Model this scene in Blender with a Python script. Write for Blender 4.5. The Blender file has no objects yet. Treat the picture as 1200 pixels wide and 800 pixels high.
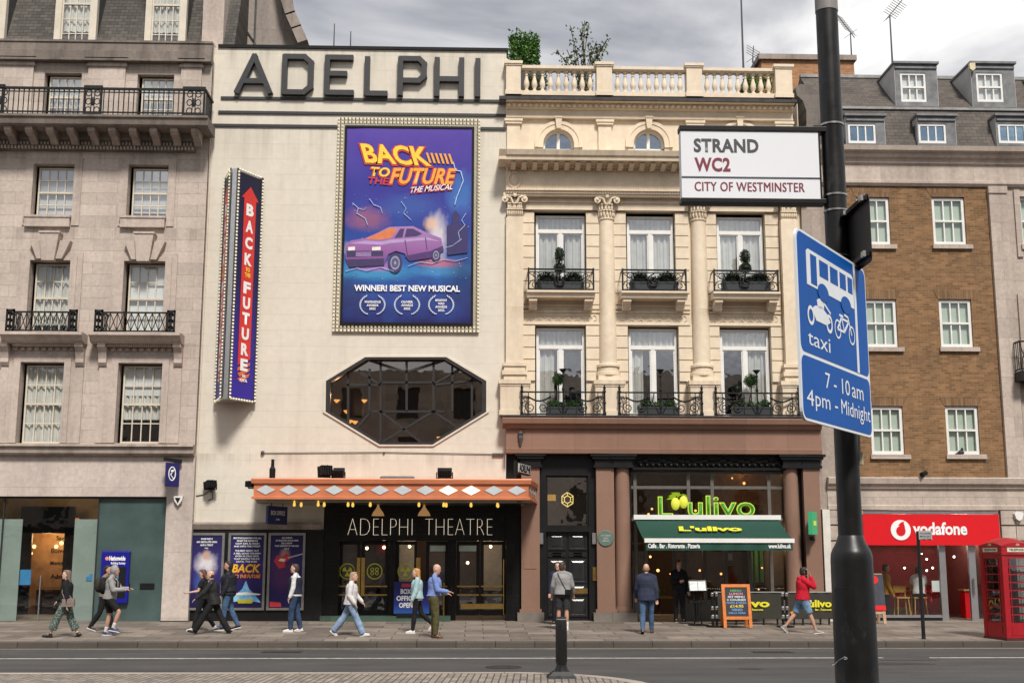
import bpy, bmesh, math, random
from mathutils import Vector, Matrix, geometry
random.seed(7)
S = bpy.context.scene
COL = S.collection
rad = math.radians
# ---------------------------------------------------------------- camera
FPX = 1440.0                      # focal length in pixels of a 1200 px wide picture
PITCH, YAW, ROLL = rad(9.96), rad(1.72), rad(0.078)
EYE = Vector((0, 0, 2.0))
fw = Vector((math.sin(YAW)*math.cos(PITCH), math.cos(YAW)*math.cos(PITCH), math.sin(PITCH)))
_r0 = Vector((math.cos(YAW), -math.sin(YAW), 0)); _u0 = _r0.cross(fw)
rt = math.cos(ROLL)*_r0 + math.sin(ROLL)*_u0; up = -math.sin(ROLL)*_r0 + math.cos(ROLL)*_u0
cd = bpy.data.cameras.new('camera'); cam = bpy.data.objects.new('camera', cd); COL.objects.link(cam)
cd.sensor_width = 36; cd.lens = 36*FPX/1200; cd.clip_start = .1; cd.clip_end = 3000
cam.matrix_world = Matrix(((rt.x, up.x, -fw.x, EYE.x), (rt.y, up.y, -fw.y, EYE.y), (rt.z, up.z, -fw.z, EYE.z), (0, 0, 0, 1)))
S.camera = cam
# ---------------------------------------------------------------- sky, sun, exposure
SUN_EL, SUN_AZ = 50, 166          # degrees; azimuth from +Y clockwise: behind the camera, a little to its right
w = bpy.data.worlds.new('World'); S.world = w; w.use_nodes = True
nt = w.node_tree; nt.nodes.clear()
N = lambda t, tr=nt: tr.nodes.new(t)
wo = N('ShaderNodeOutputWorld'); bg = N('ShaderNodeBackground'); bg.inputs[1].default_value = .064
sky = N('ShaderNodeTexSky'); sky.sky_type = 'NISHITA'; sky.sun_disc = False
sky.sun_elevation = rad(SUN_EL); sky.sun_rotation = rad(SUN_AZ); sky.air_density = 1.0; sky.dust_density = 2.0
tc = N('ShaderNodeTexCoord'); mp = N('ShaderNodeMapping'); mp.inputs['Scale'].default_value = (1, 1, 2.3); mp.inputs['Location'].default_value = (.35, .1, .2)
nt.links.new(tc.outputs['Generated'], mp.inputs[0])
n1 = N('ShaderNodeTexNoise'); n1.inputs['Scale'].default_value = 3.0; n1.inputs['Detail'].default_value = 8; n1.inputs['Roughness'].default_value = .52; n1.inputs['Distortion'].default_value = .5
nt.links.new(mp.outputs[0], n1.inputs['Vector'])
cr = N('ShaderNodeValToRGB'); e = cr.color_ramp.elements
e[0].position = .40; e[0].color = (4.7, 4.8, 5.3, 1); e[1].position = .63; e[1].color = (13.5, 13.3, 13.0, 1)
x = cr.color_ramp.elements.new(.50); x.color = (7.6, 7.6, 7.9, 1)
nt.links.new(n1.outputs['Fac'], cr.inputs[0])
mx = N('ShaderNodeMix'); mx.data_type = 'RGBA'; mx.inputs[0].default_value = .9
nt.links.new(sky.outputs[0], mx.inputs[6]); nt.links.new(cr.outputs[0], mx.inputs[7])
nt.links.new(mx.outputs[2], bg.inputs[0]); nt.links.new(bg.outputs[0], wo.inputs[0])
sl = bpy.data.lights.new('sun', 'SUN'); sl.energy = 3.1; sl.angle = rad(10); sl.color = (1, .95, .88)
so = bpy.data.objects.new('sun', sl); COL.objects.link(so)
sd = Vector((math.sin(rad(SUN_AZ))*math.cos(rad(SUN_EL)), math.cos(rad(SUN_AZ))*math.cos(rad(SUN_EL)), math.sin(rad(SUN_EL))))
so.rotation_euler = sd.to_track_quat('Z', 'Y').to_euler(); so.location = (0, -20, 40)
S.view_settings.view_transform = 'Standard'; S.view_settings.look = 'None'; S.view_settings.exposure = 0.46; S.view_settings.gamma = 1
S.render.engine = 'CYCLES'; S.cycles.max_bounces = 6; S.cycles.diffuse_bounces = 3; S.cycles.glossy_bounces = 3
S.cycles.transparent_max_bounces = 12; S.cycles.use_denoising = True; S.cycles.caustics_reflective = False; S.cycles.caustics_refractive = False
S.cycles.sample_clamp_indirect = 4
FY = 37.5                          # the theatre's street front

def P(px, py, Y=FY):
    """world X and Z of the photograph's point (px, py) on the vertical street plane Y"""
    d = fw*FPX + rt*(px-600) - up*(py-400); t = (Y-EYE.y)/d.y
    return EYE.x+d.x*t, EYE.z+d.z*t
def G(px, py, z=0.0):
    """world X and Y of the photograph's point on the level plane z"""
    d = fw*FPX + rt*(px-600) - up*(py-400); t = (z-EYE.z)/d.z
    return EYE.x+d.x*t, EYE.y+d.y*t
def PX(px, py, Y=FY): return P(px, py, Y)[0]
def PZ(px, py, Y=FY): return P(px, py, Y)[1]
def RC(x0, y0, x1, y1, Y=FY):
    """X0, X1, Z0, Z1 of a picture rectangle on plane Y"""
    ym, xm = (y0+y1)/2, (x0+x1)/2
    return PX(x0, ym, Y), PX(x1, ym, Y), PZ(xm, y1, Y), PZ(xm, y0, Y)
# ---------------------------------------------------------------- materials
class NB:
    def __init__(s, name):
        s.m = bpy.data.materials.new(name); s.m.use_nodes = True; s.t = s.m.node_tree; s.t.nodes.clear()
        s.o = s.n('ShaderNodeOutputMaterial'); s.p = s.n('ShaderNodeBsdfPrincipled'); s.l(s.p.outputs[0], s.o.inputs[0])
        s.tc = s.n('ShaderNodeTexCoord')
    def n(s, t): return s.t.nodes.new(t)
    def l(s, a, b): s.t.links.new(a, b)
    def map(s, scale=(1, 1, 1), rot=(0, 0, 0), loc=(0, 0, 0)):
        m = s.n('ShaderNodeMapping'); m.inputs['Scale'].default_value = scale; m.inputs['Rotation'].default_value = rot; m.inputs['Location'].default_value = loc
        s.l(s.tc.outputs['Object'], m.inputs[0]); return m.outputs[0]
    def noise(s, scale, detail=4, vec=None, rough=.6):
        n = s.n('ShaderNodeTexNoise'); n.inputs['Scale'].default_value = scale; n.inputs['Detail'].default_value = detail; n.inputs['Roughness'].default_value = rough
        s.l(vec or s.tc.outputs['Object'], n.inputs['Vector']); return n.outputs['Fac']
    def rng(s, f, a, b, lo=.3, hi=.7):
        m = s.n('ShaderNodeMapRange'); m.inputs[1].default_value = lo; m.inputs[2].default_value = hi; m.inputs[3].default_value = a; m.inputs[4].default_value = b
        s.l(f, m.inputs[0]); return m.outputs[0]
    def mix(s, f, a, b, mode='MIX'):
        m = s.n('ShaderNodeMix'); m.data_type = 'RGBA'; m.blend_type = mode
        for i, v in ((0, f), (6, a), (7, b)):
            if hasattr(v, 'is_output'): s.l(v, m.inputs[i])
            elif i == 0: m.inputs[0].default_value = v
            else: m.inputs[i].default_value = (*v, 1) if len(v) == 3 else v
        return m.outputs[2]
    def scale(s, c, f):
        return s.mix(1.0, c, s.grey(f), 'MULTIPLY')
    def grey(s, f):
        c = s.n('ShaderNodeCombineColor')
        for i in range(3): s.l(f, c.inputs[i])
        return c.outputs[0]
    def bump(s, h, strength=.3, dist=.02):
        b = s.n('ShaderNodeBump'); b.inputs['Strength'].default_value = strength; b.inputs['Distance'].default_value = dist
        s.l(h, b.inputs['Height']); s.l(b.outputs[0], s.p.inputs['Normal'])
    def col(s, c): 
        if hasattr(c, 'is_output'): s.l(c, s.p.inputs['Base Color'])
        else: s.p.inputs['Base Color'].default_value = (*c, 1)
    def set(s, rough=.7, metal=0.0, spec=None):
        s.p.inputs['Roughness'].default_value = rough; s.p.inputs['Metallic'].default_value = metal
        if spec is not None: s.p.inputs['Specular IOR Level'].default_value = spec
MAT = {}
def plain(name, c, rough=.6, metal=0, var=.12, scale=6, bump=0.0, spec=None):
    """paint, metal, cloth: one colour, slightly uneven"""
    if name in MAT: return MAT[name]
    b = NB(name); b.set(rough, metal, spec)
    n = b.noise(scale, 5); cc = b.scale(b.mix(0, c, c), b.rng(n, 1-var, 1+var)); b.col(cc)
    if bump: b.bump(b.noise(scale*6, 3), bump, .01)
    MAT[name] = b.m; return b.m
def stone(name, c, dirt=(.12, .1, .085), bw=1.1, bh=.36, joint=.006, var=.16, streak=.35, jdark=.55, grain=9, axis='XZ', seed=0.0, rough=.85, blo=.12, drips=(), dripc=None):
    """masonry: blocks with joints, tone differing from block to block, rain streaks and grain"""
    if name in MAT: return MAT[name]
    b = NB(name); b.set(rough, 0, .25)
    sep = b.n('ShaderNodeSeparateXYZ'); b.l(b.tc.outputs['Object'], sep.inputs[0])
    cmb = b.n('ShaderNodeCombineXYZ'); b.l(sep.outputs['XYZ'.index(axis[0])], cmb.inputs[0]); b.l(sep.outputs['XYZ'.index(axis[1])], cmb.inputs[1])
    off = b.n('ShaderNodeVectorMath'); off.operation = 'ADD'; off.inputs[1].default_value = (50.3+seed, 50.11+seed*.37, 0); b.l(cmb.outputs[0], off.inputs[0])
    br = b.n('ShaderNodeTexBrick'); br.offset = .5; br.inputs['Scale'].default_value = 1; br.inputs['Brick Width'].default_value = bw; br.inputs['Row Height'].default_value = bh
    br.inputs['Mortar Size'].default_value = joint; br.inputs['Mortar Smooth'].default_value = .3; br.inputs['Bias'].default_value = 0
    br.inputs['Color1'].default_value = (1-var, 1-var, 1-var, 1); br.inputs['Color2'].default_value = (1+var, 1+var*.95, 1+var*.9, 1); br.inputs['Mortar'].default_value = (jdark, jdark, jdark, 1)
    b.l(off.outputs[0], br.inputs['Vector'])
    base = b.mix(1, c, br.outputs['Color'], 'MULTIPLY')
    g = b.noise(grain, 6); base = b.scale(base, b.rng(g, 1-blo*1.1, 1+blo))
    st = b.noise(1.0, 6, b.map((1.4, 1.4, .16), loc=(seed, 0, 0)), .65)
    base = b.mix(b.rng(st, 0, streak, .48, .78), base, dirt)
    blot = b.noise(.5, 5); base = b.scale(base, b.rng(blot, 1-blo, 1+blo*.7))
    if drips:   # rain runs hanging below ledges
        dn = b.rng(b.noise(1.0, 5, b.map((2.6, 2.6, .10), loc=(seed+3, 0, 0)), .7), 0, 1, .44, .74); sm = None
        for zt_, ln_ in drips:
            up_ = b.n('ShaderNodeMapRange'); up_.interpolation_type = 'SMOOTHSTEP'
            for i_, v_ in ((1, zt_-ln_), (2, zt_), (3, 0), (4, 1)): up_.inputs[i_].default_value = v_
            b.l(sep.outputs['Z'], up_.inputs[0]); lt = b.n('ShaderNodeMath'); lt.operation = 'LESS_THAN'; lt.inputs[1].default_value = zt_+.01; b.l(sep.outputs['Z'], lt.inputs[0])
            ml = b.n('ShaderNodeMath'); ml.operation = 'MULTIPLY'; b.l(up_.outputs[0], ml.inputs[0]); b.l(lt.outputs[0], ml.inputs[1])
            if sm is None: sm = ml.outputs[0]
            else: mx_ = b.n('ShaderNodeMath'); mx_.operation = 'MAXIMUM'; b.l(sm, mx_.inputs[0]); b.l(ml.outputs[0], mx_.inputs[1]); sm = mx_.outputs[0]
        fin = b.n('ShaderNodeMath'); fin.operation = 'MULTIPLY'; b.l(sm, fin.inputs[0]); b.l(dn, fin.inputs[1]); f2 = b.n('ShaderNodeMath'); f2.operation = 'MULTIPLY'; f2.inputs[1].default_value = .62; b.l(fin.outputs[0], f2.inputs[0])
        base = b.mix(f2.outputs[0], base, dripc or dirt)
    b.col(base)
    mth = b.n('ShaderNodeMath'); mth.operation = 'MULTIPLY_ADD'; mth.inputs[1].default_value = -1; b.l(br.outputs['Fac'], mth.inputs[0])
    b.l(b.rng(b.noise(40, 4), 0, .35), mth.inputs[2]); b.bump(mth.outputs[0], .5, .012)
    MAT[name] = b.m; return b.m
def emit(name, c, strength):
    if name in MAT: return MAT[name]
    b = NB(name); b.col(c); b.p.inputs['Emission Color'].default_value = (*c, 1); b.p.inputs['Emission Strength'].default_value = strength
    MAT[name] = b.m; return b.m
def glass(name, tint=(.75, .8, .8), refl=.12, rough=.0, gcol=(.95, .97, 1), wob=.08):
    """a pane: lets most light through, mirrors more at a slant, slightly wavy"""
    if name in MAT: return MAT[name]
    b = NB(name); t = b.n('ShaderNodeBsdfTransparent'); t.inputs[0].default_value = (*tint, 1)
    g = b.n('ShaderNodeBsdfGlossy'); g.inputs['Roughness'].default_value = rough; g.inputs[0].default_value = (*gcol, 1)
    f = b.n('ShaderNodeLayerWeight'); f.inputs[0].default_value = .5; pw = b.n('ShaderNodeMath'); pw.operation = 'POWER'; pw.inputs[1].default_value = 4.5; b.l(f.outputs['Facing'], pw.inputs[0])
    a = b.n('ShaderNodeMapRange'); a.inputs[3].default_value = refl; a.inputs[4].default_value = 1; b.l(pw.outputs[0], a.inputs[0])
    bp = b.n('ShaderNodeBump'); bp.inputs['Strength'].default_value = wob; bp.inputs['Distance'].default_value = .05; b.l(b.noise(1.6, 2), bp.inputs['Height']); b.l(bp.outputs[0], g.inputs['Normal'])
    mxs = b.n('ShaderNodeMixShader'); b.l(a.outputs[0], mxs.inputs[0]); b.l(t.outputs[0], mxs.inputs[1]); b.l(g.outputs[0], mxs.inputs[2])
    b.l(mxs.outputs[0], b.o.inputs[0]); MAT[name] = b.m; return b.m
# ---------------------------------------------------------------- meshes
def origin_of(o):
    v = Vector((0, 0, 0))
    while o: v += o.location; o = o.parent
    return v
def link(name, me, m=None, parent=None, smooth=False):
    o = bpy.data.objects.new(name, me); COL.objects.link(o)
    if m:
        for q in (m if isinstance(m, (list, tuple)) else [m]): me.materials.append(q)
    if parent is not None:
        o.parent = parent; v = origin_of(parent)
        if v.length: me.transform(Matrix.Translation(-v))
    if smooth:
        for p in me.polygons: p.use_smooth = True
    return o
def tag(o, label=None, cat=None, group=None, kind=None):
    if label: o['label'] = label
    if cat: o['category'] = cat
    if group: o['group'] = group
    if kind: o['kind'] = kind
    return o
def empty(name, loc=(0, 0, 0), label=None, cat=None, group=None, parent=None):
    o = bpy.data.objects.new(name, None); COL.objects.link(o); o.location = loc; o.empty_display_size = .2
    if parent: o.parent = parent
    return tag(o, label, cat, group)
class MB:
    def __init__(s): s.v = []; s.f = []; s.mi = []; s.cur = 0
    def add(s, vs, fs):
        k = len(s.v); s.v += [tuple(q) for q in vs]; s.f += [tuple(i+k for i in q) for q in fs]; s.mi += [s.cur]*len(fs); return s
    def box(s, x0, x1, y0, y1, z0, z1):
        return s.add([(x0,y0,z0),(x1,y0,z0),(x1,y1,z0),(x0,y1,z0),(x0,y0,z1),(x1,y0,z1),(x1,y1,z1),(x0,y1,z1)],
                     [(0,3,2,1),(4,5,6,7),(0,1,5,4),(1,2,6,5),(2,3,7,6),(3,0,4,7)])
    def obox(s, c, ax, ay, az):
        """box centred at c with half-axis vectors"""
        c, ax, ay, az = map(Vector, (c, ax, ay, az)); vs = [c+i*ax+j*ay+k*az for k in (-1,1) for (i,j) in ((-1,-1),(1,-1),(1,1),(-1,1))]
        return s.add(vs, [(0,3,2,1),(4,5,6,7),(0,1,5,4),(1,2,6,5),(2,3,7,6),(3,0,4,7)])
    def prism(s, poly, y0, y1, holes=()):
        """polygon in XZ (front seen from -Y) pushed back from y0 to y1"""
        loops = [list(poly)]+[list(h) for h in holes]; flat = [p for l in loops for p in l]; n = len(flat)
        tris = geometry.tessellate_polygon([[Vector((p[0], p[1], 0)) for p in l] for l in loops])
        vs = [(p[0], y0, p[1]) for p in flat]+[(p[0], y1, p[1]) for p in flat]; fs = []
        for t in tris:
            a, b, c = (Vector(flat[i]) for i in t); ar = (b-a).x*(c-a).y-(b-a).y*(c-a).x
            t = t if ar > 0 else (t[0], t[2], t[1]); fs.append(tuple(t)); fs.append((t[0]+n, t[2]+n, t[1]+n))
        k = 0
        for li, l in enumerate(loops):
            ar = sum(l[i][0]*l[(i+1)%len(l)][1]-l[(i+1)%len(l)][0]*l[i][1] for i in range(len(l)))
            for i in range(len(l)):
                a, b = k+i, k+(i+1)%len(l); q = (b, a, a+n, b+n)
                fs.append(q if (ar > 0) == (li == 0) else q[::-1])
            k += len(l)
        return s.add(vs, fs)
    def profile(s, prof, x0, x1, ret=True):
        """moulding: outline of (y, z) points swept along X (closed loop)"""
        n = len(prof); vs = [(x0, p[0], p[1]) for p in prof]+[(x1, p[0], p[1]) for p in prof]
        fs = [(i, (i+1)%n, (i+1)%n+n, i+n) for i in range(n)]
        tr = geometry.tessellate_polygon([[Vector((p[0], p[1], 0)) for p in prof]])
        for t in tr: fs.append(tuple(t)); fs.append(tuple(i+n for i in t[::-1]))
        return s.add(vs, fs)
    def lathe(s, c, prof, seg=16, ax=(0, 0, 1)):
        """(radius, height) pairs turned about an axis through c"""
        a = Vector(ax).normalized(); u = a.orthogonal().normalized(); v = a.cross(u); c = Vector(c); vs = []; fs = []
        for r, h in prof:
            for i in range(seg):
                t = 2*math.pi*i/seg; vs.append(c+a*h+(u*math.cos(t)+v*math.sin(t))*r)
        for j in range(len(prof)-1):
            for i in range(seg):
                fs.append((j*seg+i, j*seg+(i+1)%seg, (j+1)*seg+(i+1)%seg, (j+1)*seg+i))
        fs.append(tuple(range(seg))[::-1]); fs.append(tuple((len(prof)-1)*seg+i for i in range(seg)))
        return s.add(vs, fs)
    def cyl(s, a, b, r, r2=None, seg=10):
        a, b = Vector(a), Vector(b); return s.lathe(a, [(r, 0), (r if r2 is None else r2, (b-a).length)], seg, b-a)
    def tube(s, pts, r, seg=6):
        for a, b in zip(pts, pts[1:]): s.cyl(a, b, r, None, seg)
        return s
    def ball(s, c, r, seg=12, rings=8):
        r = r if isinstance(r, (tuple, list)) else (r, r, r); vs = []; fs = []; c = Vector(c)
        for j in range(1, rings):
            p = math.pi*j/rings
            for i in range(seg):
                t = 2*math.pi*i/seg; vs.append((c.x+r[0]*math.sin(p)*math.cos(t), c.y+r[1]*math.sin(p)*math.sin(t), c.z+r[2]*math.cos(p)))
        n = len(vs); vs += [(c.x, c.y, c.z+r[2]), (c.x, c.y, c.z-r[2])]
        for j in range(rings-2):
            for i in range(seg): fs.append((j*seg+i, (j+1)*seg+i, (j+1)*seg+(i+1)%seg, j*seg+(i+1)%seg))
        for i in range(seg): fs.append((n, i, (i+1)%seg)); fs.append((n+1, (rings-2)*seg+(i+1)%seg, (rings-2)*seg+i))
        return s.add(vs, fs)
    def mesh(s, name):
        me = bpy.data.meshes.new(name); me.from_pydata(s.v, [], s.f); me.update()
        for i, p in enumerate(me.polygons): p.material_index = s.mi[i]
        return me
    def build(s, name, m, parent=None, smooth=False, fix=False, bevel=0, sharp=35):
        me = s.mesh(name)
        if fix or bevel or smooth:
            bm = bmesh.new(); bm.from_mesh(me)
            if fix: bmesh.ops.recalc_face_normals(bm, faces=bm.faces)
            if bevel:
                bm.normal_update(); ed = [q for q in bm.edges if len(q.link_faces) == 2 and q.calc_face_angle(0) > .6]
                bmesh.ops.bevel(bm, geom=ed, offset=bevel, segments=2, affect='EDGES', profile=.6, clamp_overlap=True)
            if smooth:
                bm.normal_update()
                for q in bm.edges: q.smooth = not (len(q.link_faces) != 2 or q.calc_face_angle(3) > rad(sharp))
            bm.to_mesh(me); bm.free()
        return link(name, me, m, parent, smooth)
def rect(x0, x1, z0, z1): return [(x0, z0), (x1, z0), (x1, z1), (x0, z1)]
def wall(mb, x0, x1, z0, z1, holes, y, depth=.25):
    """flat wall from x0..x1, z0..z1 with rectangular openings and their reveals; holes are (x0,x1,z0,z1)"""
    xs = sorted({x0, x1, *[min(max(h[i], x0), x1) for h in holes for i in (0, 1)]}); zs = sorted({z0, z1, *[min(max(h[i], z0), z1) for h in holes for i in (2, 3)]})
    for a, b in zip(xs, xs[1:]):
        run = None
        for c, d in zip(zs, zs[1:]):
            inside = any(h[0] < (a+b)/2 < h[1] and h[2] < (c+d)/2 < h[3] for h in holes)
            if not inside: mb.add([(a,y,c),(b,y,c),(b,y,d),(a,y,d)], [(0,1,2,3)])
    for h in holes:
        a, b, c, d = h; Y = y+depth
        mb.add([(a,y,c),(b,y,c),(b,y,d),(a,y,d),(a,Y,c),(b,Y,c),(b,Y,d),(a,Y,d)], [(0,4,5,1),(3,2,6,7),(0,3,7,4),(1,5,6,2)])
    return mb
# ---------------------------------------------------------------- lettering
def text_mesh(s, bold=0.0, ext=0.0, shear=0.0, res=3, spacing=1.0):
    c = bpy.data.curves.new('lettering', 'FONT'); c.body = s; c.offset = bold; c.extrude = ext; c.shear = shear; c.resolution_u = res; c.space_character = spacing
    c.align_x = 'LEFT'; o = bpy.data.objects.new('lettering', c); COL.objects.link(o)
    dg = bpy.context.evaluated_depsgraph_get(); me = bpy.data.meshes.new_from_object(o.evaluated_get(dg)); bpy.data.objects.remove(o); bpy.data.curves.remove(c); return me
def text(s, x0, x1, z0, z1, y, m, parent, name='lettering', bold=0.02, ext=0.0, shear=0.0, keep=False, warp=None, spacing=1.0, u=None, n=None, o=None, merge=None, fit=None):
    """lettering fitted to a box on the plane Y=y facing the camera; keep=True keeps the letters' own width, centred.
    With o,u,n the box is in the frame origin o, right vector u, up n (for slanted boards)."""
    me = text_mesh(s, bold, 0, shear, spacing=spacing); vs = [v.co.copy() for v in me.vertices]
    if not vs: return None
    fs = vs
    if fit is not None: m0 = text_mesh(s, fit, 0, shear, spacing=spacing); fs = [v.co.copy() for v in m0.vertices]; bpy.data.meshes.remove(m0)
    ax, bx = min(v.x for v in fs), max(v.x for v in fs); az, bz = min(v.y for v in fs), max(v.y for v in fs)
    sz = (z1-z0)/max(bz-az, 1e-6); sx = sz if keep else (x1-x0)/max(bx-ax, 1e-6); cx = (x0+x1)/2
    for v, q in zip(me.vertices, vs):
        X = (q.x-(ax+bx)/2)*sx+cx; Z = z0+(q.y-az)*sz
        if warp: X, Z = warp(X, Z)
        v.co = Vector((X, y, Z)) if o is None else Vector(o)+Vector(u)*X+Vector(n)*Z
    if ext:
        bm = bmesh.new(); bm.from_mesh(me); bmesh.ops.remove_doubles(bm, verts=bm.verts, dist=1e-5)
        d = Vector((0, -ext, 0)) if o is None else Vector(u).cross(Vector(n)).normalized()*ext
        r = bmesh.ops.extrude_face_region(bm, geom=bm.faces[:]); bmesh.ops.translate(bm, verts=[q for q in r['geom'] if isinstance(q, bmesh.types.BMVert)], vec=d)
        bmesh.ops.recalc_face_normals(bm, faces=bm.faces); bm.to_mesh(me); bm.free()
    if merge is not None:
        merge.add([tuple(v.co) for v in me.vertices], [tuple(p.vertices) for p in me.polygons]); bpy.data.meshes.remove(me); return None
    return link(name, me, m, parent)
# ---------------------------------------------------------------- shared materials
M_stone = stone('grey_limestone', (.50, .425, .37), (.24, .20, .17), bw=1.25, bh=.37, streak=.4, var=.10, jdark=.65, drips=[(PZ(120, y_, 37.3), l_) for y_, l_ in ((71, .8), (178, .9), (268, .8), (402, .9))], dripc=(.13, .105, .09))
M_stonep = stone('smooth_limestone', (.50, .43, .385), (.2, .17, .145), bw=2.2, bh=.95, streak=.3, joint=.004, jdark=.75, var=.07)
M_trim = stone('carved_limestone', (.47, .395, .345), (.13, .11, .095), bw=1.6, bh=3, streak=.5, joint=.003, jdark=.8, var=.08)
M_dirty = stone('sooty_limestone', (.34, .285, .245), (.06, .05, .045), bw=1.6, bh=3, streak=.85, joint=.003, jdark=.7, var=.12)
M_cream = stone('cream_render', (.645, .595, .505), (.42, .37, .30), bw=1.4, bh=.5, streak=.38, joint=.003, jdark=.93, var=.015, grain=5, rough=.7, blo=.045, drips=[(PZ(425, y_), l_) for y_, l_ in ((58, 1.0), (152, 1.6), (532, .6))]+[(2.9, .5)], dripc=(.30, .26, .21))
M_butter = stone('butter_paint', (.725, .61, .465), (.38, .29, .2), bw=3, bh=9, streak=.3, joint=.001, jdark=.95, var=.01, grain=5, rough=.65, blo=.07, drips=[(PZ(760, y_), l_) for y_, l_ in ((118, .3), (186, .8), (248, .7), (362, .5), (447, .7))], dripc=(.33, .24, .16))
M_granite = stone('pink_granite', (.25, .145, .105), (.10, .06, .05), bw=1.3, bh=2.4, streak=.3, joint=.004, jdark=.6, var=.10, grain=60, rough=.4)
M_granitep = stone('pink_granite_block', (.25, .148, .108), (.09, .06, .05), bw=9, bh=9, streak=.25, joint=.001, jdark=.9, var=.02, grain=60, rough=.4)
M_brick = stone('stock_brick', (.215, .125, .063), (.09, .06, .04), bw=.225, bh=.075, joint=.008, var=.3, streak=.42, jdark=1.35, grain=3, drips=[(PZ(1080, y_), l_) for y_, l_ in ((217, .6), (291, 1.0), (412, 1.0), (538, .7))], dripc=(.07, .05, .035))
M_brick2 = stone('orange_brick', (.36, .19, .10), (.2, .11, .06), bw=.225, bh=.075, joint=.009, var=.2, streak=.25, jdark=1.2, grain=3)
M_rstone = stone('pale_portland_stone', (.47, .395, .34), (.16, .13, .11), bw=1.5, bh=.62, streak=.5, joint=.005, jdark=.6, var=.08)
M_soot = stone('black_weathered_stone', (.20, .168, .145), (.035, .03, .027), bw=1.6, bh=3, streak=.9, joint=.003, jdark=.7, var=.15)
M_slate = stone('dark_slate', (.075, .068, .06), (.12, .115, .09), bw=.26, bh=.13, joint=.008, var=.3, streak=.5, jdark=.3, grain=5, rough=.65)
M_slate2 = stone('brown_slate', (.095, .080, .070), (.16, .15, .12), bw=.26, bh=.13, joint=.007, var=.2, streak=.4, jdark=.4, grain=5, rough=.7)
M_lead = plain('lead_sheet', (.24, .24, .235), .6, .1, .3, 4)
M_leadd = plain('weathered_lead', (.07, .068, .07), .6, .2, .3, 4)
M_white = plain('white_gloss_paint', (.74, .73, .70), .35, 0, .06, 3)
M_sash = plain('cream_sash_paint', (.60, .54, .44), .45, 0, .1, 3)
M_black = plain('black_paint', (.009, .009, .0095), .4, 0, .3, 5, 0, .3)
M_blackm = plain('black_matt', (.008, .008, .0085), .6, 0, .3, 5, 0, .2)
M_iron = plain('cast_iron', (.011, .0115, .012), .5, .1, .3, 8, 0, .3)
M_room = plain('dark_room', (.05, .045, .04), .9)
M_curtain = plain('net_curtain', (.66, .65, .60), .9, 0, .12, 4)
M_blind = plain('roller_blind', (.70, .71, .70), .9, 0, .05, 2)
M_green_blind = plain('pale_green_blind', (.48, .56, .46), .85, 0, .05, 2)
M_glass = glass('window_glass', (.94, .96, .96), .13)
M_uglass = glass('upper_window_glass', (.94, .96, .96), .30)
M_dglass = glass('dark_window_glass', (.45, .42, .38), .16)
M_brass = plain('brass', (.62, .42, .14), .28, 1, .15, 8)
M_steel = plain('brushed_steel', (.45, .45, .45), .35, .9, .1, 9)
M_chrome = plain('chrome', (.7, .7, .7), .12, 1, .05, 9)
M_wlet = plain('white_lettering', (.8, .8, .8), .5, 0, .02)
# ---------------------------------------------------------------- street
KY = G(600, 751.5, 0)[1]           # far kerb
PAVE = PZ(600, 727, FY)            # pavement level at the building line
def gz(y):
    """height of the ground at distance y"""
    return (y-KY)*PAVE/(FY-KY) if y > KY else (-.13 if y > 21.6 else 0)
def foot(px, py):
    """ground point on the far pavement seen at (px, py)"""
    z = 0
    for _ in range(6): x, y = G(px, py, z); z = gz(y)
    return x, y, z
def asphalt():
    b = NB('asphalt'); b.set(.85, 0, .3)
    c = b.mix(b.rng(b.noise(90, 3), 0, 1), (.042, .041, .041), (.085, .083, .081))
    c = b.scale(c, b.rng(b.noise(.35, 6, b.map((1, 3, 1))), .72, 1.25)); st = b.noise(2.2, 5, b.map((.12, 2.4, 1)))
    c = b.mix(b.rng(st, 0, .5, .5, .8), c, (.03, .029, .029)); b.col(c); b.bump(b.noise(160, 2), .4, .006); return b.m
def slabs():
    b = NB('york_stone_slabs'); b.set(.8, 0, .3)
    br = b.n('ShaderNodeTexBrick'); br.inputs['Scale'].default_value = 1; br.inputs['Brick Width'].default_value = 1.15; br.inputs['Row Height'].default_value = .72; br.offset = .42
    br.inputs['Mortar Size'].default_value = .013; br.inputs['Mortar Smooth'].default_value = .2; br.inputs['Color1'].default_value = (.15, .125, .105, 1); br.inputs['Color2'].default_value = (.255, .215, .18, 1); br.inputs['Mortar'].default_value = (.06, .05, .043, 1)
    b.l(b.map(loc=(40, 40, 0)), br.inputs['Vector'])
    c = b.scale(br.outputs[0], b.rng(b.noise(1.1, 6), .72, 1.2)); c = b.mix(b.rng(b.noise(3.5, 6), 0, .5, .55, .75), c, (.085, .075, .066)); c = b.scale(c, b.rng(b.noise(30, 3), .9, 1.1))
    c = b.mix(b.rng(b.noise(24, 0), 0, .8, .76, .80), c, (.035, .032, .03)); b.col(c)
    mth = b.n('ShaderNodeMath'); mth.operation = 'MULTIPLY'; mth.inputs[1].default_value = -1; b.l(br.outputs['Fac'], mth.inputs[0]); b.bump(mth.outputs[0], .6, .012); return b.m
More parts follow.
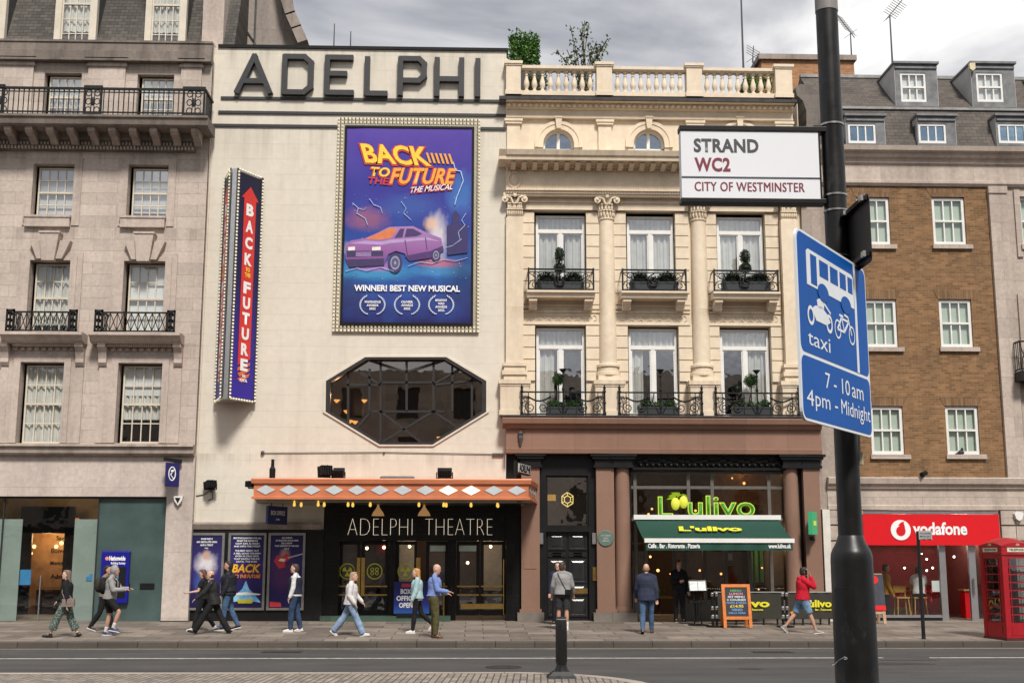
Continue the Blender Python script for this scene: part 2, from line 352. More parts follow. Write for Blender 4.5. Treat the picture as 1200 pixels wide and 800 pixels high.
def setts():
    b = NB('granite_setts'); b.set(.75, 0, .35)
    br = b.n('ShaderNodeTexBrick'); br.inputs['Scale'].default_value = 1; br.inputs['Brick Width'].default_value = .20; br.inputs['Row Height'].default_value = .115
    br.inputs['Mortar Size'].default_value = .012; br.inputs['Mortar Smooth'].default_value = .5; br.inputs['Color1'].default_value = (.19, .163, .14, 1); br.inputs['Color2'].default_value = (.32, .275, .235, 1); br.inputs['Mortar'].default_value = (.085, .07, .06, 1)
    wv = b.noise(1.5, 2); b.l(b.map(rot=(0, 0, rad(93)), loc=(30, 30, 0)), br.inputs['Vector'])
    c = b.scale(br.outputs[0], b.rng(b.noise(2.2, 5), .8, 1.15)); b.col(c)
    mth = b.n('ShaderNodeMath'); mth.operation = 'MULTIPLY'; mth.inputs[1].default_value = -1; b.l(br.outputs['Fac'], mth.inputs[0]); b.bump(mth.outputs[0], 1, .03); return b.m
M_kerb = stone('granite_kerb', (.088, .074, .064), (.035, .03, .027), bw=.95, bh=4, joint=.012, var=.14, streak=.25, jdark=.35, grain=30)
k = MB(); k.add([(-400, -120, -.13), (400, -120, -.13), (400, 600, -.13), (-400, 600, -.13)], [(0, 1, 2, 3)]); tag(k.build('road', asphalt()), kind='structure')
k = MB(); k.add([(-60, KY+.3, 0), (60, KY+.3, 0), (60, FY+3, gz(FY+3)), (-60, FY+3, gz(FY+3))], [(0, 1, 2, 3)]); tag(k.build('pavement', slabs()), kind='structure')
k = MB(); k.profile([(KY+.3, -.2), (KY+.3, .001), (KY+.02, .001), (KY, -.015), (KY-.012, -.2)][::-1], -60, 60); tag(k.build('kerb', M_kerb), kind='structure')
NY = 13.0                          # nearer island edge
IY = G(500, 787, 0)[1]; nose = G(770, 800, 0)
pts = [(-40, IY)]+[(nose[0]-2.4+2.4*math.sin(rad(t)), IY-2.9+2.9*math.cos(rad(t))) for t in range(0, 181, 6)]; NY = pts[-1][1]; pts += [(-40, NY)]
def inset(p, d): 
    x, y = p; cx, cy = nose[0]-2.4, IY-2.9
    if x <= cx: return (x, y-d if y > cy else y+d)
    v = Vector((x-cx, y-cy)); l = v.length; v *= (l-d)/l; return (cx+v.x, cy+v.y)
inn = [inset(p, .28) for p in pts]; n = len(pts)
k = MB(); k.add([(x, y, 0) for x, y in inn], [tuple(range(n))[::-1]]); tag(k.build('cobbled_island', setts()), kind='structure')
k = MB(); k.add([(x, y, -.2) for x, y in pts]+[(x, y, -.012) for x, y in pts]+[(*inset(p, .015), 0.003) for p in pts]+[(x, y, 0.003) for x, y in inn], [(i, (i+1) % n, (i+1) % n+n, i+n) for i in range(n)]+[(i+n, (i+1) % n+n, (i+1) % n+2*n, i+2*n) for i in range(n)]+[(i+2*n, (i+1) % n+2*n, (i+1) % n+3*n, i+3*n) for i in range(n)])
tag(k.build('island_kerb', stone('island_kerb_stone', (.36, .31, .265), (.15, .12, .1), bw=.9, bh=9, joint=.01, axis='XY', var=.1, grain=25), fix=True), kind='structure')
b = NB('worn_white_line'); b.set(.7); b.col(b.mix(b.rng(b.noise(6, 6), 0, .7, .45, .7), (.56, .53, .48), (.16, .15, .14))); M_wl = b.m
b = NB('worn_yellow_line'); b.set(.7); b.col(b.mix(b.rng(b.noise(5, 6), .1, .8, .45, .7), (.42, .34, .19), (.15, .14, .12))); M_yl = b.m
ly = G(600, 770.6, -.126)[1]
k = MB()
for a, c in ((-60, G(1034, 770, -.126)[0]), (G(1089, 770, -.126)[0], 40)): k.add([(a, ly-.075, -.126), (c, ly-.075, -.126), (c, ly+.075, -.126), (a, ly+.075, -.126)], [(0, 1, 2, 3)])
tag(k.build('road_marking', M_wl), kind='structure')
ly = G(600, 759.6, -.126)[1]
k = MB(); k.add([(-60, ly-.06, -.126), (60, ly-.06, -.126), (60, ly+.06, -.126), (-60, ly+.06, -.126)], [(0, 1, 2, 3)]); tag(k.build('kerbside_line', M_yl), kind='structure')
b = NB('tar_patch'); b.set(.7); b.col(b.scale(b.mix(0, (.026, .025, .025), (0, 0, 0)), b.rng(b.noise(14, 5), .6, 1.5))); b.bump(b.noise(60, 3), .6, .01)
random.seed(3)
for px, py, wx, wy in ((1035, 777, 1.1, .3), (1062, 773, .8, .12), (880, 783, .25, .25)):
    x, y = G(px, py, -.127); ps = [(x+wx*math.cos(t)*random.uniform(.7, 1.15), y+wy*math.sin(t)*random.uniform(.7, 1.15), -.1265) for t in [i*2*math.pi/22 for i in range(22)]]
    k = MB(); k.add(ps, [tuple(range(22))]); tag(k.build('road_patch', b.m), kind='structure')
# ---------------------------------------------------------------- windows used by several buildings
def window(parent, r, Y, cols=4, rows=(2, 2), fr=.055, bar=.03, m=None, back='curtain', backto=0.0, g=None, name='window', meet=.06):
    """a sash window in opening r=(x0,x1,z0,z1) with its glass at depth Y: frame and bars, pane, what hangs behind"""
    x0, x1, z0, z1 = r; mb = MB(); d = .07; m = m or M_sash
    mb.box(x0, x0+fr, Y-d/2, Y+d/2, z0, z1); mb.box(x1-fr, x1, Y-d/2, Y+d/2, z0, z1)
    mb.box(x0+fr, x1-fr, Y-d/2, Y+d/2, z0, z0+fr*1.3); mb.box(x0+fr, x1-fr, Y-d/2, Y+d/2, z1-fr, z1)
    ax, bx, az, bz = x0+fr, x1-fr, z0+fr*1.3, z1-fr
    for i in range(1, cols):
        x = ax+(bx-ax)*i/cols; mb.box(x-bar/2, x+bar/2, Y-.022, Y+.022, az, bz)
    if len(rows) == 2:
        zm = az+(bz-az)*rows[1]/(rows[0]+rows[1]); mb.box(ax, bx, Y-.045, Y+.045, zm-meet/2, zm+meet/2)
        parts = [(az, zm-meet/2, rows[1]), (zm+meet/2, bz, rows[0])]
    else: parts = [(az, bz, rows[0])]
    for a, b, n in parts:
        for j in range(1, n):
            z = a+(b-a)*j/n; mb.box(ax, bx, Y-.02, Y+.02, z-bar/2, z+bar/2)
    wn = mb.build(name, m, parent)
    k = MB(); k.add([(ax, Y+.006, az), (bx, Y+.006, az), (bx, Y+.006, bz), (ax, Y+.006, bz)], [(0, 1, 2, 3)]); k.build('pane', g or M_glass, wn)
    if back: drape(wn, ax, bx, az+(bz-az)*backto, bz, Y+.09, back)
    return wn
def drape(wn, ax, bx, az, bz, Y, back='curtain', mat=None, gap=None):
    """a net curtain with folds, or a flat blind, behind the glass"""
    if back == 'blind' or back == 'green':
        k = MB(); k.box(ax-.04, bx+.04, Y, Y+.012, az, bz+.03); return k.build('blind', mat or (M_blind if back == 'blind' else M_green_blind), wn)
    k = MB(); segs = [(ax-.05, bx+.05)] if not gap else [(ax-.05, ax+(bx-ax)*gap[0]), (ax+(bx-ax)*gap[1], bx+.05)]
    for a, b in segs:
        if b-a < .05: continue
        n = max(8, int((b-a)/.022)); vs = []; ph = random.random()*6
        for i in range(n+1):
            x = a+(b-a)*i/n; y = Y+.035*math.sin(i*.82+ph+.8*math.sin(i*.21))+.012*math.sin(i*2.1)
            vs += [(x, y, az), (x, y, bz)]
        k.add(vs, [(2*i, 2*i+2, 2*i+3, 2*i+1) for i in range(n)])
    return k.build('curtain', mat or M_curtain, wn)
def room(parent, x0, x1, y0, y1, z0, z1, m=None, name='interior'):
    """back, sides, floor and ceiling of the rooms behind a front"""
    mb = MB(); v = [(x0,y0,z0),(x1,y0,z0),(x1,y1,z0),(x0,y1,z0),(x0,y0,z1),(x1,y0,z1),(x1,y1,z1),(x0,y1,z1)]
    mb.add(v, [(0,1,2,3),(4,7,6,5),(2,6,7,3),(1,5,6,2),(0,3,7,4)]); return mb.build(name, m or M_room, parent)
def railing_lattice(mb, x0, x1, y0, y1, z0, z1, n):
    """crossed bars between two rails along the front y0, with block ends and returns to y1"""
    t = .018
    mb.box(x0, x1, y0-t, y0+t, z1-.05, z1); mb.box(x0, x1, y0-t, y0+t, z0, z0+.04)
    for i in range(n):
        a = x0+(x1-x0)*i/n; b = x0+(x1-x0)*(i+1)/n
        mb.cyl((a, y0, z0+.03), (b, y0, z1-.03), .014, None, 5); mb.cyl((b, y0-.004, z0+.03), (a, y0-.004, z1-.03), .014, None, 5)
        mb.box(a-.009, a+.009, y0-.01, y0+.01, z0, z1)
    for x in (x0, x1):
        mb.box(x-t, x+t, y0, y1, z1-.05, z1); mb.box(x-t, x+t, y0, y1, z0, z0+.04)
        for j in range(4): mb.box(x-.01, x+.01, y0+(y1-y0)*j/4, y0+(y1-y0)*j/4+.02, z0, z1)
# ---------------------------------------------------------------- the stone bank building on the left
SY = 37.3
sb = empty('stone_building', (PX(120, 727, SY), SY, 0), 'pinkish grey limestone building with slate mansard and a bank shopfront', 'building')
sx0, sx1 = PX(0, 400, SY)-5.2, PX(235, 400, SY)
zt = PZ(120, 70, SY); zsf = PZ(120, 581.5, SY); zbase = PZ(120, 533, SY)
rowA = [RC(51, 85.5, 94.5, 137, SY), RC(160, 87.5, 203, 139, SY)]
rowB = [RC(38, 192.5, 86, 254, SY), RC(149.5, 193.5, 196.5, 255, SY)]
rowC = [RC(33.5, 305.5, 81, 389, SY), RC(144, 306.5, 192.5, 390, SY)]
rowD = [RC(22, 424.5, 73.5, 519, SY), RC(137, 425.5, 189, 519, SY)]
bay = rowB[1][0]-rowB[0][0]
for rw in (rowA, rowB, rowC, rowD): rw.insert(0, (rw[0][0]-bay, rw[0][1]-bay, rw[0][2], rw[0][3]))
mb = MB(); wall(mb, sx0, sx1, zbase-.3, zt, rowA+rowB+rowC+rowD, SY, .30)
mb.box(sx1-.02, sx1, SY, SY+6, zbase-.3, zt); mb.build('wall', M_stone, sb)
for i, (rw, rows, bk) in enumerate(((rowA, (2, 2), 'curtain'), (rowB, (2, 2), 'blind'), (rowC, (2, 2), 'curtain'), (rowD, (2, 2), 'curtain'))):
    for j, r in enumerate(rw):
        r2 = (r[0]+.10, r[1]-.02, r[2], r[3]-.06)
        window(sb, r2, SY+.24, 4, rows, .05, .032, M_sash, 'blind' if (i, j) in ((1, 0), (1, 1), (1, 2), (2, 2)) else 'curtain', (0, .30, .42, .1)[(i+j) % 4] if (i, j) not in ((1, 0), (1, 1)) else 0, M_uglass if i < 2 else None)
        if (i, j) in ((3, 2), (1, 2), (0, 2)): drape(sb, r2[0]+.05, r2[1]-.05, r2[2]+(r2[3]-r2[2])*.62, r2[3]-.1, SY+.30, 'blind')
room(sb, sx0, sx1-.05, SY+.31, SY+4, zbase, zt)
for r in rowB:   # flat surrounds with a projecting sill block
    tr = MB(); a, b, c, d = r; u = .24
    tr.box(a-u, a, SY-.035, SY+.01, c-.28, d+u*.8); tr.box(b, b+u, SY-.035, SY+.01, c-.28, d+u*.8); tr.box(a, b, SY-.035, SY+.01, d, d+u*.8)
    tr.box(a-.14, b-.02, SY-.14, SY+.1, c-.34, c-.05); tr.box(a-.17, b+.01, SY-.17, SY+.1, c-.05, c+.02); tr.build('window_surround', M_trim, sb)
for r in rowC:   # stepped architraves with a triple keystone
    tr = MB(); a, b, c, d = r
    for u, p in ((.36, .05), (.20, .09)):
        v = .0 if u == .2 else .2
        tr.box(a-u, a-v, SY-p, SY+.01, c, d+u*.7); tr.box(b+v, b+u, SY-p, SY+.01, c, d+u*.7); tr.box(a-v, b+v, SY-p, SY+.01, d+v*.7, d+u*.7)
    xm = (a+b)/2; h = .80
    tr.prism([(xm-.19, d-.06), (xm+.19, d-.06), (xm+.29, d+h), (xm-.29, d+h)], SY-.34, SY); tr.box(xm-.32, xm+.32, SY-.37, SY, d+h, d+h+.06)
    tr.prism([(xm-.38, d+.02), (xm-.2, d+.02), (xm-.3, d+h*.74), (xm-.62, d+h*.74)], SY-.22, SY)
    tr.prism([(xm+.2, d+.02), (xm+.38, d+.02), (xm+.62, d+h*.74), (xm+.3, d+h*.74)], SY-.22, SY)
    tr.build('window_surround', M_trim, sb)
for r in rowD:   # pilaster strips each side, scroll consoles, frieze
    tr = MB(); a, b, c, d = r; zl = PZ(120, 402, SY)
    for u, p in ((.36, .05), (.20, .09)):
        v = .0 if u == .2 else .2
        tr.box(a-u, a-v, SY-p, SY+.01, c, d+u*.6); tr.box(b+v, b+u, SY-p, SY+.01, c, d+u*.6); tr.box(a-v, b+v, SY-p, SY+.01, d+v*.6, d+u*.6)
    for x in (a-.58, b+.36):
        tr.box(x, x+.22, SY-.06, SY+.01, c, d+.1)
        tr.profile([(SY, zl), (SY-.36, zl), (SY-.36, zl-.16), (SY-.22, zl-.30), (SY-.16, zl-.5), (SY-.17, zl-.62), (SY-.1, zl-.72), (SY, zl-.72)], x-.01, x+.23)
    n = 9
    for k in range(n):
        xx = a-.3+(b-a+.6)*(k+.5)/n; tr.ball((xx, SY-.05, d+.42), (.085, .05, .07), 8, 5)
    tr.build('window_surround', M_trim, sb)
# small iron balconies
for r, (p0, p1) in zip(rowC[1:], ((1, 97), (105, 212))):
    y1 = PZ(50, 389, SY-.5); y0 = PZ(50, 402, SY-.35); X0, X1 = PX(p0, 390, SY-.5), PX(p1, 390, SY-.5)
    b = MB(); b.profile([(SY, y1), (SY-.62, y1), (SY-.62, y1-.09), (SY-.5, y1-.16), (SY-.45, y1-.24), (SY-.32, y1-.30), (SY, y1-.30)], X0, X1)
    n = 34
    for k in range(n):
        xx = X0+.3+(X1-X0-.6)*k/(n-1); b.box(xx-.02, xx+.02, SY-.26, SY, y1-.38, y1-.305)
    bal = b.build('balcony', M_trim, sb)
    q = MB(); e0, e1 = X0+.12, X1-.2; zt2 = y1+.66
    railing_lattice(q, e0+.26, e1-.26, SY-.5, SY, y1+.03, zt2-.02, 9)
    for xx in (e0, e1-.24):
        for dx in (0, .2): q.box(xx+dx, xx+dx+.05, SY-.53, SY-.47, y1, zt2+.04)
        q.box(xx, xx+.25, SY-.53, SY-.47, zt2-.04, zt2+.03); q.box(xx, xx+.25, SY-.53, SY-.47, y1+.02, y1+.08)
        for k in range(3): q.cyl((xx+.125, SY-.5, y1+.16+.2*k), (xx+.125, SY-.49, y1+.17+.2*k), .08, None, 8)
        q.box(xx+.10, xx+.15, SY-.52, SY-.48, y1, zt2)
    q.build('railing', M_iron, bal)
# attic: pilasters, parapet
for a, b in ((-30, 38.5), (103, 146.5), (212, 236)):
    at = MB(); X0, X1 = PX(a, 110, SY), PX(b, 110, SY); z0, z1 = PZ(120, 140, SY), PZ(120, 70, SY)
    at.box(X0, X1, SY-.10, SY, z0, z1-.27); at.box(X0-.05, X1+.05, SY-.15, SY, z1-.27, z1-.19); at.box(X0-.1, X1+.1, SY-.2, SY, z1-.10, z1)
    at.box(X0-.02, X1+.02, SY-.12, SY, z1-.19, z1-.10)
    at.build('attic_pilaster', M_stone, sb)
pa = MB(); z0, z1, zm = PZ(120, 71, SY-.25), PZ(120, 47.5, SY-.1), PZ(120, 59, SY-.2)
pa.profile([(SY+.5, z0), (SY-.28, z0), (SY-.28, z0+.06), (SY-.20, z0+.10), (SY-.20, zm), (SY-.12, zm+.04), (SY-.10, z1-.08), (SY-.14, z1-.07), (SY-.14, z1), (SY+.5, z1)], sx0, PX(248, 60, SY-.2))
pa.build('parapet', M_soot, sb)
# long balcony on brackets
BY = SY-1.15
bx1 = PX(243, 140, BY); z1 = PZ(120, 134, BY); z2 = PZ(120, 146, BY)
ba = MB(); ba.profile([(SY, z1), (BY, z1), (BY, z1-.07), (BY+.05, z1-.1), (BY+.09, z2+.05), (BY+.16, z2), (SY, z2)], sx0, bx1)
zc = PZ(120, 163, SY-.3); zd = PZ(120, 177, SY-.1)
ba.profile([(SY, z2), (SY-.42, z2), (SY-.38, zc), (SY-.22, zc-.06), (SY-.2, zd+.1), (SY-.1, zd), (SY, zd)], sx0, PX(228, 165, SY-.3))
balc = ba.build('balcony', M_soot, sb)
a, b = PX(10, 150, BY+.3), PX(213, 150, BY+.3); st = (b-a)/8.35
for k in range(-9, 10):
    x = a+st*k
    if x > bx1-.2: continue
    md = MB(); md.profile([(SY-.3, z2), (BY+.22, z2), (BY+.22, z2-.10), (BY+.32, z2-.2), (BY+.55, z2-.22), (SY-.38, z2-.38), (SY-.3, z2-.38)], x-.11, x+.11); md.build('bracket', M_dirty, balc)
dn = MB()
for row, zz in ((0, zc-.13), (1, zc-.26)):
    x = sx0
    while x < PX(224, 165, SY-.3): dn.box(x+.05*row, x+.05*row+.055, SY-.27, SY-.2, zz-.05, zz+.05); x += .105
dn.build('dentil', M_trim, sb)
rl = MB(); ry = BY+.1; r1 = PZ(120, 103, ry); r0 = z1; X1 = PX(240.5, 118, ry)
rl.box(sx0, X1, ry-.03, ry+.03, r1-.07, r1); rl.box(sx0, X1, ry-.02, ry+.02, r0+.08, r0+.12); rl.box(sx0, X1, ry-.015, ry+.015, r1-.16, r1-.13)
x = sx0
pan = [(PX(a, 118, ry), PX(b, 118, ry)) for a, b in ((-5, 5), (98, 119.5), (214, 240.5))]
while x < X1:
    if not any(a-.04 < x < b+.04 for a, b in pan): rl.box(x-.013, x+.013, ry-.012, ry+.012, r0, r1-.05); rl.cyl((x, ry, r1-.1), (x+.001, ry, r1-.095), .03, None, 6)
    x += .152
for a, b in pan:
    rl.box(a, b, ry-.045, ry+.045, r1-.05, r1+.06); rl.box(a, b, ry-.04, ry+.04, r0, r0+.1)
    for xx in (a, b-.06): rl.box(xx, xx+.06, ry-.03, ry+.03, r0, r1)
    xm = (a+b)/2; zm = (r0+r1)/2
    for s in (-1, 1):
        for zz in (zm-.27, zm, zm+.27): rl.tube([(xm+s*.13+.085*math.cos(t*.7854), ry, zz+.1*math.sin(t*.7854)) for t in range(9)], .017, 5)
        rl.box(xm+s*.045-.012, xm+s*.045+.012, ry-.012, ry+.012, r0, r1)
    rl.ball((xm, ry, zm), (.05, .03, .15), 8, 6)
y = ry
while y < SY-.2: y += .15; rl.box(X1-.015, X1+.012, y-.012, y+.012, r0, r1)
rl.box(X1-.03, X1+.03, ry, SY, r1-.07, r1); rl.build('railing', M_iron, balc)
# base cornice and fascia
bc = MB(); z1, z0 = PZ(120, 520, SY-.3), PZ(120, 533, SY-.25); X1 = PX(226.5, 526, SY-.3)
bc.profile([(SY+.1, z1), (SY-.34, z1), (SY-.36, z1-.07), (SY-.28, z1-.10), (SY-.26, z0+.06), (SY-.20, z0), (SY+.1, z0)], sx0, X1); bc.build('cornice', M_dirty, sb)
ff = MB(); z1 = z0+.05; z0 = zsf; gx1 = PX(192.5, 650, SY); gx2 = PX(224, 650, SY)
ff.box(sx0, gx2, SY-.05, SY+.3, z0, z1); ff.box(gx1, gx2, SY-.05, SY+.5, .16, z0); ff.build('fascia', M_stonep, sb)
pl = MB(); pl.box(gx1-.01, gx2+.02, SY-.09, SY+.5, 0, .16); pl.box(sx0, gx1, SY-.02, SY+.3, 0, .13); pl.build('plinth', M_blackm, sb)
# bank shopfront
GY = SY+.12
T_teal = glass('teal_tinted_glass', (.10, .16, .155), .10); M_frost = plain('frosted_film', (.34, .40, .37), .5, 0, .08, 1.5)
M_tealb = plain('teal_backing_panel', (.06, .095, .09), .12, 0, .2, 1.2, 0, .7)
M_bank = plain('bank_blue', (.006, .008, .22), .35, 0, .05)
M_bankd = plain('bank_navy', (.012, .01, .10), .4, 0, .05)
sf = MB(); zt_ = zsf; fx = sx0
sf.box(fx, gx1, GY-.04, GY+.04, zt_-.06, zt_)
for px in (1, 113): X = PX(px, 650, GY); sf.box(X-.02, X+.02, GY-.03, GY+.03, .13, zt_-.06)
shop = sf.build('shopfront', plain('dark_frame', (.03, .035, .035), .4, .3), sb)
xa, xb, xc, xd = PX(23.5, 650, GY), PX(64, 650, GY), PX(85, 650, GY), PX(113, 650, GY)
k = MB(); k.add([(fx, GY, .13), (xd, GY, .13), (xd, GY, zt_-.06), (fx, GY, zt_-.06)], [(0, 1, 2, 3)]); k.build('glazing', glass('shop_glass', (.80, .84, .82), .09), shop)
zf = PZ(60, 608, GY)
k = MB(); k.box(fx, xa, GY+.03, GY+.045, .15, zf); k.box(xc, xd-.02, GY+.03, GY+.045, .15, zf); k.build('frosted_screen', M_frost, shop)
k = MB(); k.box(xd+.02, gx1, GY-.012, GY+.03, .13, zt_-.06); k.build('tinted_panel', M_tealb, shop)
k = MB(); a, b, c, d = RC(164, 683, 181, 690, GY-.02); k.box(a, b, GY-.03, GY-.005, c, d); k.build('night_slot', M_black, shop)
k = MB(); a, b, c, d = RC(23, 667, 36, 685, GY); k.box(a, b, GY+.01, GY+.02, c, d); k.build('notice', plain('light_blue_notice', (.05, .28, .6), .5), shop)
k = MB(); a, b, c, d = RC(101, 672, 108, 680, GY); k.box(a, b, GY+.01, GY+.02, c, (c+d)/2+.02); k.box((a+b)/2, b, GY+.01, GY+.02, (c+d)/2+.02, d); k.build('sticker', plain('light_blue_notice', (.05, .28, .6), .5), shop)
k = MB(); X = PX(46, 700, GY-.1); k.cyl((X, GY-.1, .18), (X, GY-.1, PZ(46, 674, GY-.1)), .018); k.box(X-.01, X+.01, GY-.1, GY, .5, .53); k.box(X-.01, X+.01, GY-.1, GY, 1.1, 1.13); k.build('door_handle', M_steel, shop)
room(sb, sx0, gx1+.1, GY+.06, SY+6, .0, zt_+.2, plain('bank_interior', (.30, .26, .2), .9), 'bank_hall')
# inside: dark portal, timber wall with letters, lit ceiling
k = MB(); k.box(PX(24, 650, 40.5), PX(36, 650, 40.5), 40.5, 40.6, 0, 3.2); k.box(PX(24, 610, 40.5), PX(86, 610, 40.5), 40.5, 40.7, 2.75, 3.6); k.box(PX(74, 650, 40.5), PX(86, 650, 40.5), 40.5, 40.6, 0, 3.2)
k.build('inner_portal', M_black, sb)
k = MB(); k.box(PX(30, 650, 42.5), PX(90, 650, 42.5), 42.5, 42.6, 0, 3.3); tw = k.build('timber_wall', plain('oak_panelling', (.42, .24, .11), .5, 0, .3, 3), sb)
for i, s in enumerate(('Save', 'Borrow', 'Mortgages', 'Advice')): text(s, PX(62, 650, 42.48), PX(80, 650, 42.48), 2.55-.42*i, 2.7-.42*i, 42.48, M_blackm, tw, keep=True)
k = MB()
for i in range(3): k.box(PX(42, 700, 41.2+.5*i), PX(80, 700, 41.2+.5*i), 41.2+.5*i, 41.35+.5*i, 0, .95-.1*i)
k.build('counter', plain('dark_walnut', (.10, .05, .03), .4, 0, .3), sb)
for px, py, y in ((36, 648, 41.8), (72, 636, 42.2), (66, 640, 42.0), (40, 640, 42)):
    X, Z = P(px, py, y); k = MB(); k.ball((X, y, Z), .06); k.build('lamp', emit('warm_lamp', (1, .55, .18), 4), sb)
for px, z, e in ((55, 2.6, 34), (75, 3.0, 26)):
    l = bpy.data.lights.new('bank_light', 'POINT'); l.energy = e; l.color = (1, .6, .28); l.shadow_soft_size = .2
    o = bpy.data.objects.new('ceiling_light', l); COL.objects.link(o); o.parent = sb; o.location = Vector((PX(px, 650, 41.6), 41.6, z))-origin_of(sb)
# cash machine
k = MB(); a, b, c, d = RC(117.5, 645, 151, 707, GY-.12); k.box(a, b, GY-.16, GY, c, d); atm = k.build('cash_machine', M_bank, sb, bevel=.04)
k = MB(); e0, e1, e2, e3 = RC(121, 664, 147, 700, GY-.16); k.box(e0, e1, GY-.168, GY-.15, e2, e3); k.build('recess', M_blackm, atm)
k = MB(); e0, e1, e2, e3 = RC(125, 668, 139, 679, GY-.17); k.box(e0, e1, GY-.178, GY-.16, e2, e3); k.build('screen', emit('atm_screen', (.05, .12, .25), .4), atm)
k = MB(); e0, e1, e2, e3 = RC(126, 684, 138, 692, GY-.17)
for i in range(3):
    for j in range(4): k.box(e0+.085*j, e0+.085*j+.06, GY-.182, GY-.165, e2+.06*i, e2+.06*i+.04)
k.build('keypad', M_steel, atm)
text('Nationwide', *RC(128, 651, 147, 656.5, GY-.165), GY-.166, M_wlet, atm, bold=.05); text('Building Society', *RC(130, 658, 147, 661.5, GY-.165), GY-.166, M_wlet, atm, bold=.03)
k = MB(); xx, zz = P(125.5, 654, GY-.166); k.lathe((xx, GY-.16, zz), [(.055, 0), (.055, .01)], 14, (0, -1, 0)); k.build('emblem', plain('red_white_emblem', (.7, .25, .25), .5), atm)
# mansard and dormers
mz0 = PZ(120, 48, SY+.2); my = SY+.55; mh = 4.2; lean = .42
mn = MB(); mn.add([(sx0, my, mz0-.2), (sx1+.5, my, mz0-.2), (sx1+.5, my+mh*lean, mz0+mh), (sx0, my+mh*lean, mz0+mh), (sx0, my+6, mz0-.2), (sx1+.5, my+6, mz0-.2), (sx1+.5, my+6, mz0+mh), (sx0, my+6, mz0+mh)], [(0, 1, 2, 3), (3, 2, 6, 7), (1, 5, 6, 2)])
mn.build('mansard_roof', M_slate, sb)
for a, b in ((-42, 6), (64, 113), (170, 218)):
    Yd = my-.02; X0, X1 = PX(a, 25, Yd), PX(b, 25, Yd); z1 = mz0+3.0; dm = MB(); f = .2
    dm.box(X0, X0+f, Yd, Yd+.2, mz0-.2, z1); dm.box(X1-f, X1, Yd, Yd+.2, mz0-.2, z1); dm.box(X0, X1, Yd, Yd+.2, z1, z1+.25); dm.box(X0-.15, X1+.15, Yd-.15, Yd+2.3, z1+.25, z1+.36)
    dr = dm.build('dormer', M_sash, sb)
    ck = MB()
    for X in (X0, X1-.03): ck.box(X, X+.03, Yd+.2, Yd+2.2, mz0-.2, z1+.25)
    ck.build('cheek', M_leadd, dr)
    window(dr, (X0+f, X1-f, mz0-.15, z1), Yd+.1, 4, (3, 3), .05, .03, M_sash, 'curtain', .2, name='sash')
    for s in (X0-.05, X1-.09):
        cs = MB(); cs.profile([(Yd, z1-.6), (Yd-.1, z1-.3), (Yd-.13, z1+.2), (Yd, z1+.24)], s, s+.14); cs.build('console', M_trim, dr)
# things on the bank's front
hs = empty('hanging_sign', (PX(202, 555, SY-.5), SY, 0), 'navy bank flag sign hanging from a black bracket by the stone corner', 'sign')
k = MB(); a, b = PX(192, 538, SY-.6), PX(212, 540, SY-.2); zz = PZ(200, 539, SY-.4); k.obox(((a+b)/2, SY-.35, zz), ((b-a)/2, .22, -.02), (.03, -.05, 0), (0, 0, .055)); k.box(b-.2, b-.1, SY-.3, SY, zz-.06, zz+.04); k.build('bracket', M_black, hs)
k = MB(); a, b, c, d = RC(195, 542, 208, 570, SY-.45); k.obox(((a+b)/2, SY-.42, (c+d)/2), ((b-a)/2, .15, 0), (.02, -.03, 0), (0, 0, (d-c)/2)); bd = k.build('board', M_bankd, hs)
u = Vector(((b-a)/2, .15, 0)).normalized()
k = MB(); ce = Vector(((a+b)/2, SY-.455, (c+d)/2)); k.tube([ce+u*(.11*math.cos(t))+Vector((0, 0, .20*math.sin(t)+.03)) for t in [i*.5236 for i in range(13)]], .022, 6)
k.tube([ce+u*.07+Vector((0, 0, .16)), ce+u*(-.05)+Vector((0, 0, .0)), ce+u*.06+Vector((0, 0, -.12))], .022, 6); k.ball(ce+u*.0+Vector((0, 0, .1)), .045); k.build('emblem', M_wlet, bd)
al = empty('alarm_box', (PX(209, 586, SY-.1), SY, 0), 'small white and dark alarm box on the pale pier beside the bank window', 'alarm box')
k = MB(); a, b, c, d = RC(203.5, 581, 214.5, 592, SY-.12); k.prism([(a, d), (b, d), (b-.03, (c+d)/2), ((a+b)/2, c), (a+.03, (c+d)/2)][::-1], SY-.17, SY-.05); k.build('case', M_white, al, fix=True)
k = MB(); k.prism([(a+.05, d-.05), (b-.07, d-.05), ((a+b)/2, c+.07)][::-1], SY-.19, SY-.165); k.build('cover', M_black, al, fix=True)
# ---------------------------------------------------------------- the theatre
th = empty('theatre', (PX(420, 727), FY, 0), 'cream rendered theatre front with big black roofline letters and an octagonal window', 'theatre')
TX0, TX1 = sx1-.3, PX(593, 300); TZ = PZ(425, 58.5)
oct_px = [(381.5, 482.5), (445, 521), (507, 521), (570, 482.5), (570, 446.5), (523, 418.5), (428, 418.5), (382, 446.5)]
octo = [P(a, b) for a, b in oct_px]
EX0, EX1, EZ = PX(378, 660), PX(609, 660), PZ(490, 590)
k = MB(); k.prism(rect(TX0, TX1, EZ, TZ), FY, FY+.45, [octo]); k.box(TX0, EX0, FY, FY+.45, -.1, EZ-.0005)
k.build('wall', M_cream, th)
k = MB(); X = PX(250, 90); k.box(X-.25, X, FY-.16, FY+.4, PZ(250, 150), TZ+.12); k.box(PX(238, 120), PX(250, 140), FY-.05, FY+.3, 0, PZ(250, 150)); k.build('pier', M_cream, th)
k = MB(); k.box(PX(256, 56), PX(595.5, 58), FY-.06, FY+.5, TZ, TZ+.10); k.build('coping', M_blackm, th)
M_dgrey = plain('dark_grey_paint', (.020, .0205, .023), .5, 0, .2)
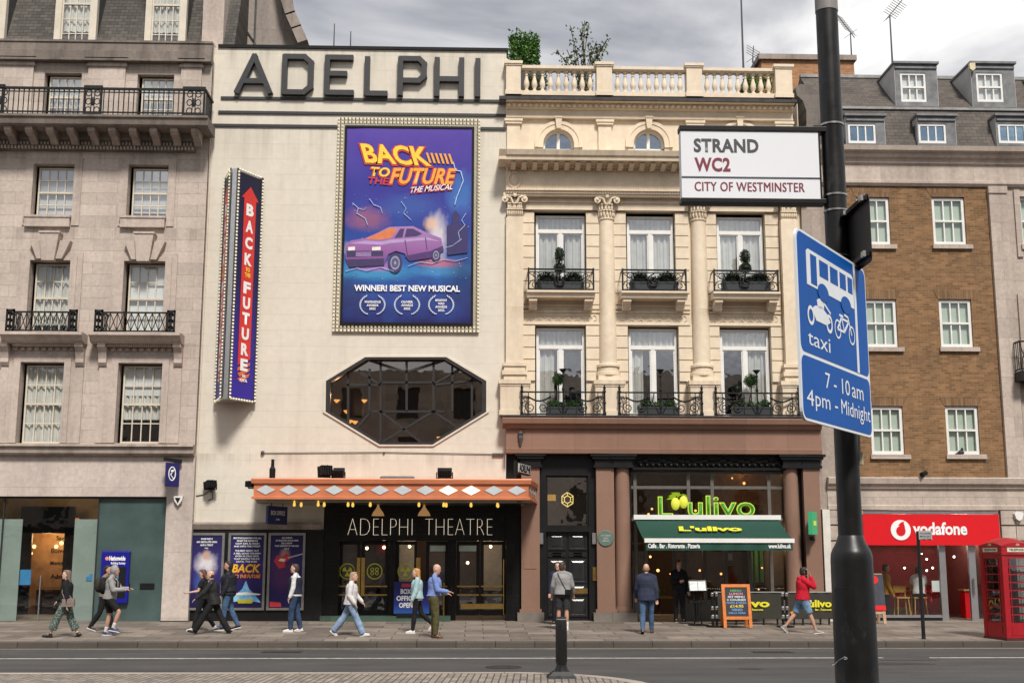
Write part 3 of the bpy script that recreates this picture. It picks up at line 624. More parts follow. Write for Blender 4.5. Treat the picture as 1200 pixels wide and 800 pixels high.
for (a, b, y0) in ((259, 586, 117.2), (256, 593, 133.8), (247, 397, 149), (562, 593, 149.2)):
    k = MB(); z = PZ((a+b)/2, y0 if b-a > 200 else (148 if a < 300 else 151.3)); k.box(PX(a, y0), PX(b, y0), FY-.05, FY, z-.045, z+.045); k.build('band', M_dgrey, th)
# the seven big letters
def strokes(mb, paths, wd, y0, y1):
    for p in paths:
        for (ax, az), (bx, bz) in zip(p, p[1:]):
            a, b = Vector((ax, 0, az)), Vector((bx, 0, bz)); d = (b-a).normalized(); nn = Vector((-d.z, 0, d.x))*wd/2; a2, b2 = a-d*wd*.32, b+d*wd*.32
            mb.obox((a2+b2)/2+Vector((0, (y0+y1)/2, 0)), (b2-a2)/2, Vector((0, (y1-y0)/2+random.uniform(0, .002), 0)), nn)
W_ = .168
def big(ch, px0, px1, py0, py1, paths):
    x0, x1, z0, z1 = RC(px0, py0, px1, py1, FY-.2); h = W_/2; mb = MB()
    f = lambda u, v: (x0+h+(x1-x0-2*h)*u, z0+h+(z1-z0-2*h)*v)
    strokes(mb, [[f(*q) for q in p] for p in paths], W_, FY-.19, FY); mb.build('roof_letter', M_dgrey, th)
big('A', 275, 319.5, 62, 110, [[(0, 0), (.5, 1), (1, 0)], [(.2, .30), (.8, .30)]])
big('D', 330, 367, 63, 110.5, [[(0, 0), (0, 1), (.75, 1), (1, .84), (1, .16), (.75, 0), (0, 0)]])
big('E', 380, 416, 64, 111, [[(.95, 1), (0, 1), (0, 0), (1, 0)], [(0, .54), (.72, .54)]])
big('L', 427, 455.5, 65, 112, [[(0, 1), (0, 0), (1, 0)]])
big('P', 466, 500, 65.5, 112.5, [[(0, 0), (0, 1), (.78, 1), (1, .86), (1, .52), (.78, .38), (0, .38)]])
big('H', 509, 544, 66, 113.5, [[(0, 0), (0, 1)], [(1, 0), (1, 1)], [(0, .44), (1, .44)]])
big('I', 556, 564, 67, 114, [[(.5, 0), (.5, 1)]])
# octagonal window
M_oct = plain('bronze_frame', (.028, .026, .025), .45, .2, .2)
cx = sum(p[0] for p in octo)/8; cz = sum(p[1] for p in octo)/8
sc = lambda s: [(cx+(p[0]-cx)*s, cz+(p[1]-cz)*s) for p in octo]
k = MB(); k.prism(sc(1.0), FY-.03, FY+.28, [sc(.945)]); ow = k.build('octagonal_window', M_oct, th)
k = MB(); k.prism(sc(1.03), FY-.05, FY+.01, [sc(.998)]); k.build('surround', M_cream, ow)
mm = MB(); gy = FY+.18
def bar(p, q, r=.035):
    (ax, az), (bx, bz) = P(*p, gy), P(*q, gy); a, b = Vector((ax, gy, az)), Vector((bx, gy, bz)); d = (b-a); n_ = Vector((-d.z, 0, d.x)).normalized()*r; mm.obox((a+b)/2, d/2, (0, .03, 0), n_)
for p, q in (((446, 421), (446, 519)), ((476.5, 421), (476.5, 482)), ((508, 421), (508, 482)), ((433, 432), (433, 484)), ((553, 438), (553, 490)), ((408, 436), (408, 498)), ((530, 428), (530, 482)),
             ((405, 451), (446, 451)), ((446, 448), (508, 448)), ((508, 451), (560, 445)), ((433, 482), (520, 482)), ((446, 482), (495, 519)), ((508, 482), (446, 519)), ((433, 484), (418, 502)), ((508, 482), (540, 503)),
             ((420, 434), (446, 451)), ((433, 422), (476, 436)), ((476, 436), (520, 422)), ((508, 450), (540, 432))): bar(p, q)
mm.build('glazing_bar', M_oct, ow)
k = MB(); v = sc(.95); k.add([(a, gy+.035, b) for a, b in v], [tuple(range(8))]); k.build('pane', glass('smoked_glass', (.62, .56, .5), .2, 0, (.95, .9, .85), .02), ow)
room(th, octo[7][0]-.3, octo[4][0]+.3, FY+.46, FY+4.5, octo[1][1]-.3, octo[5][1]+.2, plain('brown_bar_room', (.10, .07, .05), .7), 'circle_bar')
k = MB()
for a, b in ((415, 427), (452, 463), (466, 473), (511, 519), (540, 549)): k.box(PX(a, 460, 41.2), PX(b, 460, 41.2), 41.1, 41.25, PZ(480, 487, 41.2), PZ(480, 443, 41.2))
k.build('dark_panel', M_black, th)
M_lamp = emit('amber_lamp', (.9, .42, .10), 1.5)
for px, py, y in ((394.5, 470, 39.2), (406, 482.5, 39.0), (416, 495, 38.8), (427, 470, 40.5), (410, 494, 38.7), (515, 513.5, 38.7)):
    X, Z = P(px, py, y); k = MB(); k.lathe((X, y, Z-.07), [(.02, .02), (.085, .09), (.095, .12)], 10); k.build('wall_lamp', M_lamp, th)
l = bpy.data.lights.new('bar_light', 'POINT'); l.energy = 22; l.color = (1, .6, .35); o = bpy.data.objects.new('bar_light', l); COL.objects.link(o); o.parent = th; o.location = Vector((PX(400, 470), 39.3, PZ(400, 455)))-origin_of(th)
# thin conduit
k = MB(); z = PZ(430, 531.5); k.tube([(PX(307, 530), FY-.03, z+.01), (PX(450, 530), FY-.03, z+.05), (PX(590, 530), FY-.03, z)], .012, 5); k.ball((PX(308, 530), FY-.05, z+.02), .06, 8, 6); k.ball((PX(450, 530), FY-.04, z+.03), .035, 8, 6); k.box(PX(577, 530), PX(590, 530), FY-.08, FY, z-.04, z+.03); k.build('conduit', M_leadd, th)
# ---------------------------------------------------------------- canopy
M_copper = plain('copper_orange_paint', (.56, .185, .085), .45, .1, .12, 2)
CYf = FY-2.6
cx0, cx1 = PX(297.5, 572, CYf), PX(619.5, 572, CYf); ct, cb = PZ(460, 560.5, CYf), PZ(460, 585, CYf); cm = PZ(460, 566.5, CYf); wx0, wx1 = PX(303, 590), PX(628.5, 590)
def ring(z, e=0.0): return [(cx0-e, CYf-e, z), (cx1+e, CYf-e, z), (wx1+e, FY, z), (wx0-e, FY, z)]
k = MB()
rs = [ring(cb, .0), ring(cb, .05), ring(cb+.07, .05), ring(cb+.085, 0), ring(cm-.02, 0), ring(cm, .06), ring(ct-.03, .08), ring(ct, .07)]
vs = [q for r_ in rs for q in r_]; fs = [(4*j+i, 4*j+i+1, 4*j+5+i, 4*j+4+i) for j in range(len(rs)-1) for i in range(3)]
fs.append(tuple(range(4*len(rs)-4, 4*len(rs)))); can = None
k.add(vs, fs); can = k.build('canopy', M_copper, th)
k = MB(); k.box(EX0, EX1, FY-1.9, FY-.02, cb-.075, cb-.065); k.build('dark_soffit', M_black, can); k = MB(); k.add(ring(cb+.012, 0), [(0, 3, 2, 1)]); k.add(ring(cb-.06, -.35)+ring(cb+.01, -.35), [(0, 3, 2, 1), (0, 1, 5, 4), (1, 2, 6, 5), (3, 0, 4, 7)]); k.build('soffit', plain('cream_soffit', (.36, .32, .26), .6), can)
M_pearl = plain('pearl_panel', (.62, .66, .68), .25, .2, .06); M_plit = emit('lit_pearl_panel', (.95, .9, .72), .55)
zc_ = (cb+.08+cm)/2
for i in range(12):
    px = 311.6+26.72*i; X = PX(px, 573, CYf); hw, hh = .275*.97, .135
    k = MB(); k.prism([(X-hw, zc_), (X, zc_-hh), (X+hw, zc_), (X, zc_+hh)], CYf-.018, CYf+.01); k.build('diamond_panel', M_plit if i in (8, 9) else M_pearl, can)
for sx, (ax, bx) in ((1, (cx1, wx1)), (-1, (cx0, wx0))):
    k = MB()
    for t in (.2, .5, .8):
        c = Vector((ax+(bx-ax)*t+sx*.012, CYf+(FY-CYf)*t, zc_)); d = Vector((bx-ax, FY-CYf, 0)).normalized()*.24; nn = Vector((d.y, -d.x, 0)).normalized()*.012*sx
        vs = [c-d-nn, c-nn+Vector((0, 0, -hh)), c+d-nn, c-nn+Vector((0, 0, hh))]; vs += [v+2*nn for v in vs]; k.add(vs, [(0, 1, 2, 3), (4, 5, 6, 7), (0, 1, 5, 4), (1, 2, 6, 5), (2, 3, 7, 6), (3, 0, 4, 7)])
    k.build('diamond_panel', M_pearl, can, fix=True)
M_bulb = emit('canopy_bulb', (.9, .55, .10), .8)
for px, py, y in ((345, 586.5, CYf+.3), (353, 588.5, CYf+.6), (373, 586, CYf+.3), (380, 587.5, CYf+.5), (408, 587, CYf+.4), (413.5, 589, CYf+.6), (434, 587, CYf+.4), (491, 587, CYf+.4), (520, 587, CYf+.4), (523, 589, CYf+.6), (552, 588, CYf+.5), (583, 589, CYf+.5), (583.5, 592, CYf+.8)):
    X = PX(px, py, y); z = cb-.05; k = MB(); k.lathe((X, y, z-.17), [(.012, .03), (.036, .05), (.04, .10), (.025, .15), (.018, .2)], 8); k.build('bulb', M_bulb, can)
for px in (443, 497):
    X, Z = P(px, 600, CYf+1.6); k = MB(); k.lathe((X, CYf+1.6, Z-.1), [(.19, 0), (.15, .1), (.07, .2), (.03, .28), (.02, .6)], 14); k.build('pendant_lamp', emit('dim_pendant', (.55, .30, .12), .35), can)
k = MB(); X, Z = P(600, 600, FY-.6); k.cyl((X, FY-.5, 1.6), (X, FY-.5, cb), .05); 
k.box(PX(604, 600, FY-.4), PX(607, 600, FY-.4), FY-.45, FY-.35, PZ(605, 613), cb); k.build('downpipe', M_steel, can) if 0 else None
for px in (395, 460, 530):
    k = MB(); X = PX(px, 575, CYf+.6); k.tube([(X, CYf+.4, ct), (X, FY, ct+.75)], .02); k.build('tie_rod', M_blackm, can) if 0 else None
# entrance recess
k = MB(); DY = FY+.42
k.box(EX0, PX(397, 660), FY+.02, DY+.1, 0, EZ); k.box(PX(593, 660), EX1, FY-.02, DY+.1, 0, EZ+.1); k.box(EX0, EX1, FY+.05, DY+.3, PZ(490, 633), EZ+.02)
k.box(PX(455, 670), PX(463, 670), FY+.2, DY+.1, 0, PZ(490, 633)); k.box(PX(525, 670), PX(534, 670), FY+.2, DY+.1, 0, PZ(490, 633))
M_bt = stone('black_tile', (.009, .009, .0095), (.03, .03, .03), bw=.6, bh=.3, joint=.006, var=.2, jdark=2.2, rough=.25); en = k.build('entrance', M_bt, th)
text('ADELPHI', PX(407.5, 619, FY+.0), PX(483, 619, FY+.0), PZ(490, 626.5, FY), PZ(490, 607.5, FY), FY+.035, emit('lit_letters', (1, .86, .66), .75), en, 'sign_lettering', bold=-.040, ext=.015)
text('THEATRE', PX(498, 619, FY+.0), PX(577, 619, FY+.0), PZ(490, 626.5, FY), PZ(490, 607.5, FY), FY+.035, emit('lit_letters', (1, .86, .66), .75), en, 'sign_lettering', bold=-.040, ext=.015)
room(th, EX0-.1, EX1+.1, DY+.12, FY+6, PAVE-.01, EZ, plain('foyer', (.075, .05, .042), .8), 'foyer')
M_dg = glass('door_glass', (.7, .72, .72), .14)
def door(parent, px0, px1, lit=None, Y=DY):
    """one glazed theatre door: stiles, glass, push bars"""
    X0, X1 = PX(px0, 670, Y), PX(px1, 670, Y); z0, z1 = PAVE+.14, PZ(490, 634, Y); k = MB(); s = .10
    k.box(X0, X0+s, Y, Y+.07, z0, z1); k.box(X1-s, X1, Y, Y+.07, z0, z1); k.box(X0+s, X1-s, Y, Y+.07, z0, z0+.16); k.box(X0+s, X1-s, Y, Y+.07, z1-.1, z1); d = k.build('door', M_black, parent)
    k = MB(); k.add([(X0+s, Y+.03, z0+.16), (X1-s, Y+.03, z0+.16), (X1-s, Y+.03, z1-.1), (X0+s, Y+.03, z1-.1)], [(0, 1, 2, 3)]); k.build('pane', M_dg, d)
    k = MB()
    for py in (686.5, 696.5): z = PZ(490, py, Y); k.box(X0+.02, X1-.02, Y-.07, Y-.045, z-.02, z+.02); k.box(X0+.05, X0+.08, Y-.06, Y, z-.012, z+.012); k.box(X1-.08, X1-.05, Y-.06, Y, z-.012, z+.012)
    k.build('push_bar', M_brass, d); return d
M_lime = plain('lime_print', (.72, .76, .06), .5)
def disc(parent, px, py, Y, kind):
    X, Z = P(px, py, Y); k = MB(); R_ = .225
    k.tube([(X+R_*math.cos(i*.2618), Y, Z+R_*math.sin(i*.2618)) for i in range(25)], .018, 5)
    if kind == 'rad':
        for a0 in (90+180, 210+180, 330+180):
            k.prism([(X+.05*math.cos(rad(a0-30)), Z+.05*math.sin(rad(a0-30)))]+[(X+.15*math.cos(rad(a0+t)), Z+.15*math.sin(rad(a0+t))) for t in (-30, -15, 0, 15, 30)]+[(X+.05*math.cos(rad(a0+30)), Z+.05*math.sin(rad(a0+30)))], Y-.006, Y+.006)
        k.lathe((X, Y, Z), [(.035, -.005), (.035, .005)], 10, (0, 1, 0))
    else:
        for s in (-.07, .07):
            for v in (-.055, .055): k.tube([(X+s+.048*math.cos(i*.7854), Y, Z+v+.05*math.sin(i*.7854)) for i in range(9)], .012, 5)
    k.build('door_emblem', M_lime, parent)
ds = [door(en, 397.5, 422), door(en, 423.5, 455), door(en, 463.5, 489), door(en, 499, 525), door(en, 535, 562), door(en, 563, 592)]
disc(ds[0], 407, 669, DY-.01, 'rad'); disc(ds[1], 439, 669, DY-.01, '88'); disc(ds[2], 475, 669, DY-.01, 'rad')
k = MB(); X0, X1, z0, z1 = RC(418, 653, 422, 698, DY-.08)
k.box(X0, X1, DY-.11, DY-.06, z0, z1); k.box(X1+.03, X1+.14, DY-.11, DY-.06, z0, z1); k.build('pull_handle', M_brass, ds[0])
k = MB(); X0, X1, z0, z1 = RC(487.5, 653, 492.5, 690, DY-.08); k.box(X0, X1, DY-.11, DY-.06, z0, z1); k.build('pull_handle', M_brass, ds[2])
k = MB(); X0 = PX(520, 700, DY-.2); k.cyl((X0, DY-.2, .25), (X0, DY-.2, 1.25), .03); k.build('pull_handle', M_brass, ds[3])
for px in (533.5, 590.5): k = MB(); X0 = PX(px, 680, DY-.12); k.cyl((X0, DY-.1, .3), (X0, DY-.1, PZ(px, 655, DY)), .022); k.build('pull_handle', M_brass, ds[4 if px < 560 else 5])
k = MB(); X0, X1, z0, z1 = RC(540, 707, 591, 713, DY-.03); k.box(X0, X1, DY-.05, DY-.01, z0, z1); k.build('kick_rail', M_brass, ds[4])
k = MB(); X0, X1, z0, z1 = RC(504, 639, 522, 645.5, DY-.02); k.box(X0, X1, DY-.02, DY+.02, z0, z1); k.build('door_notice', plain('mint_notice', (.5, .62, .56), .6), ds[3]); k = MB(); X0, X1, z0, z1 = RC(538, 639, 558, 645.5, DY); k.box(X0, X1, DY-.02, DY+.02, z0, z1); k.build('door_notice', plain('mint_notice', (.5, .62, .56), .6), ds[4])
k = MB(); k.box(PX(376, 722), PX(528, 722), FY-.25, DY+.1, -.1, PAVE+.15); k.build('step', stone('green_marble', (.06, .10, .075), (.03, .04, .03), bw=3, bh=3, streak=.3, grain=25, rough=.35), en)
k = MB()
for px, py, y in ((450, 641, 40), (560, 640, 40.6), (575, 640, 41.5), (430, 642, 41), (548, 659, 42), (480, 640, 42)): X, Z = P(px, py, y); k.ball((X, y, Z), .05, 8, 6)
k.build('foyer_lamp', emit('foyer_lamp', (1, .7, .4), 6), th)
k = MB(); X, Z = P(445, 642, 40); k.box(PX(440, 642, 40), PX(452, 642, 40), 40, 40.1, PZ(445, 652, 40), PZ(445, 636, 40)); k.build('red_banner', plain('signal_red', (.6, .02, .02), .5), th)
k = MB()
for a, b in ((566, 590), (466, 487)): k.box(PX(a, 660, 42.5), PX(b, 660, 42.5), 42.4, 42.5, .9, 3.1)
k.build('pale_partition', plain('pale_partition_paint', (.5, .46, .4), .7), th)
l = bpy.data.lights.new('foyer_light', 'POINT'); l.energy = 70; l.color = (1, .75, .5); l.shadow_soft_size = .3; o = bpy.data.objects.new('foyer_light', l); COL.objects.link(o); o.parent = th; o.location = Vector((PX(530, 640, 40.5), 40.5, 2.9))-origin_of(th)
# poster bay
k = MB(); a, b = PX(219.5, 660), EX0; k.box(a, b, FY-.06, FY+.01, .0, PZ(300, 620)); bay = k.build('poster_bay', M_black, th)
k = MB(); z1, z0 = PZ(300, 611.5, FY-.15), PZ(300, 620, FY-.1); k.profile([(FY, z1), (FY-.14, z1), (FY-.16, z1-.06), (FY-.09, z0), (FY, z0)], PX(222, 615), PX(377, 615)); k.build('ledge', M_dirty, bay)
# ---------------------------------------------------------------- things on the theatre front
def grad(name, stops, axis='Z', z0=0, z1=1, noise=.0, ns=2.0, rough=.5):
    """printed colour bands running along one axis of the sheet"""
    b = NB(name); b.set(rough, 0, .3); sp = b.n('ShaderNodeSeparateXYZ'); b.l(b.tc.outputs['Object'], sp.inputs[0])
    m = b.n('ShaderNodeMapRange'); m.inputs[1].default_value = z0; m.inputs[2].default_value = z1; b.l(sp.outputs[axis], m.inputs[0]); f = m.outputs[0]
    if noise:
        a = b.n('ShaderNodeMath'); a.operation = 'MULTIPLY_ADD'; a.inputs[1].default_value = noise*2; a.inputs[2].default_value = -noise; b.l(b.noise(ns, 6), a.inputs[0])
        c = b.n('ShaderNodeMath'); c.operation = 'ADD'; b.l(f, c.inputs[0]); b.l(a.outputs[0], c.inputs[1]); f = c.outputs[0]
    r = b.n('ShaderNodeValToRGB'); el = r.color_ramp.elements
    while len(el) > 1: el.remove(el[-1])
    el[0].position = stops[0][0]; el[0].color = (*stops[0][1], 1)
    for p, c in stops[1:]: q = el.new(p); q.color = (*c, 1)
    b.l(f, r.inputs[0]); b.col(r.outputs[0]); return b.m
X0, X1, Z0, Z1 = RC(393, 140.5, 562, 389.5); BYb = FY-.10
bb = empty('billboard', (X0, FY, Z0), 'tall blue musical billboard framed by rows of bulbs high on the cream wall', 'billboard')
px0, px1, pz0, pz1 = RC(404, 150.5, 552.5, 378, FY-.12)
k = MB(); k.prism(rect(X0, X1, Z0, Z1), FY-.08, FY, [rect(px0-.06, px1+.06, pz0-.06, pz1+.06)]); bf = k.build('bulb_frame', plain('cream_batten', (.40, .35, .25), .6, 0, .15, 10), bb)
k = MB(); kd = MB(); st = .118
def inframe(x, z): return not (px0-.12 < x < px1+.12 and pz0-.12 < z < pz1+.12)
nx, nz = int((X1-X0)/st), int((Z1-Z0)/st)
for i in range(nx+1):
    for j in range(nz+1):
        x, z = X0+.03+(X1-X0-.06)*i/nx, Z0+.03+(Z1-Z0-.06)*j/nz
        if inframe(x, z): k.add([(x-.032, FY-.08, z-.032), (x+.032, FY-.08, z-.032), (x+.032, FY-.08, z+.032), (x-.032, FY-.08, z+.032), (x, FY-.13, z)], [(0, 1, 4), (1, 2, 4), (2, 3, 4), (3, 0, 4)])
        x2 = x+st/2
        if inframe(x2, z) and x2 < X1: kd.box(x2-.018, x2+.018, FY-.083, FY-.079, z-.05, z+.05)
tag(k.build('bulb', emit('ivory_bulb', (.85, .78, .6), .12), bf), kind='stuff'); tag(kd.build('gap', M_leadd, bf), kind='stuff')
k = MB(); k.prism(rect(px0-.07, px1+.07, pz0-.07, pz1+.07), FY-.15, FY-.01, [rect(px0, px1, pz0, pz1)]); k.build('border', M_blackm, bb)
hb = pz1-pz0
M_bb = grad('printed_blue_poster', [(0, (.012, .012, .10)), (.13, (.02, .05, .24)), (.27, (.02, .12, .38)), (.38, (.02, .07, .30)), (.6, (.03, .035, .26)), (.8, (.045, .03, .27)), (1, (.09, .05, .33))], 'Z', pz0-Z0, pz1-Z0, .16, .9)
def glow(m, pts):
    t = m.node_tree; p = next(n for n in t.nodes if n.type == 'BSDF_PRINCIPLED'); tc_ = next(n for n in t.nodes if n.type == 'TEX_COORD'); cur = p.inputs['Base Color'].links[0].from_socket
    for (x, z, rx, rz, col, amt) in pts:
        mp_ = t.nodes.new('ShaderNodeMapping'); mp_.vector_type = 'TEXTURE'; mp_.inputs['Location'].default_value = (x, 0, z); mp_.inputs['Scale'].default_value = (rx, 50, rz); t.links.new(tc_.outputs['Object'], mp_.inputs[0])
        nz = t.nodes.new('ShaderNodeTexNoise'); nz.inputs['Scale'].default_value = 1.7; nz.inputs['Detail'].default_value = 5; t.links.new(mp_.outputs[0], nz.inputs['Vector'])
        ad = t.nodes.new('ShaderNodeVectorMath'); ad.operation = 'SUBTRACT'; ad.inputs[1].default_value = (.5, .5, .5); t.links.new(nz.outputs['Color'], ad.inputs[0])
        sc_ = t.nodes.new('ShaderNodeVectorMath'); sc_.operation = 'MULTIPLY_ADD'; sc_.inputs[1].default_value = (.9, 0, .9); t.links.new(ad.outputs[0], sc_.inputs[0]); t.links.new(mp_.outputs[0], sc_.inputs[2])
        g = t.nodes.new('ShaderNodeTexGradient'); g.gradient_type = 'SPHERICAL'; t.links.new(sc_.outputs[0], g.inputs[0])
        mr = t.nodes.new('ShaderNodeMapRange'); mr.inputs[2].default_value = .7; mr.inputs[4].default_value = amt; t.links.new(g.outputs['Fac'], mr.inputs[0])
        mx_ = t.nodes.new('ShaderNodeMix'); mx_.data_type = 'RGBA'; mx_.inputs[7].default_value = (*col, 1); t.links.new(mr.outputs[0], mx_.inputs[0]); t.links.new(cur, mx_.inputs[6]); cur = mx_.outputs[2]
    t.links.new(cur, p.inputs['Base Color'])
def pp_(px, py): a, b = P(px, py, FY-.12); return a-X0, b-Z0
glow(M_bb, [(*pp_(512, 278), .42, 1.05, (.62, .56, .6), .95), (*pp_(505, 262), .3, .3, (.7, .45, .3), .8), (*pp_(496, 290), .28, .9, (.05, .02, .10), .9), (*pp_(440, 318), 1.6, .35, (.05, .28, .5), .8), (*pp_(520, 316), 1.2, .3, (.06, .25, .48), .8), (*pp_(540, 225), .6, .9, (.05, .2, .5), .6), (*pp_(430, 256), .9, .5, (.30, .10, .16), .7), (*pp_(480, 240), 1.2, .5, (.04, .10, .34), .6), (*pp_(412, 291), .35, .3, (.6, .5, .6), .6), (*pp_(440, 312), 1.0, .22, (.45, .12, .42), .7), (*pp_(515, 308), .9, .2, (.55, .12, .16), .7), (*pp_(545, 330), .9, 1.2, (.01, .01, .06), .6), (*pp_(410, 345), .8, .8, (.01, .008, .05), .6)])
k = MB(); n = 30
k.v = []; vs = []
for j in range(n+1):
    for i in range(n+1): x = px0+(px1-px0)*i/n; z = pz0+hb*j/n; vs.append((x, FY-.12-.012*math.sin(i*.55+j*.35)*max(0, 1-i/9)-.006*math.sin(j*.9), z))
k.add(vs, [(j*(n+1)+i, j*(n+1)+i+1, (j+1)*(n+1)+i+1, (j+1)*(n+1)+i) for j in range(n) for i in range(n)]); sheet = k.build('poster_sheet', M_bb, bb, smooth=True)
PYb = FY-.155
def pz_(px, py): return P(px, py, PYb)
M_title = grad('title_print', [(0, (.85, .62, .03)), (.45, (.85, .50, .02)), (.8, (.62, .08, .03)), (1, (.5, .02, .05))], 'Z', 0, 1)
def title(s, a, b, c, d, m, sh=.28, tilt=.05, dz=0.0, red=True, par=None, bd=.03):
    x0, x1, z0, z1 = RC(a, b, c, d, PYb); xm = (x0+x1)/2
    wp = lambda X, Z: (X+(z1-Z)*sh*-1+(z1-z0)*sh*.5, Z-(X-xm)*tilt)
    if red: text(s, x0-.015, x1-.015, z0-.02, z1-.02, PYb+.012, plain('title_red', (.5, .02, .03), .5), par or sheet, 'title_lettering', bold=bd+.05, fit=bd, warp=wp)
    text(s, x0, x1, z0, z1, PYb, m, par or sheet, 'title_lettering', bold=bd, warp=wp)
gold = plain('title_yellow', (.82, .56, .03), .5); orange = plain('title_orange', (.80, .33, .03), .5)
title('BACK', 425, 170, 503, 193, gold, -.3, .045); title('TO', 434, 196, 457, 207, gold, .2, .05); title('THE', 431, 208, 455, 216, plain('title_red', (.5, .02, .03), .5), .2, .05, red=False)
title('FUTURE', 459, 197, 533, 216, orange, .25, .0); title('THE MUSICAL', 481, 217, 531, 224, M_wlet, .3, -.10, red=True, bd=.01)
k = MB()
for i in range(6): (ax, az), (bx, bz) = pz_(499+5.2*i, 179+.3*i), pz_(503+5.2*i, 191+.3*i); k.prism([(ax, az), (ax+.07, az), (bx+.07, bz), (bx, bz)], PYb-.002, PYb+.004)
k.build('speed_stripe', orange, sheet, fix=True)
def lightning(pts, wd=.03):
    k = MB(); q = [pz_(*p) for p in pts]
    for a, b in zip(q, q[1:]): A, B = Vector((a[0], PYb, a[1])), Vector((b[0], PYb, b[1])); k.cyl(A, B, wd, wd*.7, 5)
    k.build('lightning', plain('pale_blue_print', (.42, .58, .85), .5), sheet)
lightning([(531, 190), (534, 200), (540, 201), (543, 212), (539, 222), (535, 232), (533, 240)], .022); lightning([(433, 233), (438, 240), (446, 243), (448, 250)], .012); lightning([(541, 280), (530, 288), (522, 290)], .012)
# a plain coupe in place of the show's picture
M_pur = grad('purple_print', [(0, (.10, .03, .16)), (.5, (.26, .10, .30)), (1, (.34, .2, .42))], 'Z', pz_(450, 322)[1]-Z0, pz_(450, 265)[1]-Z0, .1, 2)
shp = lambda nm, pts, m, y=0.0: (lambda k: (k.prism([pz_(*p) for p in pts][::-1], PYb-.002-y*.5, PYb+.002), k.build(nm, m, sheet, fix=True)))(MB())
shp('printed_car', [(405.5, 288), (411, 282), (428, 279), (442, 273), (456, 266), (484, 265), (501, 273), (517, 279), (520, 294), (506, 302), (480, 306), (474, 297), (464, 294), (455, 298), (450, 311), (409, 313), (405, 303)], M_pur)
shp('printed_windscreen', [(428, 280), (443, 273.5), (457, 267), (466, 268), (458, 279), (445, 281)], plain('printed_amber', (.62, .17, .06), .5), .002)
shp('printed_window', [(462, 279), (469, 268), (484, 268), (495, 274), (488, 277)], plain('printed_dusk', (.05, .02, .12), .5), .002)
shp('printed_pillar', [(474, 268), (476.5, 268), (474, 278.5), (471.5, 278.7)], M_pur, .004)
shp('printed_highlight', [(410, 285), (428, 282), (447, 283), (458, 281), (500, 278), (516, 283), (500, 281), (458, 285), (447, 287), (428, 286)], plain('printed_lilac', (.42, .27, .52), .5), .002)
shp('printed_shade', [(406, 304), (450, 303), (450, 311), (409, 313)], plain('printed_indigo', (.035, .02, .09), .5), .002)
shp('printed_shade', [(474, 300), (505, 294), (519, 288), (520, 294), (506, 302), (480, 306)], plain('printed_plum', (.06, .02, .13), .5), .002)
shp('printed_bumper', [(406, 294), (449, 294), (449, 300), (406.5, 301.5)], plain('printed_indigo', (.035, .02, .09), .5), .002)
for a_, b_c in ((408, 416), (436, 446)): shp('printed_headlamp', [(a_, 289.5), (b_c, 289), (b_c, 293), (a_, 293.5)], plain('printed_white', (.75, .72, .65), .5), .004)
for i in range(4): shp('printed_grille', [(417, 295.5+1.3*i), (435, 295.3+1.3*i), (435, 296+1.3*i), (417, 296.2+1.3*i)], plain('printed_lilac', (.42, .27, .52), .5), .004)
shp('printed_door_line', [(474, 281), (475, 281), (478, 299), (477, 299.2)], plain('printed_indigo', (.035, .02, .09), .5), .003); shp('printed_door_line', [(498, 278), (499, 278), (501, 293), (500, 293.3)], plain('printed_indigo', (.035, .02, .09), .5), .003)
for px, py, r in ((463, 308, 12.5), (511, 299, 8)):
    x, z = pz_(px, py); R_ = r/38.4; el_ = lambda q, y_, nm, m: (lambda k: (k.prism([(x+R_*q*.68*math.cos(t*.3142), z+R_*q*math.sin(t*.3142)) for t in range(20)], PYb-y_, PYb), k.build(nm, m, sheet)))(MB())
    el_(1, .004, 'printed_wheel', plain('printed_indigo', (.035, .02, .09), .5)); el_(.68, .006, 'printed_hubcap', plain('printed_grey', (.25, .25, .38), .5)); el_(.5, .007, 'printed_hubcap', plain('printed_slate', (.08, .07, .16), .5)); el_(.18, .008, 'printed_hubcap', plain('printed_grey', (.25, .25, .38), .5))
for q_, w__ in ((((413, 238), (420, 244), (418, 250), (428, 256), (431, 264)), .012), (((420, 244), (426, 246), (430, 243)), .008), (((470, 236), (476, 244), (473, 250), (482, 258)), .010), (((546, 250), (541, 258), (545, 264), (537, 272), (539, 280)), .012), (((405, 318), (418, 314), (430, 317), (446, 313), (462, 318)), .010), (((478, 312), (492, 307), (506, 309), (520, 304), (534, 306), (548, 302)), .010)): lightning(q_, w__)
shp('printed_tower', [(524, 299), (524, 264), (530, 263), (530, 252), (534, 246), (538, 252), (538, 263), (548, 264), (548, 296)], plain('printed_midnight', (.025, .015, .10), .5), -.002+.003)
random.seed(4)
k = MB()
for i in range(60):
    px, py = random.uniform(407, 550), random.uniform(222, 330); x, z = pz_(px, py); r = random.uniform(.006, .016); k.prism([(x+r*math.cos(t), z+r*math.sin(t)) for t in (0, 1.57, 3.14, 4.71)], PYb+.0, PYb+.003)
tag(k.build('printed_spark', plain('pale_blue_print', (.42, .58, .85), .5), sheet), kind='stuff')
x0, x1, z0, z1 = RC(415, 334, 539, 341.5, PYb); text('WINNER! BEST NEW MUSICAL', x0, x1, z0, z1, PYb, M_wlet, sheet, 'award_lettering', bold=.035)
M_laur = plain('laurel_print', (.5, .56, .70), .5)
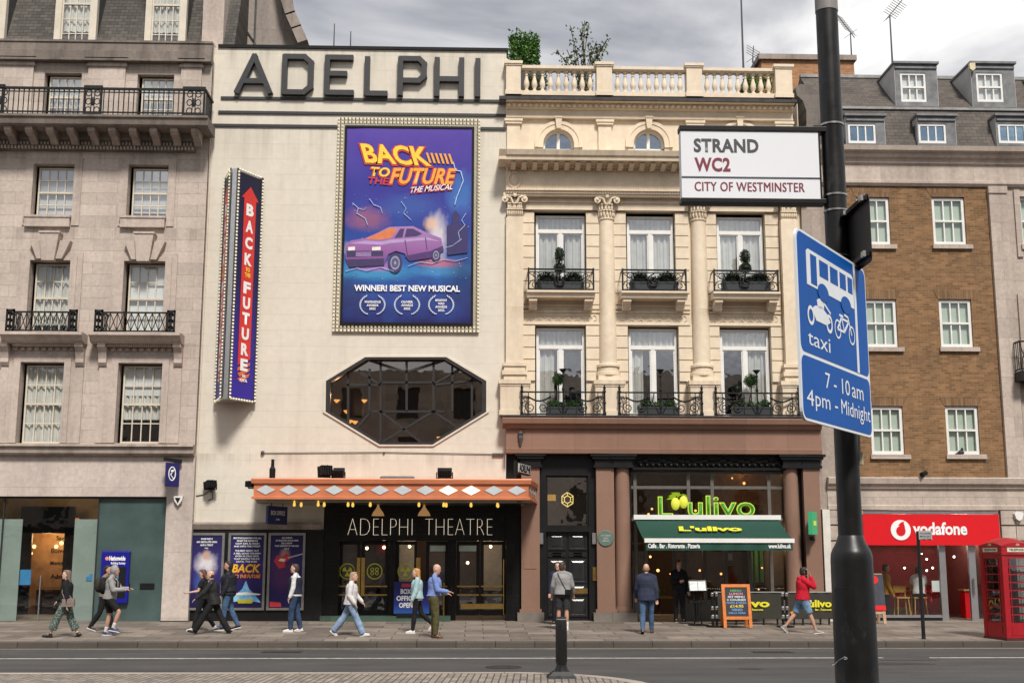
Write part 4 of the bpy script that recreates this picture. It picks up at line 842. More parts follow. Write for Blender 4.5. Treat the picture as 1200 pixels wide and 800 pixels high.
for px, s in ((436.5, ('WHATSONSTAGE', 'AWARDS', '2022')), (477, ('OLIVIER', 'AWARDS', '2022')), (517, ('BROADWAY', 'WORLD', 'AWARDS', '2022'))):
    x, z = pz_(px, 357); k = MB()
    for sgn in (-1, 1):
        k = MB()
        for i in range(11):
            t = rad(-62+12*i); c = Vector((x+sgn*.38*math.cos(t), PYb, z+.32*math.sin(t))); dd = Vector((-sgn*math.sin(t)+sgn*.5*math.cos(t), 0, math.cos(t)+.3*math.sin(t))).normalized()*.045; k.obox(c, dd, (0, .003, 0), Vector((-dd.z, 0, dd.x))*.35)
        k.build('laurel', M_laur, sheet)
    nn = len(s); hh = .075
    for i, t in enumerate(s): zz = z+(nn/2-1-i)*(hh+.03); w_ = .5 if len(t) > 8 else (.36 if len(t) > 5 else .2); text(t, x-w_/2, x+w_/2, zz, zz+hh, PYb, M_wlet, sheet, 'award_lettering', bold=.03)
# vertical V-shaped sign
vs_ = empty('vertical_sign', (PX(283, 330), FY, PZ(283, 468)), 'tall narrow navy projecting sign with stacked white letters on a red arrow', 'projecting sign')
VF = FY-1.15; zt, zb = PZ(274, 197, VF), PZ(270, 467, VF)
xs0, xs1 = PX(266, 330, VF), PX(273, 330, VF); xr = PX(303, 330, FY-.15); xl = PX(259.5, 330, FY-.15)
k = MB(); pl = [(xs0, VF), (xs1, VF), (xr, FY-.15), (xl, FY-.15)]; pp = [(xs0+.02, VF+.03), (xs1-.02, VF+.03), (xr-.02, FY-.15), (xl+.02, FY-.15)]
k.add([(a, b, zb) for a, b in pp]+[(a, b, zt) for a, b in pp], [(0, 1, 5, 4), (1, 2, 6, 5), (2, 3, 7, 6), (3, 0, 4, 7), (3, 2, 1, 0), (4, 5, 6, 7)]); k.box((xl+xr)/2-.2, (xl+xr)/2+.2, FY-.2, FY, zb+.5, zb+.7); k.box((xl+xr)/2-.2, (xl+xr)/2+.2, FY-.2, FY, zt-.7, zt-.5)
vc = k.build('case', M_steel, vs_)
vz = zb
M_vs = grad('navy_to_violet_print', [(0, (.035, .02, .30)), (.22, (.03, .02, .22)), (.5, (.012, .01, .07)), (1, (.01, .01, .03))], 'Z', 0, zt-zb, .05)
red_ = plain('sign_red', (.60, .025, .02), .45)
for side, (A, B) in enumerate((((xs1, VF), (xr, FY-.15)), ((xl, FY-.15), (xs0, VF)))):
    A, B = Vector((*A, zb)), Vector((*B, zb)); u = (B-A).normalized(); L = (B-A).length; up_ = Vector((0, 0, 1)); nr = u.cross(up_).normalized(); H = zt-zb
    O = A+nr*.02; k = MB(); m_ = .07
    def face(k, pts, off, th_=.008):
        n_ = len(pts); k.add([tuple(O+u*a+up_*c+nr*off) for a, c in pts]+[tuple(O+u*a+up_*c+nr*(off-th_)) for a, c in pts], [tuple(range(n_)), tuple(range(n_, 2*n_))[::-1]]+[(i, i+n_, (i+1) % n_+n_, (i+1) % n_) for i in range(n_)])
    face(k, rect(m_, L-m_, .08, H-.08), 0, .02); fc = k.build('sign_face', M_vs, vs_)
    k = MB(); c = L/2+.02; hw = .27; face(k, [(c-hw, 1.05), (c+hw, 1.3), (c+hw, H-.85), (c+hw+.12, H-.85), (c, H-.45), (c-hw-.12, H-.85), (c-hw, H-.85)], .012); k.build('arrow', red_, fc)
    k = MB()
    for i in range(3): face(k, [(c-hw, .98-.17*i), (c+hw, 1.2-.17*i), (c+hw-.02*i, 1.1-.17*i), (c-hw+.1*i, .88-.17*i)], .012)
    k.build('stripe', plain('sign_orange', (.65, .13, .02), .5), fc)
    z = H-1.0; 
    def vt(s, h, wd, m, z): text(s, c-wd/2, c+wd/2, z-h, z, 0, m, fc, 'sign_lettering', bold=.05, o=O+nr*.018, u=u, n=up_)
    for ch in 'BACK': vt(ch, .38, .34, M_wlet, z); z -= .52
    z += .08; vt('TO', .13, .2, gold, z); z -= .17; vt('THE', .13, .26, gold, z); z -= .28
    for ch in 'FUTURE': vt(ch, .37, .33, M_wlet, z); z -= .475
    vt('THE', .09, .16, M_wlet, z); z -= .13; vt('MUSICAL', .09, .34, M_wlet, z)
    k = MB(); rim = MB()
    for ex in (.02, L-.02):
        for i in range(int(H/.105)): k.ball(O+u*ex+up_*(.05+.105*i)+nr*.03, .036, 6, 4)
        c0 = O+u*ex+up_*(H/2); rim.obox(c0, u*.045, nr*.02, up_*(H/2))
    for i in range(int(L/.12)):
        for zz in (.02, H-.02): k.ball(O+u*(.06+.12*i)+up_*zz+nr*.03, .036, 6, 4)
    rim.build('rim', M_leadd, fc); tag(k.build('bulb', emit('ivory_bulb', (.85, .78, .6), .12), fc), kind='stuff')
# lamps on and around the canopy
def flood(name, label, px0, py0, px1, py1, Y, yaw=0.0, tilt=.3):
    X0, X1, Z0, Z1 = RC(px0, py0, px1, py1, Y); t = empty(name, ((X0+X1)/2, Y, Z0), label, 'floodlight'); c = Vector(((X0+X1)/2, Y, (Z0+Z1)/2))
    R_ = Matrix.Rotation(yaw, 3, 'Z') @ Matrix.Rotation(tilt, 3, 'X'); ax, ay, az = (R_ @ Vector(v) for v in (((X1-X0)/2*.92, 0, 0), (0, .16, 0), (0, 0, (Z1-Z0)/2*.8)))
    k = MB(); k.obox(c, ax, ay*.7, az*.95); k.obox(c+ay*.9, ax*1.08, ay*.15, az*1.08)
    for i in range(5): k.obox(c-ay*.85, ax*(.06), ay*.3, az*.9) if i == 2 else k.obox(c-ay*.85+ax*(i-2)*.4, ax*.06, ay*.3, az*.8)
    k.build('housing', M_blackm, t)
    k = MB(); k.obox(c+ay*1.06, ax*.9, ay*.02, az*.85); k.build('lens', M_dglass and plain('lamp_lens', (.12, .13, .14), .15), t)
    k = MB(); w_ = (X1-X0)/2+.02
    for s in (-1, 1): k.box(c.x+s*w_-.015, c.x+s*w_+.015, Y-.02, Y+.02, Z0-.01, c.z+.03)
    k.box(c.x-w_, c.x+w_, Y-.03, Y+.03, Z0-.01, Z0+.02); k.build('bracket', M_blackm, t); return t
flood('floodlight', 'tilted black floodlight standing left of its twin on the orange canopy', 374, 544, 389, 559, FY-1.7, .5, -.2)
flood('floodlight', 'square black floodlight on the canopy right beside the tilted one', 390, 548.5, 403.5, 559.5, FY-1.7, 0)
flood('floodlight', 'single black floodlight alone on the right half of the orange canopy', 512.5, 548.5, 529.5, 560, FY-1.7, 0)
wf = flood('wall_floodlight', 'black floodlight fixed low on the cream wall above the posters', 240.5, 562, 253, 573, FY-.25, .6, -.25)
k = MB(); X, Z = P(246, 572, FY-.1); k.tube([(X, FY-.2, Z+.05), (X+.02, FY-.02, Z-.1)], .02); k.tube([(X, FY-.03, Z-.05), (X-.2, FY-.02, Z-.18), (X-.62, FY-.02, Z-.25)], .012); k.tube([(X+.05, FY-.03, Z), (X+.08, FY-.02, Z-.3), (X-.06, FY-.02, Z-.35)], .012); k.build('cable', M_leadd, wf)
t = empty('spotlight', (PX(319, 560, FY-1.6), FY-1.6, ct), 'slim bottle shaped black spotlight upright on the left end of the canopy', 'spotlight')
k = MB(); X = PX(319, 560, FY-1.6); k.lathe((X, FY-1.6, ct), [(.08, 0), (.08, .03), (.085, .08), (.09, .32), (.05, .40), (.045, .56), (.05, .6)], 14); k.build('body', M_blackm, t); k = MB(); k.lathe((X, FY-1.6, ct+.6), [(.05, 0), (.03, .02)], 12); k.build('lens', M_steel, t)
t = empty('flat_hatch', (PX(466, 560, FY-1.4), FY-1.4, ct), 'low flat dark hatch lying on top of the canopy at its middle', 'hatch')
X0, X1 = PX(445, 558, FY-1.4), PX(488, 558, FY-1.4); k = MB(); k.add([(X0, FY-1.8, ct), (X1, FY-1.8, ct), (X1, FY-1, ct), (X0, FY-1, ct), (X0+.05, FY-1.75, ct+.12), (X1-.05, FY-1.75, ct+.12), (X1-.12, FY-1.05, ct+.17), (X0+.12, FY-1.05, ct+.17)], [(0, 1, 5, 4), (1, 2, 6, 5), (2, 3, 7, 6), (3, 0, 4, 7), (4, 5, 6, 7)]); k.build('lid', M_leadd, t); k = MB(); k.box(X0-.03, X1+.03, FY-1.83, FY-.97, ct-.01, ct+.03); k.build('kerb_frame', M_blackm, t)
flood('floodlight', 'small black floodlight clamped to the left end of the canopy', 292.5, 562, 297.5, 572, FY-2.0, -1.0, 0)
t = empty('small_projecting_sign', (PX(611, 560, FY-1.6), FY-1.6, ct), 'small black rimmed white projecting sign above the right end of the canopy', 'sign')
A = Vector((PX(604, 548, FY-2.0), FY-2.0, 0)); B = Vector((PX(619.5, 554, FY-.6), FY-.6, 0)); u = (B-A).normalized(); L = (B-A).length; za, zb_ = PZ(604, 559.5, FY-2), PZ(604, 543, FY-2)
k = MB(); c = (A+B)/2+Vector((0, 0, (za+zb_)/2+.10)); k.obox(c, u*L/2, u.cross(Vector((0, 0, 1)))*.06, (0, 0, (zb_-za)/2*.8)); k.cyl(A+Vector((0, 0, ct)), A+Vector((0, 0, zb_+.1)), .035); k.build('case', M_black, t)
k = MB(); nr = u.cross(Vector((0, 0, 1))); k.obox(c+nr*.07, u*(L/2-.08), nr*.012, (0, 0, (zb_-za)/2*.62)); pn = k.build('panel', plain('pale_sign_panel', (.55, .55, .55), .5), t)
text('ADELPHI', -L/2+.12, L/2-.12, -.11, .11, 0, M_black, pn, bold=.06, o=c+nr*.085, u=u, n=(0, 0, 1))
# hanging box office board
t = empty('hanging_board', (PX(323, 617, FY-1.3), FY-1.3, PZ(323, 617, FY-1.3)), 'navy box office board hanging on wires under the canopy corner', 'hanging sign')
A = Vector((PX(313, 600, FY-1.9), FY-1.9, 0)); B = Vector((PX(335.5, 605, FY-.9), FY-.9, 0)); u = (B-A).normalized(); L = (B-A).length; nr = u.cross(Vector((0, 0, 1))); za, zb_ = PZ(313, 613.5, FY-1.9), PZ(313, 592, FY-1.9)
c = (A+B)/2+Vector((0, 0, (za+zb_)/2)); k = MB(); k.obox(c, u*L/2, nr*.035, (0, 0, (zb_-za)/2)); bd = k.build('board', M_bankd if 0 else plain('navy_board', (.016, .025, .12), .45), t)
text('BOX OFFICE', -L*.36, L*.36, .0, .13, 0, M_wlet, bd, bold=.03, o=c+nr*.04, u=u, n=(0, 0, 1)); text('OPEN', -L*.1, L*.1, -.15, -.09, 0, M_wlet, bd, bold=.03, o=c+nr*.04, u=u, n=(0, 0, 1))
k = MB()
for s in (-.3, .3): q = c+u*L*s; k.cyl(q+Vector((0, 0, (zb_-za)/2)), Vector((q.x, q.y, cb)), .012, None, 5)
k.build('wire', M_blackm, t)
# three framed posters
def lines(par, x0, x1, z1, rows, y, h=.055, gap=.035, m=None):
    """rows of small print; each row is its words"""
    z = z1
    for s, f in rows: w_ = (x1-x0)*f; xm = (x0+x1)/2; text(s, xm-w_/2, xm+w_/2, z-h, z, y, m or M_wlet, par, 'small_print', bold=.03); z -= h+gap
M_pp = grad('indigo_print', [(0, (.008, .006, .05)), (.35, (.02, .013, .105)), (.6, (.032, .024, .14)), (1, (.013, .010, .065))], 'Z', 0, 2.2, .12, 1.3)
for i, (a, b, lab) in enumerate(((220, 262, 'indigo theatre poster with a pale figure shape, nearest the bank pier'), (266.5, 311, 'blue theatre poster with yellow show title and white light burst'), (313.5, 357, 'indigo theatre poster with a red guitar, nearest the entrance'))):
    x0, x1, z0, z1 = RC(a, 624, b, 714.5, FY-.1); t = empty('framed_poster', (x0, FY-.06, z0), lab, 'poster', 'show posters beside the theatre entrance'); y = FY-.125
    k = MB(); k.prism(rect(x0, x1, z0, z1), FY-.13, FY-.06, [rect(x0+.07, x1-.07, z0+.07, z1-.07)]); k.build('frame', plain('dull_silver', (.30, .29, .27), .4, .7, .15), t)
    k = MB(); k.box(x0+.07, x1-.07, FY-.115, FY-.07, z0+.07, z1-.07); sh = k.build('sheet', M_pp, t); w_ = x1-x0; xm = (x0+x1)/2; H = z1-z0
    if i == 0:
        lines(sh, x0+.15, x1-.15, z1-.15, (('ROGER BART IS', .45), ('AN ABSOLUTE HIGH', .8), ('AND A TREAT', .5), ('★★★', .15)), y)
        sh.data.materials[0] = sh.data.materials[0].copy(); ox, oz = x0, z0
        glow(sh.data.materials[0], [(xm-ox, z1-H*.40-oz, .42, .42, (.62, .58, .6), 1), (xm-ox-.1, z1-H*.62-oz, .3, .5, (.05, .10, .35), .8), (xm-ox, z1-H*.29-oz, .16, .2, (.5, .30, .24), .9), (xm-ox+.1, z1-H*.62-oz, .2, .3, (.3, .3, .4), .6)])
    elif i == 1:
        lines(sh, x0+.12, x1-.12, z1-.13, (('SPECTACULAR FUN FOR ALL', .95), ('SENDS THE AUDIENCE', .7), ('OUT ON A HIGH', .8), ('AND INTO THE STREET', .9)), y, .05, .03); lines(sh, x0+.12, x1-.12, z1-.50, (('THE BEST NIGHT OUT', .8), ('A FEEL GOOD TRIUMPH', .9), ('WITH FLYING SETS', .8), ('THAT DAZZLE THE EYE', .85), ('UNTIL THE END', .7)), y, .05, .03)
        zz = z1-1.16
        for s, q0, q1, dz, m in (('BACK', -.42, .40, .24, gold), ('TO THE FUTURE', -.36, .42, .10, orange)):
            text(s, xm+q0, xm+q1, zz-.008, zz+dz-.008, y+.006, plain('title_red', (.5, .02, .03), .5), sh, 'title_lettering', bold=.07, fit=.02, shear=.2); text(s, xm+q0, xm+q1, zz, zz+dz, y, m, sh, 'title_lettering', bold=.02, shear=.2); zz -= .16
        b_ = NB('light_burst_print'); b_.set(.5); b_.col(b_.mix(b_.rng(b_.noise(3, 5), 0, 1, .35, .65), (.05, .30, .62), (.35, .62, .8))); k = MB(); k.prism([(xm-.46, z0+.22), (xm-.1, z0+.28), (xm+.0, z0+.25), (xm+.1, z0+.28), (xm+.46, z0+.22), (xm+.28, z0+.45), (xm+.10, z0+.62), (xm, z0+.86), (xm-.10, z0+.62), (xm-.28, z0+.45)], y, y+.008); k.build('printed_burst', b_.m, sh, fix=True)
        k = MB(); k.prism([(xm-.40, z0+.44), (xm+.40, z0+.44), (xm+.46, z0+.47), (xm, z0+.53), (xm-.46, z0+.47)], y-.003, y+.006); k.build('printed_flare', plain('printed_white', (.75, .72, .65), .5), sh, fix=True)
        k = MB(); k.prism([(xm-.2, z0+.2), (xm+.2, z0+.2), (xm+.26, z0+.32), (xm-.26, z0+.32)], y-.004, y+.006); k.build('printed_badge', plain('printed_olive', (.45, .42, .03), .5), sh, fix=True)
    else:
        lines(sh, x0+.15, x1-.15, z1-.12, (('OLLY DOBSON', .38), ('AN ELECTRIC ROCK AND', .85), ('ROLL SHOW', .4), ('THAT GOES OUT OF THE PARK', .9), ('★★★', .2)), y, .05, .03)
        sh.data.materials[0] = sh.data.materials[0].copy(); glow(sh.data.materials[0], [(xm-x0-.1, z1-H*.5-z0, .5, .8, (.10, .03, .10), .7), (xm-x0-.05, z1-H*.28-z0, .2, .22, (.42, .26, .22), .9)]); rd = plain('printed_red', (.55, .03, .04), .5); k = MB(); c0 = (xm-.12, z1-.85)
        k.prism([(c0[0]-.25, c0[1]+.02), (c0[0]-.1, c0[1]-.2), (c0[0]+.10, c0[1]-.16), (c0[0]+.08, c0[1]-.02), (c0[0]+.26, c0[1]+.12), (c0[0]+.12, c0[1]+.26), (c0[0]-.02, c0[1]+.14), (c0[0]-.16, c0[1]+.2)], y, y+.008); k.build('printed_guitar', rd, sh, fix=True)
        k = MB(); k.prism([(c0[0]+.15, c0[1]+.13), (c0[0]+.18, c0[1]+.1), (c0[0]+.62, c0[1]+.22), (c0[0]+.6, c0[1]+.25)], y-.003, y+.006); k.build('printed_guitar', plain('printed_grey2', (.45, .42, .45), .5), sh, fix=True)
        k = MB(); k.prism([(c0[0]-.12, c0[1]+.03), (c0[0]+.06, c0[1]+.0), (c0[0]+.1, c0[1]+.08), (c0[0]-.05, c0[1]+.1)], y-.004, y+.006); k.build('printed_guitar', plain('printed_white', (.75, .72, .65), .5), sh, fix=True)
        k = MB(); k.prism([(x0+.1, z0+.1), (x0+.45, z0+.1), (x0+.42, z0+.22), (x0+.1, z0+.25)], y, y+.008); k.build('printed_badge', rd, sh, fix=True)
# blue box office board on the step
bx0, bx1, bz0, bz1 = RC(461.5, 681, 503.5, 719, FY-.1); t = empty('box_office_board', ((bx0+bx1)/2, FY-.15, bz0), 'navy free standing board reading box office open by the theatre doors', 'signboard')
k = MB(); k.box(bx0, bx1, FY-.18, FY-.10, bz0, bz1); bo = k.build('panel', grad('navy_print', [(0, (.03, .10, .35)), (.3, (.02, .03, .22)), (1, (.015, .018, .12))], 'Z', 0, bz1-bz0, .05), t, bevel=.03)
xm = (bx0+bx1)/2-.15
for j, s in enumerate(('BOX', 'OFFICE', 'OPEN')): w_ = (.32, .56, .40)[j]; z = bz1-.36-.20*j; text(s, xm-w_/2-.02, xm+w_/2-.02, z, z+.15, FY-.183, M_wlet, bo, bold=.04)
k = MB(); k.box(xm-.15, xm+.1, FY-.185, FY-.18, bz1-.16, bz1-.06); k.build('badge', plain('printed_red', (.55, .03, .04), .5), bo); k = MB(); k.box(bx0+.1, bx1-.1, FY-.3, FY, bz0-.06, bz0+.02); k.build('base', M_black, t)
# ---------------------------------------------------------------- the cream restaurant building
LY = FY+.12
cb_ = empty('cream_building', (PX(760, 727), FY, 0), 'butter cream palace front with columns over a pink granite ground floor', 'building')
CX0, CX1 = PX(592.5, 300), PX(943, 300)
zat0, ztop = PZ(760, 186), PZ(760, 118)
zfl = PZ(760, 488)
winU = [RC(626, 247, 687, 341, LY), RC(733.5, 248, 791.5, 342, LY), RC(839.5, 249, 897, 343, LY)]
winL = [RC(627, 381, 687, 488, LY), RC(736, 382, 796, 488, LY), RC(844, 383, 904.5, 489, LY)]
k = MB(); wall(k, CX0, CX1, zfl-.6, zat0, winU+winL, LY, .3); k.box(CX1-.02, CX1, LY, FY+7, zfl-.6, ztop); k.build('wall', M_butter, cb_)
# attic storey with arched windows
AY = FY+.02
arch = []
for px in (654.6, 760.5, 867): X = PX(px, 165, AY); z = PZ(px, 172.5, AY); r = .49; arch.append((X, z, r))
def archpts(X, z, r, n=18, h=.10): return [(X+r, z-.02)]+[(X+r*math.cos(math.pi*i/n), z+h+r*math.sin(math.pi*i/n)) for i in range(n+1)]+[(X-r, z-.02)]
k = MB(); edges = [CX0]+[(arch[i][0]+arch[i+1][0])/2 for i in range(2)]+[PX(927, 160)]
for i, (X, z, r) in enumerate(arch):
    # a wall bay with an arched opening, cut as one notch
    n = 18; pts = archpts(X, z, r); out = [(edges[i], z-.02)]+pts[::-1]+[(edges[i+1], z-.02), (edges[i+1], ztop), (edges[i], ztop)]
    L = pts[::-1]; tl, tr_ = (edges[i], ztop), (edges[i+1], ztop)
    vs = [(p[0], AY, p[1]) for p in L]+[(p[0], AY, ztop) for p in L]; m = len(L)
    k.add(vs, [(j, j+1, j+1+m, j+m) for j in range(m-1)]); k.add([(p[0], AY, p[1]) for p in L]+[(p[0], AY+.3, p[1]) for p in L], [(j, j+m, j+1+m, j+1) for j in range(m-1)])
    k.add([(edges[i], AY, z-.3), (X-r, AY, z-.3), (X-r, AY, ztop), (edges[i], AY, ztop)], [(0, 1, 2, 3)]); k.add([(X+r, AY, z-.3), (edges[i+1], AY, z-.3), (edges[i+1], AY, ztop), (X+r, AY, ztop)], [(0, 1, 2, 3)])
k.box(PX(927, 160), PX(936, 160), AY+.1, AY+.3, z-.3, ztop-.8); k.build('attic_wall', M_butter, cb_)
for X, z, r in arch:
    k = MB(); o_, i_ = archpts(X, z, r+.27), archpts(X, z, r)
    m = len(o_)
    for yy0, a, b in ((AY-.07, o_, [(X+(p[0]-X)*.86, z+.1+(p[1]-z-.1)*.86) if p[1] > z+.05 else (X+(p[0]-X)*.86, p[1]) for p in o_]), (AY-.045, [(X+(p[0]-X)*.86, z+.1+(p[1]-z-.1)*.86) if p[1] > z+.05 else (X+(p[0]-X)*.86, p[1]) for p in o_], i_)):
        k.add([(p[0], yy0, p[1]) for p in a]+[(p[0], yy0, p[1]) for p in b]+[(p[0], AY, p[1]) for p in a]+[(p[0], AY+.05, p[1]) for p in b], [q for j in range(m-1) for q in ((j, j+1, j+1+m, j+m), (j+2*m, j+1+2*m, j+1, j), (j+m, j+1+m, j+1+3*m, j+3*m))])
    k.prism([(X-.07, z+.1+r), (X+.07, z+.1+r), (X+.11, z+.1+r+.36), (X-.11, z+.1+r+.36)], AY-.15, AY); k.box(X-.13, X+.13, AY-.17, AY, z+.1+r+.34, z+.1+r+.4); k.build('arch_surround', M_butter, cb_, fix=True)
    f = MB(); gy = AY+.22; o2, i2 = archpts(X, z, r), archpts(X, z, r-.07)
    f.add([(p[0], gy-.03, p[1]) for p in o2]+[(p[0], gy-.03, p[1]) for p in i2]+[(p[0], gy+.03, p[1]) for p in i2], [q for j in range(m-1) for q in ((j, j+1, j+1+m, j+m), (j+m, j+m+1, j+2*m+1, j+2*m))]); f.box(X-.05, X+.05, gy-.04, gy+.03, z-.02, z+.1+r-.05); f.box(X-r, X+r, gy-.03, gy+.03, z-.06, z+.0)
    wn = f.build('window', M_white, cb_, fix=True); g_ = MB(); g_.add([(p[0], gy+.01, p[1]) for p in i2], [tuple(range(m))]); g_.build('pane', glass('sky_tinted_glass', (.6, .65, .7), .42, 0, (.75, .86, 1)), wn)  # bluish gloss colour stands in for reflected blue sky
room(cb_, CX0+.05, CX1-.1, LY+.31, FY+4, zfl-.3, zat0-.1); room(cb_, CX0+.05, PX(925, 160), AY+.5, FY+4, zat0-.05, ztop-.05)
for a, b in ((594, 609.5), (701, 716.5), (806, 823), (910, 927)):
    k = MB(); X0, X1 = PX(a, 160), PX(b, 160); z0, z1 = zat0, PZ(760, 142.5); k.box(X0, X1, AY-.09, AY, z0, z1-.10); k.box(X0-.05, X1+.05, AY-.15, AY, z1-.16, z1-.08); k.box(X0-.08, X1+.08, AY-.18, AY, z1-.08, z1); k.build('attic_pilaster', M_butter, cb_)
# upper cornice, frieze
k = MB(); z0, z1, z2, z3 = PZ(760, 141), PZ(760, 128.5, FY-.2), PZ(760, 120.5, FY-.35), PZ(760, 116.5, FY-.5); e = PX(934, 118, FY-.5); s0 = PX(585, 118, FY-.45)
k.profile([(AY, z0), (AY-.14, z0), (AY-.14, z0+.07), (AY-.08, z0+.09), (AY-.08, z1), (AY-.2, z1+.02), (AY-.22, z2), (AY-.42, z2+.02), (AY-.48, z3), (AY+.3, z3), (AY+.3, z0)], CX0, PX(928, 130)); 
k.build('upper_cornice', M_butter, cb_)
k = MB(); k.profile([(AY-.42, z2+.02), (AY-.5, z2+.02), (AY-.52, z3+.06), (AY-.46, z3+.07), (AY-.1, z3+.07), (AY-.1, z3+.005), (AY-.46, z3+.005)], s0, e); k.box(s0, CX0, AY-.45, AY, z2, z3); k.build('lead_flashing', M_leadd, cb_)
k = MB(); x = CX0+.08
while x < PX(926, 124): k.ball((x, AY-.25, (z1+z2)/2+.01), (.068, .06, .062), 8, 6); x += .175
tag(k.build('egg_moulding', M_butter, cb_), kind='stuff')
# balustrade
BAY = AY-.12; zb0, zb1 = PZ(760, 114.5, BAY), PZ(760, 80.5, BAY); bp = [(593, 610), (698.5, 716.5), (803.5, 821.5), (907, 926.5)]
k = MB(); k.box(CX0, PX(926, 110), BAY-.12, BAY+.16, zb0, zb0+.14); k.profile([(BAY-.16, zb1-.1), (BAY-.16, zb1), (BAY+.16, zb1), (BAY+.16, zb1-.1), (BAY+.1, zb1-.15), (BAY-.1, zb1-.15)], CX0, PX(926, 110)); bl = k.build('balustrade', M_butter, cb_)
M_pale = M_butter
for a, b in bp:
    k = MB(); X0, X1 = PX(a, 95, BAY), PX(b, 95, BAY); k.box(X0, X1, BAY-.2, BAY+.2, zb0-.02, zb1+.02); k.box(X0-.06, X1+.06, BAY-.26, BAY+.26, zb1+.02, zb1+.11); k.box(X0-.03, X1+.03, BAY-.23, BAY+.23, zb1-.03, zb1+.02); k.box(X0-.03, X1+.03, BAY-.23, BAY+.23, zb0-.02, zb0+.12); k.build('pier', M_butter, bl)
hB = zb1-.15-zb0-.14
prof = [(.085, 0), (.085, .05), (.05, .07), (.045, .10), (.075, .17), (.095, .25), (.085, .34), (.055, .46), (.042, .54), (.06, .565), (.042, .585), (.045, .64), (.065, .66), (.085, .68), (.085, .72)]
for (a, b), (c, d) in zip(bp, bp[1:]):
    X0, X1 = PX(b, 95, BAY), PX(c, 95, BAY); k = MB()
    for X in (X0, X1): k.box(X-.06 if X == X1 else X, X if X == X1 else X+.06, BAY-.12, BAY+.12, zb0+.14, zb1-.15)
    k.build('half_pier', M_butter, bl) if 0 else None
    for i in range(9): X = X0+(X1-X0)*(i+.75)/9.5; k = MB(); k.lathe((X, BAY, zb0+.14), [(r_, h_*hB/.72) for r_, h_ in prof], 10); k.build('baluster', M_butter, bl, smooth=True)
# main entablature
k = MB(); e0, e1, e2, e3, e4, e5 = (PZ(760, y_, Y_) for y_, Y_ in ((230, FY-.3), (224.5, FY-.3), (198.5, FY-.3), (192.5, FY-.6), (184.5, FY-.88), (176.5, FY-.97)))
EY = FY-.30
k.profile([(LY, e0), (EY+.05, e0), (EY+.05, e0+.05), (EY, e0+.07), (EY, e1-.02), (EY-.04, e1), (EY-.04, e1+.05), (EY+.06, e1+.07), (EY+.06, e2), (EY-.06, e2+.02), (EY-.08, e3), (EY-.55, e3+.03), (EY-.57, e4), (EY-.62, e4+.04), (EY-.68, e5), (LY+.2, e5)], CX0, PX(945, 200)); k.build('entablature', M_butter, cb_)
k = MB(); k.profile([(LY, e3+.03), (EY-.57, e3+.03), (EY-.57, e4), (EY-.68, e5), (LY, e5)], PX(585, 181, EY-.6), CX0); k.build('cornice_return', M_butter, cb_)
k = MB(); x = CX0+.22
while x < PX(944, 190): k.profile([(EY-.06, e3), (EY-.42, e3), (EY-.44, e3-.05), (EY-.36, e3-.12), (EY-.06, e3-.15)], x-.075, x+.075); x += .337
tag(k.build('modillion', M_butter, cb_), kind='stuff')
k = MB()
for zz in (e2-.02, e1+.035):
    x = CX0+.05
    while x < PX(944, 200): k.box(x-.025, x+.025, EY-.07 if zz < e2-.1 else EY-.02, EY+.05, zz-.045, zz+.02); x += .085
tag(k.build('dentil', M_butter, cb_), kind='stuff')
k = MB(); X, Z = P(603, 210, EY); k.tube([(X+.2*math.cos(i*.3927), EY+.045, Z+.26*math.sin(i*.3927)) for i in range(17)], .035, 6); k.ball((X, EY+.06, Z), (.12, .04, .17)); k.build('roundel', M_butter, cb_)
# columns and pilasters
M_col = M_butter
def capital(k, X, Y, z0, z1, r, flat=False):
    h = z1-z0
    if flat: k.box(X-r*.95, X+r*.95, Y-r*.9, Y+r, z0, z0+h*.8)
    else: k.lathe((X, Y, z0), [(r*.95, 0), (r*1.06, .02), (r*1.06, .06), (r*.92, .07), (r*.95, h*.45), (r*1.1, h*.75), (r*1.35, h*.88)], 16)
    k.box(X-r*1.42, X+r*1.42, Y-r*1.35, Y+r, z1-h*.12, z1)
    for row, (zz, rr, n_, sz) in enumerate(((z0+h*.24, 1.02, 9, .14), (z0+h*.48, 1.08, 9, .16))):
        for i in range(n_):
            if flat: 
                xx = X-r*.9+1.8*r*(i+.5*(row % 2))/(n_-1); c = (xx, Y-r*.95, zz)
                if xx > X+r: continue
            else: t = math.pi+math.pi*(i+.5*row)/(n_-1); c = (X+r*rr*math.cos(t), Y+r*rr*math.sin(t), zz)
            k.ball(c, (r*sz, r*.16, h*.14), 6, 5); k.ball((c[0], c[1]-r*.1, zz+h*.11), (r*sz*1.25, r*.17, h*.04), 6, 4)
    for s in (-1, 1):
        k.cyl((X+s*r*1.2, Y-r*1.35, z1-h*.25), (X+s*r*1.2, Y-r*1.0, z1-h*.25), h*.13, None, 10); k.ball((X+s*r*1.2, Y-r*1.38, z1-h*.25), h*.06, 6, 4)
        k.tube([(X+s*r*.25, Y-r*1.25, z1-h*.42), (X+s*r*.5, Y-r*1.3, z1-h*.2), (X+s*r*1.05, Y-r*1.35, z1-h*.15)], h*.045, 5)
    k.ball((X, Y-r*1.4, z1-h*.1), (r*.25, r*.12, h*.1), 8, 5)
zs0, zs1, zc0, zc1 = PZ(760, 441), PZ(760, 258), PZ(760, 259), PZ(760, 230)
